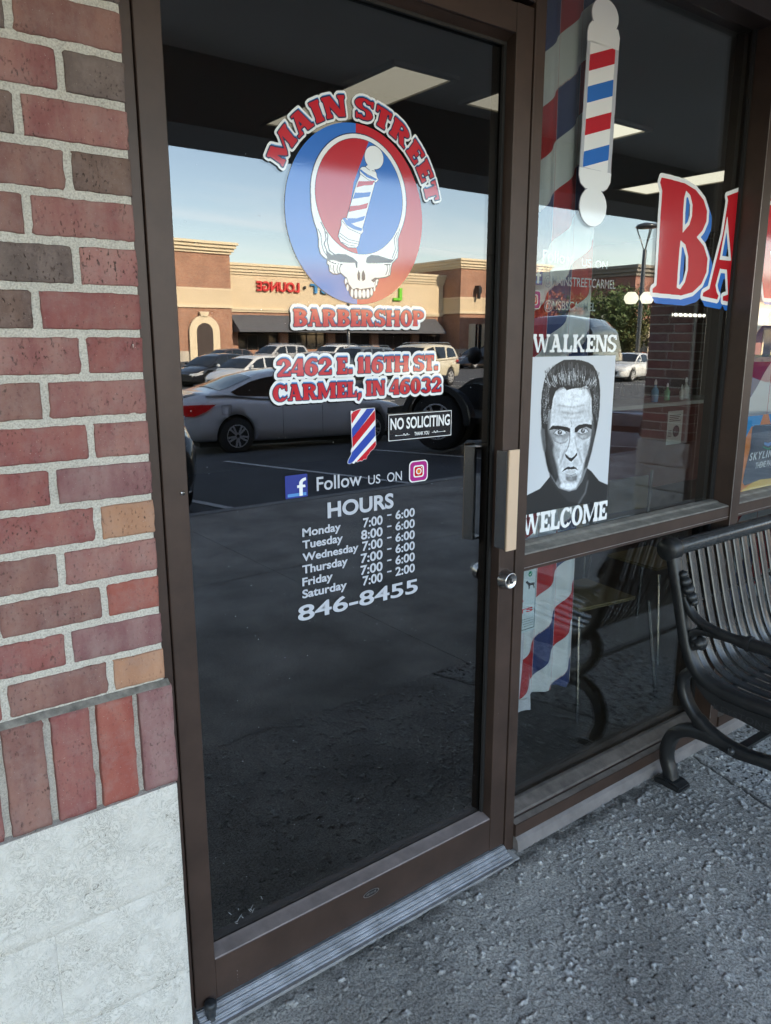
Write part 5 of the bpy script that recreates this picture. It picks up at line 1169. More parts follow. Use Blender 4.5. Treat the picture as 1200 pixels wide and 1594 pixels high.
# =========================================================== cars
def interp(tab, x):
    if x <= tab[0][0]: return tab[0][1:]
    for a, b_ in zip(tab[:-1], tab[1:]):
        if x <= b_[0]:
            t = (x-a[0])/(b_[0]-a[0]); return tuple(p+(q-p)*t for p, q in zip(a[1:], b_[1:]))
    return tab[-1][1:]
M_TYRE = mat('tyre_rubber', (0.018,0.018,0.019), 0.8); M_WELL = mat('wheel_well', (0.006,0.006,0.006), 0.9); M_CGLASS = mat('car_glass', (0.012,0.015,0.017), 0.04, spec=0.7)
M_TAIL = mat('tail_light_red', (0.42,0.008,0.01), 0.12, coat=1.0, emit=(1,.02,.02), estr=0.05); M_HEAD = mat('head_light', (0.6,0.62,0.65), 0.12, 0.3, coat=1.0); M_RIM = mat('alloy_rim', (0.62,0.62,0.63), 0.35, 0.35); M_TRIM = mat('black_trim', (0.015,0.015,0.016), 0.5); M_PLATE = mat('plate_white', (0.6,0.6,0.62), 0.4)
def paint(name, col): return mat(name, col, 0.30, 0.0, coat=1.0)
KINDS = {
 # stations: x, z_low, z_shoulder, z_deck, half width
 'sedan': dict(L=4.62, st=[(-2.31,.42,.78,.92,.62),(-2.24,.30,.84,1.02,.76),(-2.0,.24,.88,1.07,.84),(-1.5,.22,.90,1.07,.875),(-.8,.20,.88,.98,.885),(.6,.20,.86,.95,.885),(1.05,.20,.86,.95,.88),(1.6,.22,.80,.86,.86),(2.0,.22,.72,.78,.80),(2.22,.24,.62,.68,.66),(2.31,.30,.50,.56,.52)],
   wheels=(-1.33,1.37), R=.325, cab=(-1.85,1.15), roof=[(-1.85,1.065),(-1.5,1.17),(-1.1,1.32),(-.75,1.41),(-.35,1.455),(.1,1.455),(.45,1.39),(.8,1.21),(1.15,.955)],
   wins=[[(-1.42,1.10),(-1.02,1.27),(-.72,1.335),(-.52,1.35),(-.46,.99),(-1.30,1.03)],[(-.36,.985),(-.42,1.355),(.02,1.375),(.30,1.345),(.30,.965)],[(.36,.965),(.37,1.33),(.72,1.16),(.98,.985)]], rearglass=(-1.62,-.98), frontglass=(.45,1.08)),
 'hatch': dict(L=4.35, st=[(-2.17,.42,.85,1.0,.70),(-2.1,.28,.90,1.05,.80),(-1.6,.22,.90,1.02,.87),(-.8,.20,.88,.98,.885),(.8,.20,.88,.97,.885),(1.2,.22,.84,.94,.87),(1.7,.22,.76,.82,.83),(2.0,.24,.64,.70,.72),(2.17,.30,.52,.58,.56)],
   wheels=(-1.3,1.33), R=.32, cab=(-2.08,1.3), roof=[(-2.08,1.05),(-1.85,1.30),(-1.5,1.42),(-.6,1.48),(.1,1.47),(.5,1.38),(.9,1.18),(1.3,.945)],
   wins=[[(-1.75,1.12),(-1.5,1.32),(-1.1,1.38),(-.95,1.0),(-1.5,1.02)],[(-.88,1.0),(-.95,1.38),(-.1,1.39),(-.06,.98)],[(0,.98),(-.02,1.385),(.35,1.33),(.8,1.12),(1.0,.98)]], rearglass=(-2.02,-1.72), frontglass=(.55,1.25)),
 'suv': dict(L=4.8, st=[(-2.4,.5,1.0,1.15,.78),(-2.32,.36,1.05,1.18,.86),(-1.6,.30,1.06,1.16,.93),(-.8,.28,1.04,1.14,.94),(.8,.28,1.04,1.13,.94),(1.25,.30,1.0,1.12,.93),(1.8,.30,.94,1.02,.90),(2.2,.32,.84,.94,.82),(2.4,.38,.70,.80,.70)],
   wheels=(-1.4,1.45), R=.38, cab=(-2.34,1.35), roof=[(-2.34,1.2),(-2.15,1.62),(-1.9,1.74),(-.8,1.79),(.2,1.77),(.55,1.68),(.95,1.42),(1.35,1.13)],
   wins=[[(-2.05,1.24),(-1.95,1.58),(-1.3,1.64),(-1.12,1.2)],[(-1.02,1.2),(-1.12,1.66),(-.25,1.67),(-.2,1.18)],[(-.12,1.18),(-.14,1.67),(.35,1.62),(.85,1.34),(1.02,1.17)]], rearglass=(-2.28,-2.12), frontglass=(.6,1.3)),
 'pickup': dict(L=5.7, st=[(-2.9,.62,1.20,1.30,.92),(-2.84,.55,1.25,1.34,.98),(-2.0,.50,1.25,1.34,1.0),(-1.0,.48,1.24,1.32,1.0),(.5,.46,1.20,1.28,1.0),(1.2,.46,1.20,1.29,1.0),(1.9,.48,1.18,1.27,.99),(2.5,.50,1.10,1.20,.96),(2.72,.55,.95,1.10,.90),(2.8,.60,.85,1.0,.85)],
   wheels=(-1.78,1.75), R=.42, cab=(-.55,1.45), roof=[(-.55,1.30),(-.48,1.72),(-.36,1.88),(0,1.94),(.35,1.92),(.7,1.80),(1.05,1.55),(1.45,1.29)],
   wins=[[(-.40,1.36),(-.38,1.76),(-.20,1.79),(-.18,1.35)],[(-.12,1.34),(-.14,1.82),(.35,1.80),(.75,1.62),(1.1,1.33)]], rearglass=(-.53,-.44), frontglass=(.65,1.38)),
}
def roofz(K, x): return interp(K['roof'], x)[0]
def belt(K, x): return interp(K['st'], x)[2]
def side_y(K, x, z):
    """cabin side half width at height z"""
    st_ = interp(K['st'], x); return st_[3]*.965-(z-st_[2])*.36-.02
def make_car(kind, pm_, x, y, z, ang, label, cat, scale=1.0):
    K = KINDS[kind]; t = thing({'sedan':'sedan_car','hatch':'hatchback_car','suv':'suv_car','pickup':'pickup_truck'}[kind], label, cat, (x, y, z), ang); t.scale = (scale,)*3
    # body loft
    secs = []; L2 = K['L']/2; xs = sorted(set([s[0] for s in K['st']]+[-L2+K['L']*i/46 for i in range(47)]))
    for xx in xs:
        zl, zs, zd, hw = interp(K['st'], xx)
        half = [(0,zl),(hw*.80,zl),(hw*.93,zl+.05),(hw*.985,zl+(zs-zl)*.35),(hw,zl+(zs-zl)*.68),(hw*.985,zs-.02),(hw*.955,zs+(zd-zs)*.35),(hw*.86,zd-.015),(hw*.5,zd+.018),(0,zd+.028)]
        secs.append([(xx, yy, zz) for yy, zz in half]+[(xx, -yy, zz) for yy, zz in half[-2:0:-1]])
    n = len(secs[0]); b = MB(); b.add([p for s in secs for p in s], [(i*n+k, i*n+(k+1) % n, (i+1)*n+(k+1) % n, (i+1)*n+k) for i in range(len(secs)-1) for k in range(n)], True)
    b.add(secs[0], [tuple(range(n-1,-1,-1))]); b.add(secs[-1], [tuple(range(n))])
    me = b.mesh('body', pm_); bm = bmesh.new(); bm.from_mesh(me); bmesh.ops.remove_doubles(bm, verts=bm.verts, dist=1e-4); bmesh.ops.recalc_face_normals(bm, faces=bm.faces); bm.to_mesh(me); bm.free()
    body = link('body', me); cut = MB()
    for wx in K['wheels']:
        for s in (-1, 1): cut.lathe([(K['R']+.045, s*.55), (K['R']+.045, s*1.2)], (wx, 0, K['R']+.02), 'y', 32)
    # lathe in y leaves caps from add
    cme = cut.mesh('cut', M_WELL); co = link('cut', cme); md = body.modifiers.new('b', 'BOOLEAN'); md.operation = 'DIFFERENCE'; md.object = co; md.solver = 'EXACT'
    me2 = bpy.data.meshes.new_from_object(body.evaluated_get(bpy.context.evaluated_depsgraph_get()))
    body.modifiers.clear(); body.data = me2; bpy.data.objects.remove(co); body.parent = t
    # cabin
    c0, c1 = K['cab']; secs = []; M_ = 40
    for i in range(M_+1):
        xx = c0+(c1-c0)*i/M_; zr = roofz(K, xx); zb = belt(K, xx)-.02; yb_ = side_y(K, xx, zb); e = min(.09, max(zr-zb, .012)*.5); yr_ = side_y(K, xx, zr-e)
        half = [(yb_,zb),(yr_,zr-e),(yr_-.05,zr-e*.3),(yr_*.6,zr),(0,zr+.015)]
        secs.append([(xx,yy,zz) for yy, zz in half]+[(xx,-yy,zz) for yy, zz in half[-2::-1]])
    n = len(secs[0]); b = MB(); b.add([p for s in secs for p in s], [(i*n+k, i*n+k+1, (i+1)*n+k+1, (i+1)*n+k) for i in range(M_) for k in range(n-1)], True)
    b.add(secs[0], [tuple(range(n))]); b.add(secs[-1], [tuple(range(n-1,-1,-1))]); b.build('roof', pm_, t)
    # glass
    for wp in K['wins']:
        zc = [p[1] for p in wp]; x0, x1 = min(p[0] for p in wp), max(p[0] for p in wp); NN = 14
        for s in (-1, 1):
            vv = []; 
            for i in range(NN+1):
                xx = x0+(x1-x0)*(i/NN)*.998+.0005; zz = []
                for (xa, za), (xb, zb) in zip(wp, wp[1:]+wp[:1]):
                    if (xa-xx)*(xb-xx) <= 0 and xa != xb: zz.append(za+(zb-za)*(xx-xa)/(xb-xa))
                if not zz: zz = [zc[0]]
                for q in (min(zz), (min(zz)+max(zz))/2, max(zz)): vv.append((xx, s*(side_y(K, xx, q)+.006), q))
            b = MB(); b.add(vv, [(3*i+k, 3*i+k+1, 3*i+k+4, 3*i+k+3) for i in range(NN) for k in range(2)], True); b.build('side_window', M_CGLASS, t)
    for nm, (g0, g1) in (('rear_window', K['rearglass']), ('windscreen', K['frontglass'])):
        b = MB(); vv = []; NN = 10
        for i in range(NN+1):
            xx = g0+(g1-g0)*i/NN; zr = roofz(K, xx)
            zb = belt(K, xx)-.02; e = min(.09, max(zr-zb, .012)*.5); yr_ = side_y(K, xx, zr-e); yr_ = yr_-.05
            for q in (-1,-.6,0,.6,1):
                zz = (zr-e*.3 if abs(q) == 1 else (zr if abs(q) == .6 else zr+.015)); vv.append((xx, q*yr_*(1 if abs(q) != .6 else 1.0), zz+.012))
        b.add(vv, [(5*i+k, 5*i+k+1, 5*i+k+6, 5*i+k+5) for i in range(NN) for k in range(4)], True); b.build(nm, M_CGLASS, t)
    # wheels
    R = K['R']; hw = interp(K['st'], 0)[3]
    for wx in K['wheels']:
        for s in (-1, 1):
            wh = link('wheel', None, t); wh.location = (wx, s*(hw-.13), R)
            wh_me = MB(); wh_me.lathe([(R*.62, s*.11), (R*.90, s*.115), (R*.98, s*.085), (R, s*.03), (R, -s*.07), (R*.9, -s*.11), (0, -s*.11)], (0,0,0), 'y', 36)
            bpy.data.objects.remove(wh); wh = wh_me.build('wheel', M_TYRE, t); wh.location = (wx, s*(hw-.13), R)
            b = MB(); b.lathe([(R*.62, s*.11), (R*.60, s*.03), (0, s*.03)], (0,0,0), 'y', 28); b.build('rim_barrel', M_WELL, wh)
            b = MB(); b.lathe([(R*.63, s*.108), (R*.63, s*.118), (R*.585, s*.118), (R*.585, s*.10)], (0,0,0), 'y', 32); b.lathe([(R*.14, s*.06),(R*.14, s*.105),(0, s*.108)], (0,0,0), 'y', 14)
            for k in range(10):
                a = 2*pi*k/10+(.12 if k % 2 else -.12); d = (cos(a), sin(a)); nn_ = (-sin(a)*.017, cos(a)*.017)
                q = [(d[0]*r_+sg*nn_[0], d[1]*r_+sg*nn_[1]) for r_, sg in ((R*.1,-1),(R*.1,1),(R*.6,1),(R*.6,-1))]; b.prism(q, s*.098, s*.120, 'y')
            b.build('rim', M_RIM, wh)
            b = MB(); b.lathe([(R+.04, s*.0),(R+.04, -s*.30),(0, -s*.30)], (wx, s*(hw-.16), R+.02), 'y', 26); b.build('wheel_well', M_WELL, t)
    b = MB(); zl = interp(K['st'], 0)[0]; b.box(-L2*.86, L2*.86, -hw*.8, hw*.8, zl-.06, zl+.02); b.build('underbody', M_WELL, t)
    # lamps, mirror, handles, trim
    zs_r = interp(K['st'], -L2+.1)[1]; zs_f = interp(K['st'], L2-.2)[1]
    for s in (-1, 1):
        # tail lamp wraps the corner
        vv = []; fs = []
        tl = [(-L2-.006, .42),(-L2+.0, .62),(-L2+.08, .765),(-L2+.22, .832),(-L2+.42, .866),(-L2+.60, .878)]
        hh = [(.06,.05),(.06,.06),(.075,.10),(.08,.105),(.078,.045),(.070,-.045)]
        for (xx, yy), (up, dn) in zip(tl, hh):
            k_ = hw/.885; zc_ = zs_r-.005; vv += [(xx-.004, s*(yy*k_+.012), zc_-dn*1.3), (xx-.004, s*(yy*k_+.012), zc_+up*.75)]
        b = MB(); b.add(vv, [(2*i, 2*i+1, 2*i+3, 2*i+2) for i in range(5)], True); b.build('tail_light', M_TAIL, t)
        vv = []; hl_ = [(L2+.004,.42),(L2-.06,.60),(L2-.20,.72),(L2-.45,.815)]
        for (xx, yy), (dn, up) in zip(hl_, ((.05,.03),(.06,.05),(.05,.07),(.0,.06))):
            k_ = hw/.885; zc_ = zs_f-.06; vv += [(xx+.012, s*(yy*k_+.02), zc_-dn), (xx+.008, s*(yy*k_+.01), zc_+up)]
        b = MB(); b.add(vv, [(2*i, 2*i+1, 2*i+3, 2*i+2) for i in range(3)], True); b.build('headlight', M_HEAD, t)
        mxx = K['wins'][-1][-1][0]-.05; mz = belt(K, mxx)+.08; ms = 1.5 if kind == 'pickup' else 1.0
        b = MB(); b.tube([(mxx, s*(side_y(K, mxx, mz)), mz-.02), (mxx, s*(side_y(K, mxx, mz)+.10), mz)], .02, 6); b.lathe([(0,-.045*ms),(.06*ms,-.04*ms),(.085*ms,0),(.07*ms,.05*ms),(0,.06*ms)], (mxx+.02, s*(side_y(K, mxx, mz)+.16*ms), mz+.02), 'x', 12); b.build('mirror', pm_ if kind != 'pickup' else M_TRIM, t)
        for wp in K['wins'][-2:]:
            hx_ = min(p[0] for p in wp)+.10; hz_ = belt(K, hx_)-.11; hw_ = interp(K['st'], hx_)[3]
            b = MB(); b.tube([(hx_-.02, s*(hw_*.975), hz_), (hx_+.03, s*(hw_*.975+.035), hz_+.004), (hx_+.16, s*(hw_*.975+.035), hz_+.004), (hx_+.21, s*(hw_*.975), hz_)], .013, 6); b.build('door_handle', pm_, t)
            # door shut line
            b = MB(); xx = min(p[0] for p in wp)-.04; zl_, zs_, zd_, w_ = interp(K['st'], xx); b.box(xx-.003, xx+.003, min(s*w_*1.0, s*(w_*1.0+.0015)), max(s*w_*1.0, s*(w_*1.0+.0015)), zl_+.12, zs_-.04); b.build('door_gap', M_TRIM, t)
    b = MB(); b.box(L2-.03, L2+.012, -.42, .42, .40, .54); b.build('grille', M_TRIM, t)
    b = MB(); b.box(-L2-.01, -L2+.02, -.16, .16, zs_r-.16, zs_r-.04); b.build('number_plate', M_PLATE, t)
    if kind == 'sedan':   # fuel flap outline and boot lip
        b = MB(); zf, xf = .80, -1.52; yy = interp(K['st'], xf)[3]*.995+.001
        for x0, x1, z0, z1 in ((-.085,.085,.08,.083),(-.085,.085,-.083,-.08),(-.086,-.083,-.08,.08),(.083,.086,-.08,.08)): b.box(xf+x0, xf+x1, yy-.01, yy+.003, zf+z0, zf+z1)
        b.build('fuel_flap', mat('shut_line', (0.12,0.13,0.14), .6), t)
        b = MB(); b.prism([(-2.30,1.045),(-2.02,1.095),(-2.0,1.075),(-2.24,1.02)], -.66, .66, 'y'); b.build('boot_lip', pm_, t)
    if kind == 'pickup':
        b = MB(); b.tube([(-1.0,1.04,.46),(1.15,1.04,.46)], .05, 8); b.build('running_board', M_CHROME, t)
        for wx in K['wheels']:
            for s in (-1, 1):
                pr = [(K['R']+.045, 0)]; b = MB(); q = []
                o_ = [(wx+(R+.14)*cos(radians(a)), R+.02+(R+.12)*sin(radians(a))) for a in range(-5, 186, 10)]; i_ = [(wx+(R+.045)*cos(radians(a)), R+.02+(R+.045)*sin(radians(a))) for a in range(185, -6, -10)]
                b.prism(o_+i_, s*.985, s*1.035, 'y'); b.build('fender_flare', M_TRIM, t)
    if kind == 'suv':
        for s in (-1, 1): b = MB(); b.tube([(-1.9,s*.56,1.78),(-1.7,s*.57,1.84),(.0,s*.57,1.85),(.25,s*.56,1.80)], .018, 6); b.build('roof_rail', M_CHROME, t)
    return t
WHITE = paint('white_car_paint', (0.62,0.63,0.63)); SILV = paint('pearl_white_paint', (0.85,0.87,0.90)); BLK = paint('black_car_paint', (0.012,0.013,0.016)); NAVYP = paint('dark_slate_paint', (0.10,0.118,0.14)); BRN = paint('brown_car_paint', (0.06,0.04,0.03)); CRM = paint('ivory_car_paint', (0.62,0.56,0.42)); SIL = paint('silver_car_paint', (0.42,0.42,0.42)); GRNP = paint('dark_green_paint', (0.02,0.045,0.03))
# white sedan crossing the lane: near-side rear wheel stands at about (6.44, -11.1)
ha = radians(8); hx_, hy_ = cos(ha), sin(ha)
cx_, cy_ = 6.44+hx_*1.33-(-hy_)*-.80, -11.1+hy_*1.33-hx_*.80
make_car('sedan', SILV, cx_, cy_, zlot(cy_)-.0, ha, 'white sedan with a red tail light crossing the shaded lane', 'car')
# pickup backed in, nose to the lot
ta = atan2(-.91, -.42); fx_, fy_ = 9.27, -8.26
make_car('pickup', NAVYP, fx_-cos(ta)*1.75, fy_-sin(ta)*1.75, zlot(-6.5), ta, 'dark slate pickup truck with big wheels at the right edge of the door reflection', 'truck', 1.1)
make_car('suv', BLK, 2.32, -7.75, zlot(-7.5), radians(93), 'black suv parked nose in, its corner at the left edge of the door glass', 'car')
def far(kind, pm_, az, dist, ang, label, cat='car', scale=1.0):
    """az: degrees from straight across the lot; ang heading"""
    a = radians(az); x = dist*sin(a); y = 1.53-dist*cos(a); return make_car(kind, pm_, x, y, zlot(y), radians(ang), label, cat, scale)
far('hatch', BLK, 24.9, 38.5, 158, 'black hatchback parked behind and left of the white hatchback')
far('hatch', WHITE, 27.4, 34, 160, 'white hatchback in the sun facing left, roof behind the street number')
far('suv', CRM, 39.4, 36.5, 160, 'large ivory suv with roof rails in the sun behind the pickup', scale=1.1)
far('sedan', BRN, 43.9, 60, 172, 'dark brown sedan parked in front of the right brick tower')
far('hatch', BRN, 25.6, 58, 165, 'brown hatchback parked before the arched doorway')
far('suv', SIL, 29.3, 55, 165, 'silver suv parked before the awning, third row')
far('suv', WHITE, 33.4, 54, 160, 'white suv third row right of the silver one')
far('suv', NAVYP, 35.2, 43, 165, 'dark slate suv with roof rails behind the street name')
far('hatch', SIL, 32.2, 44, 160, 'silver hatchback half hidden behind the white street number')
far('sedan', SIL, 38.7, 50, 170, 'silver sedan between the dark slate and ivory suvs')
far('sedan', WHITE, 54.5, 45, 170, 'white sedan parked beneath the green tree')
far('sedan', GRNP, 48, 50, 170, 'dark green sedan hidden behind the door frame, far row')

# =========================================================== lettering on the windows
YV = YW-.0036
def Q(px, py): return gp(px, py, YV)
win_print = frame
def z6(x, y): return Q(780+x/2.857, y/2.857)
# frame was rebased to (2.1,0,0): children keep world coordinates minus that offset
def under(o, parent):
    o.parent = parent; o.location = Vector(o.location)-parent.location
# big letters
RB_ = Ras(Q(1005,500)[0], Q(1005,500)[1]-.05, MX0-.002, Q(1005,250)[1]+.12, .0012)
mB = RB_.new()
Bp = [(712,790),(760,800),(815,815),(865,845),(900,890),(915,940),(912,985),(895,1025),(868,1055),(900,1095),(917,1150),(912,1210),(890,1262),(850,1300),(800,1314),(740,1308),(672,1302),(672,1284),(690,1270),(700,1100),(710,920),(716,850),(706,812)]
RB_.poly(mB, [z6(*p) for p in Bp])
RB_.poly(mB, [z6(*p) for p in [(822,848),(840,868),(850,910),(848,960),(836,1000),(806,1036),(808,950),(813,880)]], False)
RB_.poly(mB, [z6(*p) for p in [(797,1068),(818,1088),(831,1140),(830,1200),(816,1255),(795,1287),(780,1280),(786,1180),(792,1110)]], False)
Ap = [(1003,872),(1040,858),(1120,826),(1140,826),(1185,1335),(1205,1345),(1205,1365),(985,1338),(985,1318),(1008,1310),(1003,1200),(972,1195),(952,1270),(958,1300),(966,1316),(960,1332),(895,1318),(897,1302),(925,1285),(950,1180),(985,1040),(1008,890)]
RB_.poly(mB, [z6(*p) for p in Ap]); RB_.poly(mB, [z6(*p) for p in [(1005,960),(1022,1160),(970,1155)]], False)
RB_.poly(mB, [z6(*p) for p in [(1060,900),(1075,895),(1095,1165),(1080,1170)]], False) if False else None
wb = RB_.dil(mB, .013); bb = RB_.dil(RB_.shift(mB, .022, -.020), .012) | RB_.dil(RB_.shift(mB, .011, -.010), .012)
o = decal('window_lettering', RB_, bb & ~RB_.dil(mB, .0), YV, V_BLUE, None, 'big red B A window letters with white and blue edging'); under(o, frame)
decal('letter_border', RB_, wb, -.0004, V_WHITE, o); decal('letter_face', RB_, mB, -.0008, V_RED, o)
# next window: start of the R
xr0 = MX1+.03; za_, zb_ = Q(1185,300)[1], Q(1178,462)[1]
GR = glyphs(.34, .10, .05); zt_, zb2 = gp(1195, 316, YV)[1], gp(1185, 464, YV)[1]
RR = Ras(MX1+.003, zb2-.06, MX1+.62, zt_+.03, .0015); mR = slab_mask(RR, GR, 'R', MX1-.015, MX1+.28, zb2, zt_-zb2)
o = decal('window_lettering', RR, RR.dil(RR.shift(mR, .014, -.014), .011), YV, V_BLUE, None, 'big red R on the right window'); under(o, frame)
decal('letter_border', RR, RR.dil(mR, .013), -.0004, V_WHITE, o); decal('letter_face', RR, mR, -.0008, V_RED, o)
# barber pole decal
RP = Ras(z6(330,0)[0]-.03, z6(400,1020)[1]-.03, z6(540,0)[0]+.06, z6(460,-20)[1]+.1, .001)
def ellz(m, cx, cy, rx, ry, ras=RP):
    c = z6(cx, cy); ras.ell(m, c[0], c[1], abs(z6(cx+rx, cy)[0]-z6(cx-rx, cy)[0])/2, abs(z6(cx, cy+ry)[1]-z6(cx, cy-ry)[1])/2)
k1 = RP.new(); ellz(k1, 463, 72, 60, 78)
k2 = RP.new(); ellz(k2, 408, 920, 60, 88)
cap = RP.new(); RP.poly(cap, [z6(*p) for p in [(383,180),(384,140),(392,108),(405,92),(430,105),(500,125),(520,135),(527,170),(521,226)]])
cap2 = RP.new(); RP.poly(cap2, [z6(*p) for p in [(348,742),(488,772),(484,815),(470,840),(455,850),(400,842),(372,835),(352,812),(346,780)]])
tube = RP.new(); RP.poly(tube, [z6(*p) for p in [(385,178),(522,222),(486,775),(349,744)]])
inner = RP.new(); RP.poly(inner, [z6(*p) for p in [(397,180),(507,222),(472,768),(362,742)]])
o = decal('pole_decal', RP, RP.dil(k1 | k2 | cap | cap2 | tube, .0022), YV, V_MID, None, 'flat barber pole decal with red and blue bands'); under(o, frame)
decal('pole_tube', RP, tube, -.0004, V_GREY, o); decal('pole_ground', RP, inner, -.0008, V_WHITE, o); decal('pole_cap', RP, cap, -.0008, V_WHITE, o); decal('pole_cap', RP, cap2, -.0008, V_WHITE, o); decal('pole_knob', RP, k1, -.0012, V_WHITE, o); decal('pole_knob', RP, k2, -.0012, V_WHITE, o)
for y0, y1, mt_ in ((248,320,V_RED),(388,460,V_BLUE),(530,602,V_RED),(672,740,V_BLUE)):
    m = RP.new(); d = -30; RP.poly(m, [z6(*p) for p in [(330,y0+12),(330,y1+12),(560,y1+d-20),(560,y0+d-20)]]); decal('pole_band', RP, m & inner, -.0012, mt_, o)
# fainter social lettering behind the glass
YI = YW+.0045
def Qi(px, py): return gp(px, py, YI)
z7 = lambda x, y: (780+x/2.857, 320+y/2.857)
for s, pl, xr, ct in (('Follow',(184,250),(322,265),(184,195)),('US',(358,270),(400,275),(358,236)),('ON',(418,278),(472,280),(418,244)),('@MAINSTREETCARMEL',(192,352),(508,370),(192,310)),('@MSBSCARMEL',(192,462),(418,470),(192,422))):
    o = otext('social_lettering', s, z7(*pl), z7(*xr), z7(*ct), .008, V_FOG, None, YI, Qi, shadow=False); o.parent = frame; o.location = (-frame.location.x, YI, 0)
a_, b_ = Qi(*z7(118,350)), Qi(*z7(186,264)); o = f_mark(a_[0], a_[1], b_[0], b_[1], YI, None); under(o, frame)
a_, b_ = Qi(*z7(112,460)), Qi(*z7(178,378)); o = cam_mark(a_[0], a_[1], b_[0], b_[1], YI, None); under(o, frame)

# slab lettering above and under the poster (on the glass)
GW = glyphs(.23, .15, .075, 1.0)
def wtext(s, pl, pr, top):
    (x0, z0), (x1, z1) = Q(*pl), Q(*pr); h = Q(*top)[1]-z0; ras = Ras(x0-.01, z0-.02, x1+.01, z0+h+.02, .0007)
    m = slab_mask(ras, GW, s, x0, x1, z0, h, .03, z1); o = decal('window_lettering', ras, m, YV, V_WHITE, None, 'white slab word '+s); under(o, frame)
wtext('WALKENS', (826,549), (959,547.5), (826,520)); wtext('WELCOME', (810,835), (944,808), (810,803))

# =========================================================== portrait poster
pz = lambda x, y: Q(800+x/4.983, 540+y/4.983)
X0p, Z1p = pz(138, 78)[0]-.0, (pz(140,78)[1]+pz(796,66)[1])/2
X1p = pz(757, 560)[0]; X0p = pz(118, 560)[0]; Z0p = (pz(88,1300)[1]+pz(718,1186)[1])/2
Wp, Hp = X1p-X0p, Z1p-Z0p; NX, NZ = 290, int(290*Hp/Wp); sx, sz = NX/Wp, NZ/Hp
img = np.full((NZ+1, NX+1), .62); RPp = Ras(X0p, Z0p, X1p, Z1p, Wp/NX)
def blur(a, r):
    for _ in range(2):
        k = int(max(round(r*.8), 1)); p = np.pad(a, k, mode='edge'); c = np.cumsum(np.pad(p, ((1,0),(0,0))), 0); p = (c[2*k+1:]-c[:-2*k-1])/(2*k+1); c = np.cumsum(np.pad(p, ((0,0),(1,0))), 1); a = (c[:, 2*k+1:]-c[:, :-2*k-1])/(2*k+1)
    return a
def pp(pts, val, soft=0, alpha=1.0):
    global img
    m = RPp.new(); RPp.poly(m, [pz(*p) for p in pts]); m = m[:NZ+1, :NX+1].astype(float)
    if soft: m = blur(m, soft)
    img = img*(1-m*alpha)+val*m*alpha
def pe(cx, cy, rx, ry, val, soft=0, alpha=1.0): pp([(cx+rx*cos(2*pi*k/24), cy+ry*sin(2*pi*k/24)) for k in range(24)], val, soft, alpha)
def pl_(pts, w, val, soft=1, alpha=1.0):
    global img
    m = RPp.new(); RPp.stroke(m, [pz(*p) for p in pts], w/4.983*.0013); m = m[:NZ+1, :NX+1].astype(float)
    if soft: m = blur(m, soft)
    img = img*(1-m*alpha)+val*m*alpha
# shirt, neck, head (lights and darks of a printed high-contrast portrait)
pp([(60,1170),(200,1100),(275,1010),(330,960),(560,935),(600,965),(660,1040),(750,1080),(750,1330),(40,1330)], .020)
pp([(275,960),(560,900),(572,1010),(545,1110),(500,1210),(420,1200),(330,1100),(275,1010)], .035, 1)
pp([(222,400),(214,620),(232,800),(246,880),(262,960),(300,1030),(345,1095),(420,1122),(480,1110),(530,1040),(570,930),(600,820),(632,680),(650,560),(655,420),(600,320),(300,300)], .22, 0)
pp([(300,360),(282,560),(278,640),(305,760),(322,900),(345,1010),(380,1085),(430,1112),(480,1095),(520,1010),(545,900),(575,800),(600,700),(606,560),(600,400),(560,320),(380,320)], .66, 3)
pp([(216,540),(212,640),(232,810),(250,900),(275,980),(325,1060),(338,1010),(312,880),(300,790),(280,720),(262,640),(262,560)], .018, 2, .97)
pp([(262,640),(300,700),(322,780),(318,850),(345,930),(350,1040),(318,1020),(290,900),(262,760)], .06, 4, .75)
pp([(606,560),(645,600),(625,700),(600,820),(565,930),(540,960),(556,860),(585,760),(596,660)], .05, 3, .85)
pe(450,400,120,75,.88,8,.8); pe(440,560,90,22,.80,5,.6); pe(345,800,34,70,.74,6,.7); pe(540,790,22,50,.74,5,.7)
pl_([(345,452),(450,470),(545,452)], 7, .42, 1, .8); pl_([(365,505),(450,520),(535,500)], 6, .44, 1, .75); pl_([(380,548),(450,556),(520,545)], 5, .5, 1, .6)
pl_([(330,380),(350,460),(352,540)], 9, .45, 2, .5); pl_([(588,400),(580,480),(590,560)], 9, .35, 2, .6)
# brows and eye sockets
pp([(278,690),(272,640),(300,615),(370,620),(432,640),(428,700),(380,730),(310,720)], .20, 4, .75); pp([(470,650),(500,612),(560,606),(602,615),(596,680),(560,710),(495,700)], .20, 4, .75)
pp([(268,645),(296,612),(350,612),(412,622),(434,634),(436,664),(405,654),(350,636),(305,640)], .010, 0); pp([(468,664),(470,630),(500,606),(555,596),(604,604),(602,640),(560,620),(510,634),(486,662)], .010, 0)
pp([(312,668),(330,650),(358,644),(386,652),(402,668),(380,682),(345,686)], .60, 0); pp([(492,660),(510,640),(538,632),(562,642),(574,656),(552,668),(520,672)], .60, 0)
pe(354,664,17,18,.02,0); pe(533,651,16,17,.02,0); pe(354,665,9,10,.22,0); pe(533,652,9,10,.22,0); pe(358,657,4,4,.9); pe(537,644,4,4,.9)
pl_([(304,672),(326,646),(358,638),(388,646),(408,668)], 7, .01, 0); pl_([(486,662),(506,636),(538,626),(564,636),(580,658)], 7, .01, 0)
pl_([(312,676),(345,690),(385,684)], 4, .08, 0); pl_([(494,668),(522,678),(556,672)], 4, .08, 0)
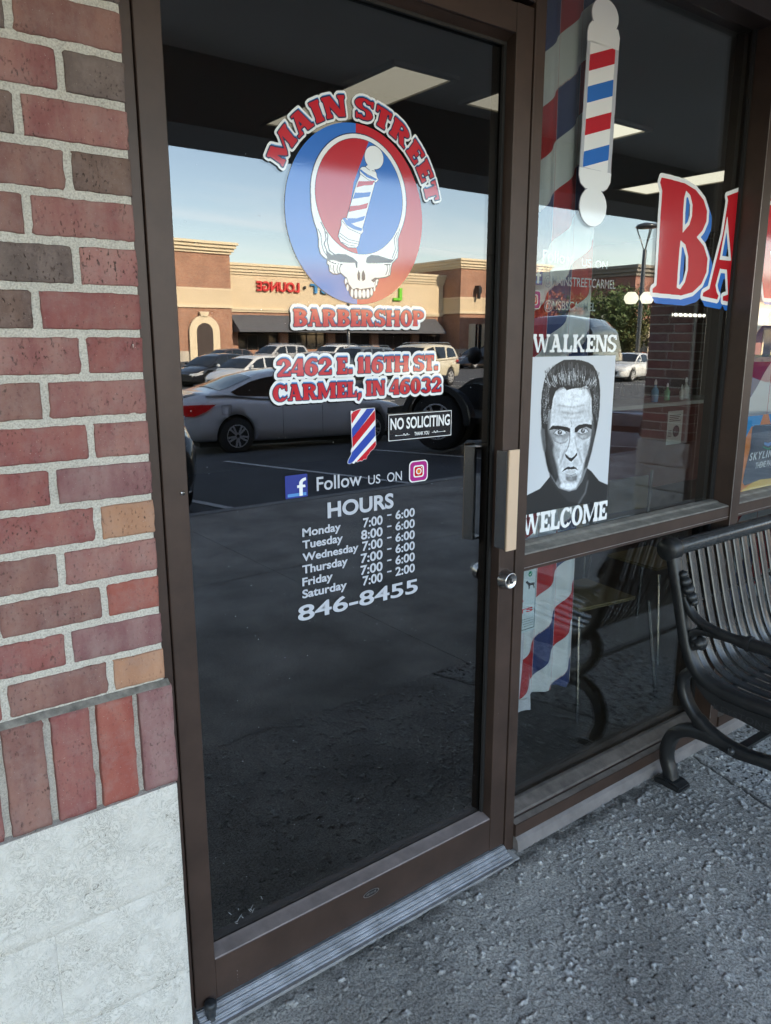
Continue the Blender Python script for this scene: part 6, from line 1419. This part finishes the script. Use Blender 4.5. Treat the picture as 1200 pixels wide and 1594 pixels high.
pl_([(300,700),(318,732),(358,750),(400,738),(418,716)], 10, .16, 1, .85); pl_([(306,722),(330,756),(366,766)], 6, .3, 1, .7); pl_([(498,692),(530,716),(566,706),(590,680)], 10, .18, 1, .85)
pe(350,712,34,10,.62,2,.7); pe(535,694,30,9,.62,2,.7)
for k in range(5): pl_([(292-k*2,690+k*14),(306,706+k*16),(326,720+k*18)], 3, .18, 0, .55)
for k in range(4): pl_([(596,680+k*16),(586,700+k*17),(572,712+k*18)], 3, .2, 0, .5)
# nose
pp([(436,600),(466,600),(472,700),(482,790),(488,815),(462,845),(425,845),(398,822),(424,760),(434,690)], .76, 2, .9)
pl_([(430,640),(432,720),(422,770),(402,812)], 11, .05, 1, .9); pl_([(470,690),(480,760),(494,812)], 6, .12, 1, .8)
pp([(392,828),(408,838),(425,856),(446,862),(468,846),(490,816),(490,840),(462,872),(444,892),(425,880),(402,858)], .012, 0)
pl_([(440,574),(447,600),(444,622)], 6, .12, 0, .8); pl_([(458,578),(456,604)], 5, .2, 0, .6)
pl_([(398,800),(378,850),(362,905),(362,940)], 8, .10, 2, .85); pl_([(494,790),(508,845),(524,895)], 8, .14, 2, .8)
# mouth and chin
pp([(366,972),(392,944),(420,928),(440,934),(462,926),(482,938),(498,958),(470,946),(440,950),(410,950)], .008, 0)
pp([(396,962),(440,952),(482,956),(470,975),(440,986),(408,980)], .50, 0, .85); pl_([(402,990),(440,998),(478,984)], 8, .07, 1, .9)
pp([(398,1000),(440,1004),(492,992),(486,1036),(440,1050),(404,1036)], .13, 3, .85); pe(440,1022,22,9,.4,2,.6)
pe(418,1078,64,26,.80,3,.9); pl_([(500,1000),(528,960),(545,900)], 10, .12, 2, .7); pl_([(350,950),(360,1010),(392,1046)], 8, .2, 2, .6)
rg = random.Random(8)
for k in range(70): x, y = rg.uniform(372,520), rg.uniform(985,1100); pl_([(x,y),(x+rg.uniform(-3,3),y+7)], 2.2, rg.choice((.2,.35,.9)), 0, .35)
pl_([(572,1040),(552,1130),(500,1215)], 14, .30, 2, .8)
# hair: swept-up mass, ragged edge, long strands
pp([(214,640),(208,520),(210,420),(216,350),(236,250),(262,200),(290,165),(340,125),(385,102),(450,98),(520,104),(575,120),(615,145),(640,190),(660,260),(668,340),(664,470),(655,560),(640,640),(628,690),(620,600),(604,500),(602,400),(585,330),(560,300),(520,318),(470,322),(430,330),(408,338),(385,312),(352,318),(322,345),(302,400),(290,480),(268,500),(256,590),(228,600)], .014, 0)
rg = random.Random(3)
for k in range(330):
    u = rg.random(); hx0 = 292+u*318; hz0 = 335-22*sin(pi*u)+rg.uniform(-6,6)
    lean = (u-.55)*95; top = 112+150*abs(u-.47)**1.9*2.2
    t0 = rg.uniform(0,.8); t1 = min(t0+rg.uniform(.12,.38), .97)
    q = []
    for j in range(4):
        t = t0+(t1-t0)*j/3; q.append((hx0+lean*t-26*sin(pi*t)*(1-u)+14*sin(pi*t)*u, hz0+(top-hz0)*t))
    sheen = .14+.95*max(0, sin(pi*min(1,(t0+t1)/2*1.25)))**3*(.45+.55*rg.random()); pl_(q, rg.uniform(3,7), sheen if k % 3 else .012, 0, rg.uniform(.55,.98))
for k in range(200):
    s_ = rg.random() < .55; y = rg.uniform(330,600); x = rg.uniform(220,268) if s_ else rg.uniform(618,656); l = rg.uniform(25,60)
    pl_([(x,y),(x+rg.uniform(2,12)*(1 if s_ else -1)*.6,y-l*.5),(x+rg.uniform(4,18)*(1 if s_ else -1)*.5,y-l)], 2.2, rg.choice((.25,.5,.12)), 0, .7)
for k in range(120):
    u = rg.random(); x = 238+u*418; y = 112+150*abs(u-.47)**1.9*2.2; pl_([(x, y+20),(x+(u-.5)*10+rg.uniform(-5,5), y-rg.uniform(0,11))], 2.6, .014, 0)
for k in range(60):
    u = rg.random(); x = 300+u*290; y = 326-16*sin(pi*u); pl_([(x,y-8),(x+rg.uniform(-4,4),y+rg.uniform(6,20))], 2.2, .03, 0, .8)
# ear, heavier furrows, and the grain of an enlarged photograph
pp([(212,625),(205,660),(214,740),(226,800),(244,825),(246,760),(236,640)], .12, 1, .9)
for pts, wd in (([(330,448),(400,466),(455,470),(545,450)],7),([(345,500),(450,520),(560,496)],8),([(375,545),(445,556),(520,542)],7),([(396,800),(372,850),(352,920)],11),([(498,790),(516,850),(528,900)],11),([(300,765),(335,800),(345,860)],8),([(585,740),(565,790),(560,850)],8),([(310,716),(350,748),(402,732)],8),([(505,700),(540,720),(588,692)],8),([(390,1045),(440,1058),(500,1040)],8)):
    pl_(pts, wd, .16, 2, .6)
pe(332,820,26,60,.30,4,.55); pe(552,800,20,60,.28,4,.6); pe(400,905,22,40,.45,3,.5); pe(480,900,20,36,.42,3,.5)
_r3 = np.random.default_rng(21)
gr = noise2(NX+1, NZ+1, [(2.2,.5),(4.5,.6),(10,.5),(22,.35)], _r3)
fm = RPp.new(); RPp.poly(fm, [pz(*p) for p in [(225,400),(220,700),(262,960),(345,1095),(420,1122),(480,1110),(570,930),(632,680),(650,420),(600,320),(300,300)]]); fm = blur(fm[:NZ+1,:NX+1].astype(float), 3)
img = np.clip(img*(1+fm*(.09*gr)), .008, .9)
face_ = fm > .5; img = np.where(face_, np.clip(img+(img-blur(img, 6))*.45, .008, .92), img)
po = thing('portrait_poster', 'black and white poster of a stern man with swept-up hair on the window', 'poster')
vv = []; ys0 = YV-.0004
xs_ = np.linspace(X0p, X1p, NX+1); zs_ = np.linspace(Z0p, Z1p, NZ+1); XX, ZZ = np.meshgrid(xs_, zs_)
V = np.stack([XX, np.full_like(XX, ys0), ZZ], -1).reshape(-1, 3); idx = np.arange((NX+1)*(NZ+1)).reshape(NZ+1, NX+1)
F = np.stack([idx[:-1,:-1], idx[:-1,1:], idx[1:,1:], idx[1:,:-1]], -1).reshape(-1, 4)
me = bpy.data.meshes.new('poster_print'); me.from_pydata(V.tolist(), [], F.tolist()); ca = me.color_attributes.new('print', 'FLOAT_COLOR', 'POINT'); C4 = np.ones((len(V), 4), np.float32); g = img.ravel()
C4[:,0] = g*.95; C4[:,1] = g; C4[:,2] = g*1.07; ca.data.foreach_set('color', C4.ravel())
mp_ = bpy.data.materials.new('poster_print'); mp_.use_nodes = True; bs = mp_.node_tree.nodes['Principled BSDF']; an = mp_.node_tree.nodes.new('ShaderNodeAttribute'); an.attribute_name = 'print'; mp_.node_tree.links.new(an.outputs['Color'], bs.inputs['Base Color']); bs.inputs['Roughness'].default_value = .35
me.materials.append(mp_); link('poster_print', me, po)
b = MB(); b.box(X0p, X1p, ys0+.0001, ys0+.0003, Z0p, Z1p); b.build('poster_paper', V_PAPER, po)
rebase(po, ((X0p+X1p)/2, ys0, Z0p))

# no-pets notice inside the lower window
np_ = thing('pet_notice', 'white NO PETS notice with green tick and dog in the lower window', 'sign')
def Qn(px, py): return gp(px, py, YI)
n8 = lambda x, y: Qn(800+x/5.714, 840+y/5.714)
nx1, nz1 = n8(200, 262); nz0 = n8(192, 772)[1]; nx0 = 1.602
b = MB(); b.box(nx0, nx1+.004, YI, YI+.0004, nz0-.008, nz1+.006); b.build('notice_board', V_PAPER, np_)
RN2 = Ras(nx0, nz0-.02, nx1+.01, nz1+.02, .0005)
m = RN2.new(); RN2.poly(m, [(nx0,nz0),(nx1,nz0),(nx1,nz1+.01),(nx0,nz1+.01)]); RN2.poly(m, [(nx0,nz0+.002),(nx1-.002,nz0+.002),(nx1-.002,nz1+.01),(nx0,nz1+.01)], False); decal('notice_border', RN2, m, YI-.0004, V_BLACK, np_)
m = RN2.new(); c = n8(145,305); RN2.ell(m, c[0], c[1], .0085, .0085); decal('green_disc', RN2, m, YI-.0004, V_GRN, np_)
m = RN2.new(); RN2.stroke(m, [(c[0]-.004, c[1]), (c[0]-.001, c[1]-.004), (c[0]+.004, c[1]+.004)], .0018); decal('tick', RN2, m, YI-.0008, V_WHITE, np_)
m = RN2.new()
for pts in ([(105,375),(120,365),(130,380),(150,385),(175,378),(188,385),(180,392),(182,430),(175,432),(170,405),(150,405),(140,410),(138,440),(130,440),(128,410),(118,395),(105,388)],): RN2.poly(m, [n8(*p) for p in pts])
decal('dog_mark', RN2, m, YI-.0004, V_BLACK, np_)
wN = nx1-nx0
def nt_(s, f0, f1, y0, cap, mt_, bold): text('notice_lettering', s, nx0+wN*f0, nx0+wN*f1, n8(100, y0)[1], cap, YI-.0005, mt_, np_, bold)
nt_('NO', .18, .62, 560, .0135, V_DRED, .04); nt_('PETS', .0, .93, 650, .0135, V_DRED, .04)
for k, s in enumerate(('ALL ANIMALS', 'SPECIALLY TRAINED', 'HANDICAPPED PERSON', 'ALLOWED TO ENTER')): nt_(s, .02, .95, 712+k*21, .0030, V_BLACK, .0)
rebase(np_, ((nx0+nx1)/2, YI, nz0))

# colourful theme park sign in the right window
tp = thing('park_sign', 'bright orange and yellow SKYLINE sign standing in the right window', 'sign')
def Qs(px, py): return gp(px, py, YI)
s4 = lambda x, y: Qs(940+x/4.615, 560+y/4.615)
sx0, sz1 = s4(1005, 410); sx0 = MX1+.006; sz0 = s4(945, 965)[1]; sx1 = sx0+.62
b = MB(); b.box(sx0, sx1, YI+.0004, YI+.0034, sz0, sz1); b.build('sign_board', V_ORG, tp)
RT = Ras(sx0, sz0, sx1, sz1, .0012); full_ = RT.new(); RT.poly(full_, [(sx0,sz0),(sx1,sz0),(sx1,sz1),(sx0,sz1)])
def tpoly(nm, pts, mt_, y): m = RT.new(); RT.poly(m, [s4(*p) for p in pts]); decal(nm, RT, m & full_, YI+y, mt_, tp)
tpoly('yellow_field', [(900,980),(960,960),(1100,860),(1200,840),(1500,700),(1700,960),(1500,1010),(900,1000)], V_YEL, 0)
tpoly('blue_field', [(980,420),(1150,380),(1120,470),(1060,480),(1000,600),(970,560)], V_CYAN, 0)
tpoly('blue_field', [(1180,380),(1400,330),(1400,470),(1200,470)], V_CYAN, 0)
tpoly('green_leaf', [(975,560),(1005,530),(1010,640),(975,620)], V_GRN, -.0003)
tpoly('dark_panel', [(1065,485),(1085,470),(1500,440),(1600,820),(1120,860),(1010,905),(995,880),(1010,800),(1050,640)], V_SLATE, -.0003)
tpoly('wave_mark', [(1150,590),(1180,600),(1215,580),(1215,605),(1180,622),(1150,610)], V_LBLUE, -.0006); tpoly('wave_mark', [(1140,620),(1180,635),(1215,612),(1215,625),(1180,650),(1140,630)], V_GRN, -.0006)
x0_, z0_ = s4(1042, 726); text('sign_lettering', 'SKYLINE', x0_, x0_+.215, z0_, .030, YI-.0007, V_WHITE, tp, .01, .25, space=1.25)
x0_, z0_ = s4(1085, 783); text('sign_lettering', 'THEME PARK', x0_, x0_+.155, z0_, .024, YI-.0007, V_WHITE, tp, .006, .2)
rebase(tp, (sx0+.3, YI, sz0))

# =========================================================== striped curtains
def cloth_material(nm, colours, period, slant, off=0.0):
    m = bpy.data.materials.new(nm); m.use_nodes = True; MATS[nm] = m
    t = m.node_tree; b = t.nodes['Principled BSDF']; Nn = t.nodes.new; Lk = t.links.new
    at = Nn('ShaderNodeAttribute'); at.attribute_name = 'cloth'; sp = Nn('ShaderNodeSeparateColor'); Lk(at.outputs['Color'], sp.inputs[0])
    cr = Nn('ShaderNodeValToRGB'); cr.color_ramp.interpolation = 'CONSTANT'; el = cr.color_ramp.elements
    while len(el) < len(colours): el.new(1)
    for i, c in enumerate(colours): el[i].position = i/len(colours); el[i].color = (*c, 1)
    Lk(sp.outputs[0], cr.inputs[0]); Lk(cr.outputs[0], b.inputs['Base Color']); b.inputs['Roughness'].default_value = 0.75
    tr = Nn('ShaderNodeBsdfTranslucent'); Lk(cr.outputs[0], tr.inputs[0]); mx = Nn('ShaderNodeMixShader'); mx.inputs[0].default_value = .18
    o = t.nodes['Material Output']; Lk(b.outputs[0], mx.inputs[1]); Lk(tr.outputs[0], mx.inputs[2]); Lk(mx.outputs[0], o.inputs[0]); return m
RW, BW, WW = (0.42,0.012,0.018), (0.02,0.035,0.14), (0.66,0.68,0.70)
M_CLOTH = cloth_material('striped_cloth', [WW, RW, WW, BW], 1, 1)
def curtain(x0, x1, z0, z1, y, folds, phase, per, slant, label, amp=.022, bulge=.010):
    t = thing('striped_curtain', label, 'curtain')
    NXc, NZc = 160, 420; xs = np.linspace(0, 1, NXc+1); zs = np.linspace(0, 1, NZc+1)
    V = []; Cc = []
    for j in range(NZc+1):
        z = z0+(z1-z0)*zs[j]
        for i in range(NXc+1):
            u = xs[i]; f = u*folds; k = int(f); fr = f-k
            y_ = y-amp*(.5-.5*cos(2*pi*fr))+.003*sin(5*z+3*u)
            # each fold shows a slice of a wider cloth, so the stripes jump between folds
            s = (u*(x1-x0)*1.0+k*.17); st = (z/per-(u*(x1-x0))*slant/per+phase+k*.5) % 1.0
            V.append((x0+(x1-x0)*u, y_, z+(.012*sin(pi*fr*1.0+k) if j == 0 else 0))); Cc.append((min(st, .9999), 0, 0, 1))
    idx = np.arange((NXc+1)*(NZc+1)).reshape(NZc+1, NXc+1); F = np.stack([idx[:-1,:-1], idx[:-1,1:], idx[1:,1:], idx[1:,:-1]], -1).reshape(-1, 4)
    me = bpy.data.meshes.new('cloth'); me.from_pydata(V, [], F.tolist()); me.polygons.foreach_set('use_smooth', [True]*len(F))
    ca = me.color_attributes.new('cloth', 'FLOAT_COLOR', 'POINT'); ca.data.foreach_set('color', np.array(Cc, np.float32).ravel()); me.materials.append(M_CLOTH); link('cloth', me, t)
    b = MB(); b.tube([(x0-.02, y, z1+.01), (x1+.03, y, z1+.01)], .009, 8); b.build('rod', M_CHROME, t)
    rebase(t, ((x0+x1)/2, y, z0)); return t
curtain(1.70, 1.985, .41, 2.52, .130, 3, .523, .54, .85, 'red white and navy barber striped curtain hanging behind the window next to the door')
curtain(2.86, 4.10, .41, 2.52, .19, 3, .62, 1.02, .75, 'red white and navy striped curtain behind the right window and the SKYLINE sign')
# pale tie-back end hanging lower at the door side
te = thing('curtain_tie', 'pale cloth tie hanging below the NO PETS notice', 'curtain tie')
b = MB(); vv = []
for j in range(13):
    z = .72-.345*j/12
    for i in range(7): u = i/6; vv.append((1.665+.105*u+.012*(j/12)*u, .118+.006*sin(u*6+j*.3), z-.01*u*(j == 12)))
b.add(vv, [(7*j+i, 7*j+i+1, 7*j+i+8, 7*j+i+7) for j in range(12) for i in range(6)], True); b.build('cloth', mat('pale_satin', (0.50,0.50,0.54), .5), te)
rebase(te, (1.71, .12, .38))

# =========================================================== interior pieces
M_WOOD = mat('pale_plywood', (0.30,0.24,0.13), .5, var=(4,.15)); M_REDWOOD = mat('red_brown_cabinet', (0.10,0.03,0.022), .45, var=(2,.2)); M_COUNT = mat('counter_top', (0.34,0.33,0.30), .4)
def wait_chair(x, y, rz, label):
    t = thing('waiting_chair', label, 'chair', (x, y, 0), rz, 'waiting chairs inside the window')
    b = MB(); b.box(-.17,.17,-.16,.16,.44,.455); b.build('seat', M_WOOD, t, bevel=.008); b = MB(); b.box(-.16,.16,.18,.19,.66,.84); b.build('backrest', M_WOOD, t, bevel=.006)
    for sx_ in (-1, 1):
        for sy_, top in ((-1,.44),(1,.86)):
            b = MB(); b.tube([(sx_*.23, sy_*.25, .0), (sx_*.20, sy_*.195, top)], .0085, 8); b.build('leg', M_CHROME, t)
wait_chair(2.66, .62, radians(-8), 'pale plywood waiting chair with thin chrome legs nearest the bench reflection'); wait_chair(3.42, .78, radians(-4), 'pale plywood waiting chair with thin chrome legs farther right inside')
cb2 = thing('styling_counter', 'red brown barber counter with a pale top under the row of mirror bulbs', 'counter', (7.55, 3.55, 0))
b = MB(); b.box(-1.2, .95, -.25, .25, 0, .86); b.build('cabinet', M_REDWOOD, cb2); b = MB(); b.box(-1.25, 1.0, -.30, .27, .862, .90); b.build('top', M_COUNT, cb2, bevel=.004)
b = MB(); b.box(-1.2, .95, .26, .30, .9, 2.1); b.build('mirror_panel', mat('mirror_panel', (0.12,0.12,0.12), .05, .9), cb2)
M_BULB = mat('warm_bulb', (1,1,1), .3, emit=(1.0,.95,.82), estr=0.6)
lb = thing('bulb_row', 'row of small lit bulbs over the barber mirror', 'lights', (7.70, 3.40, 1.80))
b = MB(); b.box(-.30, .30, -.03, .0, -.03, .03); b.build('strip', M_CHROME, lb)
for k in range(7):
    b = MB(); b.lathe([(0,-.017),(.012,-.012),(.016,0),(.012,.013),(0,.016)], (-.27+.09*k, -.05, 0), 'z', 10); b.build('bulb', M_BULB, lb)
for i, (x, y, z) in enumerate(((6.45, 3.2, 1.93), (6.70, 3.2, 1.94))):
    t = thing('globe_lamp', ('left' if i == 0 else 'right')+' one of two small bright globe lamps beside the street lamp reflection', 'lamp', (x, y, z))
    b = MB(); b.lathe([(0,-.055),(.045,-.05),(.068,-.01),(.064,.02),(.035,.055),(0,.058)], (0,0,0), 'z', 28); b.build('globe', mat('globe_glow', (1,1,1), .3, emit=(1,.93,.74), estr=0.26), t)
    b = MB(); b.tube([(0,0,.058), (0,.05,.10), (0,.605,.10)], .006, 6); b.build('stem', M_BRONZE_D, t)
for i, (x, y, c, s, lab) in enumerate(((7.25, 3.4, (0.10,.25,.42), 1.0, 'blue spray bottle on the barber counter, left of the others'), (7.55, 3.45, (.10,.32,.16), .8, 'green topped bottle on the barber counter'), (7.78, 3.42, (.55,.56,.54), .7, 'short white bottle on the barber counter'), (7.95, 3.48, (.5,.5,.5), 1.0, 'tall pale bottle at the right end of the barber counter'))):
    t = thing('bottle', lab, 'bottle', (x, y, .90)); b = MB(); b.lathe([(.035*s,0),(.038*s,.01),(.038*s,.12*s),(.014*s,.16*s),(.012*s,.18*s),(0,.18*s)], (0,0,0), 'z', 14); b.build('body', mat('bottle_%d' % i, c, .25), t)
    b = MB(); b.lathe([(.014*s,.181*s),(.014*s,.21*s),(.006*s,.235*s),(0,.235*s)], (0,0,0), 'z', 10); b.build('cap', M_PLATE, t)
fl = thing('flyer', 'pale flyer with a round dark picture taped to the barber counter front', 'flyer', (7.50, 3.296, .62)); b = MB(); b.box(-.14,.14,-.001,.0,-.18,.18); b.build('paper', mat('flyer_paper', (.42,.41,.36), .8), fl)
b = MB(); b.lathe([(.062,-.0012),(.062,-.0022),(0,-.0022)], (.03, 0, -.04), 'y', 20); b.build('picture', mat('flyer_print', (.07,.06,.06), .8), fl)
b = MB(); [b.box(-.11, .10-.02*(k % 3), -.0022, -.0012, .13-.02*k, .138-.02*k) for k in range(4)]; [b.box(-.12,-.05, -.0022,-.0012, -.03-.016*k, -.024-.016*k) for k in range(5)]; b.build('small_print', mat('flyer_print', (.07,.06,.06), .8), fl)

# =========================================================== bench
XB0 = 2.355; BLEN = 1.83
bench = thing('park_bench', 'black metal strap bench with cast scroll arms against the window', 'bench', (XB0-.05+BLEN/2, -.348, 0))
bx = -BLEN/2
def BP(y, z): return (y+.3, z)
def sweep(b, path, wid, thick, x, n=None):
    """flat cast bar following a (y,z) path; thick list along the normal, wid across x"""
    pts = [Vector(BP(*p)) for p in path]; m = len(pts); th_ = thick if isinstance(thick, (list, tuple)) else [thick]*m; vv = []
    for i, p in enumerate(pts):
        d = (pts[min(i+1, m-1)]-pts[max(i-1, 0)]).normalized(); nn_ = Vector((-d.y, d.x))*th_[i]/2
        for sx_, k in ((-1,1),(-.6,1.25),(.6,1.25),(1,1),(1,-1),(.6,-1.25),(-.6,-1.25),(-1,-1)): q = p+nn_*k; vv.append((x+sx_*wid/2, q.x, q.y))
    b.add(vv, [(i*8+k, i*8+(k+1) % 8, (i+1)*8+(k+1) % 8, (i+1)*8+k) for i in range(m-1) for k in range(8)], True); b.add(vv[:8], [tuple(range(7,-1,-1))]); b.add(vv[-8:], [tuple(range(8))])
def smooth(pts, n=5):
    out = []
    for i in range(len(pts)-1):
        p0 = pts[max(i-1,0)]; p1 = pts[i]; p2 = pts[i+1]; p3 = pts[min(i+2, len(pts)-1)]
        for k in range(n):
            t = k/n; out.append(tuple(.5*((2*b_)+(-a+c)*t+(2*a-5*b_+4*c-d)*t*t+(-a+3*b_-3*c+d)*t**3) for a, b_, c, d in zip(p0, p1, p2, p3)))
    out.append(tuple(pts[-1])); return out
BACK = [(.030,.862),(.012,.80),(-.010,.72),(-.035,.62),(-.058,.54),(-.085,.48),(-.125,.440),(-.19,.418),(-.30,.412),(-.42,.418),(-.50,.425),(-.535,.418),(-.555,.395)]
def bench_end(x):
    e = link('end_frame', None, bench)
    b = MB(); sweep(b, smooth(BACK[:-1]), .045, .030, x); 
    bpy.data.objects.remove(e); e = b.build('end_frame', M_CASTBLACK, bench)
    b = MB(); b.lathe([(.0,-.026),(.036,-.026),(.040,-.018),(.040,.018),(.036,.026),(0,.026)], (x, .034+.3, .852), 'x', 20); b.build('top_boss', M_CASTBLACK, e)
    # side rail with lettering
    b = MB(); rail = [(-.12,.425),(-.15,.40),(-.18,.385)]
    b.prism([BP(*p) for p in [(-.105,.450),(-.20,.402),(-.30,.396),(-.52,.404),(-.545,.40),(-.54,.345),(-.50,.350),(-.46,.338),(-.40,.352),(-.34,.342),(-.27,.352),(-.20,.352),(-.16,.372),(-.115,.41)]], x-.022, x+.018, 'x'); b.build('side_rail', M_CASTBLACK, e, bevel=.003)
    co, fs = text_mesh('KEYSTONE RIDGE', .01, 0, 1.1); a_, b2 = co[:,0].min(), co[:,0].max()
    if x < 0:
        vv = [(x-.0245, .3-.185-(float(c[0])-a_)/(b2-a_)*.31, .357+float(c[1])*.028) for c in co]; b = MB(); b.add(vv, fs); b.add([(v[0]+.004, v[1], v[2]) for v in vv], fs); b.build('cast_lettering', mat('worn_casting', (0.05,0.052,0.055), .35, .3), e)
    # arm rest: forked root, collar, bar
    b = MB(); sweep(b, smooth([(-.035,.70),(-.062,.655),(-.10,.628),(-.16,.612),(-.24,.606),(-.30,.604)]), .030, [.018]*12+[.022]*8+[.030]*6, x)
    sweep(b, smooth([(-.062,.565),(-.085,.590),(-.12,.600),(-.17,.604),(-.22,.604)]), .028, .020, x); b.build('arm_root', M_CASTBLACK, e)
    b = MB(); b.tube([(x, .3-.225, .607), (x, .3-.30, .606), (x, .3-.40, .606), (x, .3-.47, .600), (x, .3-.52,.585), (x, .3-.545,.555), (x, .3-.53,.52), (x, .3-.50,.515)], [.018,.021,.022,.022,.021,.020,.018,.014], 12); b.build('arm_rest', M_CASTBLACK, e)
    b = MB(); b.tube([(x,.3-.262,.607),(x,.3-.276,.607)], .0265, 14); b.build('arm_collar', M_SILVER if False else M_CASTBLACK, e)
    b = MB(); b.tube([(x,.3-.50,.42),(x,.3-.52,.47),(x,.3-.525,.53)], [.020,.014,.018], 10); b.build('arm_post', M_CASTBLACK, e)
    # leaf ornaments
    b = MB()
    for k, (yy, zz, r_) in enumerate(((-.022,.775,.016),(-.032,.752,.020),(-.045,.728,.022),(-.060,.706,.020),(-.070,.690,.014),(-.085,.566,.020),(-.104,.556,.026),(-.088,.545,.020),(-.075,.53,.014))):
        if k == 5: b.build('scroll_ornament', M_CASTBLACK, e); b = MB()
        b.lathe([(0,-r_),(r_*.7,-r_*.7),(r_,0),(r_*.7,r_*.7),(0,r_)], (x, yy+.3, zz), 'x', 10)
    b.build('scroll_ornament', M_CASTBLACK, e)
    # legs
    b = MB(); sweep(b, smooth([(-.085,.452),(-.060,.42),(-.060,.375),(-.085,.325),(-.125,.285),(-.175,.255),(-.24,.235),(-.30,.232),(-.36,.240),(-.44,.275),(-.49,.33),(-.505,.38)]), .040, [.026]*20+[.034]*15+[.028]*25, x); b.build('leg_scroll', M_CASTBLACK, e)
    b = MB(); sweep(b, smooth([(-.30,.232),(-.22,.238),(-.15,.242),(-.09,.232),(-.045,.200),(-.022,.150),(-.020,.095),(-.035,.055),(-.045,.022)]), .042, [.030]*8+[.036]*20+[.034]*20, x); b.build('leg', M_CASTBLACK, e)
    b = MB(); sweep(b, smooth([(-.30,.232),(-.38,.240),(-.45,.235),(-.51,.205),(-.545,.155),(-.552,.10),(-.54,.055),(-.53,.022)]), .042, [.030]*8+[.036]*20+[.034]*20, x); b.build('leg', M_CASTBLACK, e)
    for yy in (-.045, -.53):
        b = MB(); b.prism([BP(yy-.055,0),BP(yy+.050,0),BP(yy+.046,.020),BP(yy+.015,.030),BP(yy-.030,.026),BP(yy-.055,.016)], x-.036, x+.036, 'x'); b.build('foot', M_CASTBLACK, e, bevel=.005)
    b = MB(); b.lathe([(.013,0),(.012,-.008),(.006,-.012),(0,-.012)], (x-.024, .3-.26, .236), 'x', 14); b.build('bolt', M_BLACK, e)
bench_end(bx); bench_end(-bx)
b = MB(); b.tube([(bx+.02, .3+.034, .852), (-bx-.02, .3+.034, .852)], .0285, 18); b.build('top_rail', M_BLACK, bench)
slat_path = smooth([(.020,.830),(.004,.77),(-.014,.70),(-.036,.62),(-.062,.54),(-.092,.478),(-.135,.436),(-.20,.416),(-.30,.411),(-.42,.417),(-.505,.424),(-.54,.408)], 4)
b = MB(); sweep(b, slat_path, .038, .0055, 0); sm = b.mesh('slat', M_BLACK)
nsl = 31; xs0 = bx+.048; step = (BLEN-.096)/(nsl-1)
for k in range(nsl):
    o = link('slat', sm, bench); o.location = (xs0+k*step, 0, 0)
for yy, zz in ((-.024,.66), (-.20,.405), (-.47,.408)):
    b = MB(); b.tube([(bx+.02, .3+yy+.012, zz), (-bx-.02, .3+yy+.012, zz)], .008, 8); b.build('cross_rod', M_CHROME if zz > .6 else M_BLACK, bench)
b = MB(); b.box(bx+.02, -bx-.02, .3-.275, .3-.245, .222, .232); b.build('stretcher', M_CASTBLACK, bench)
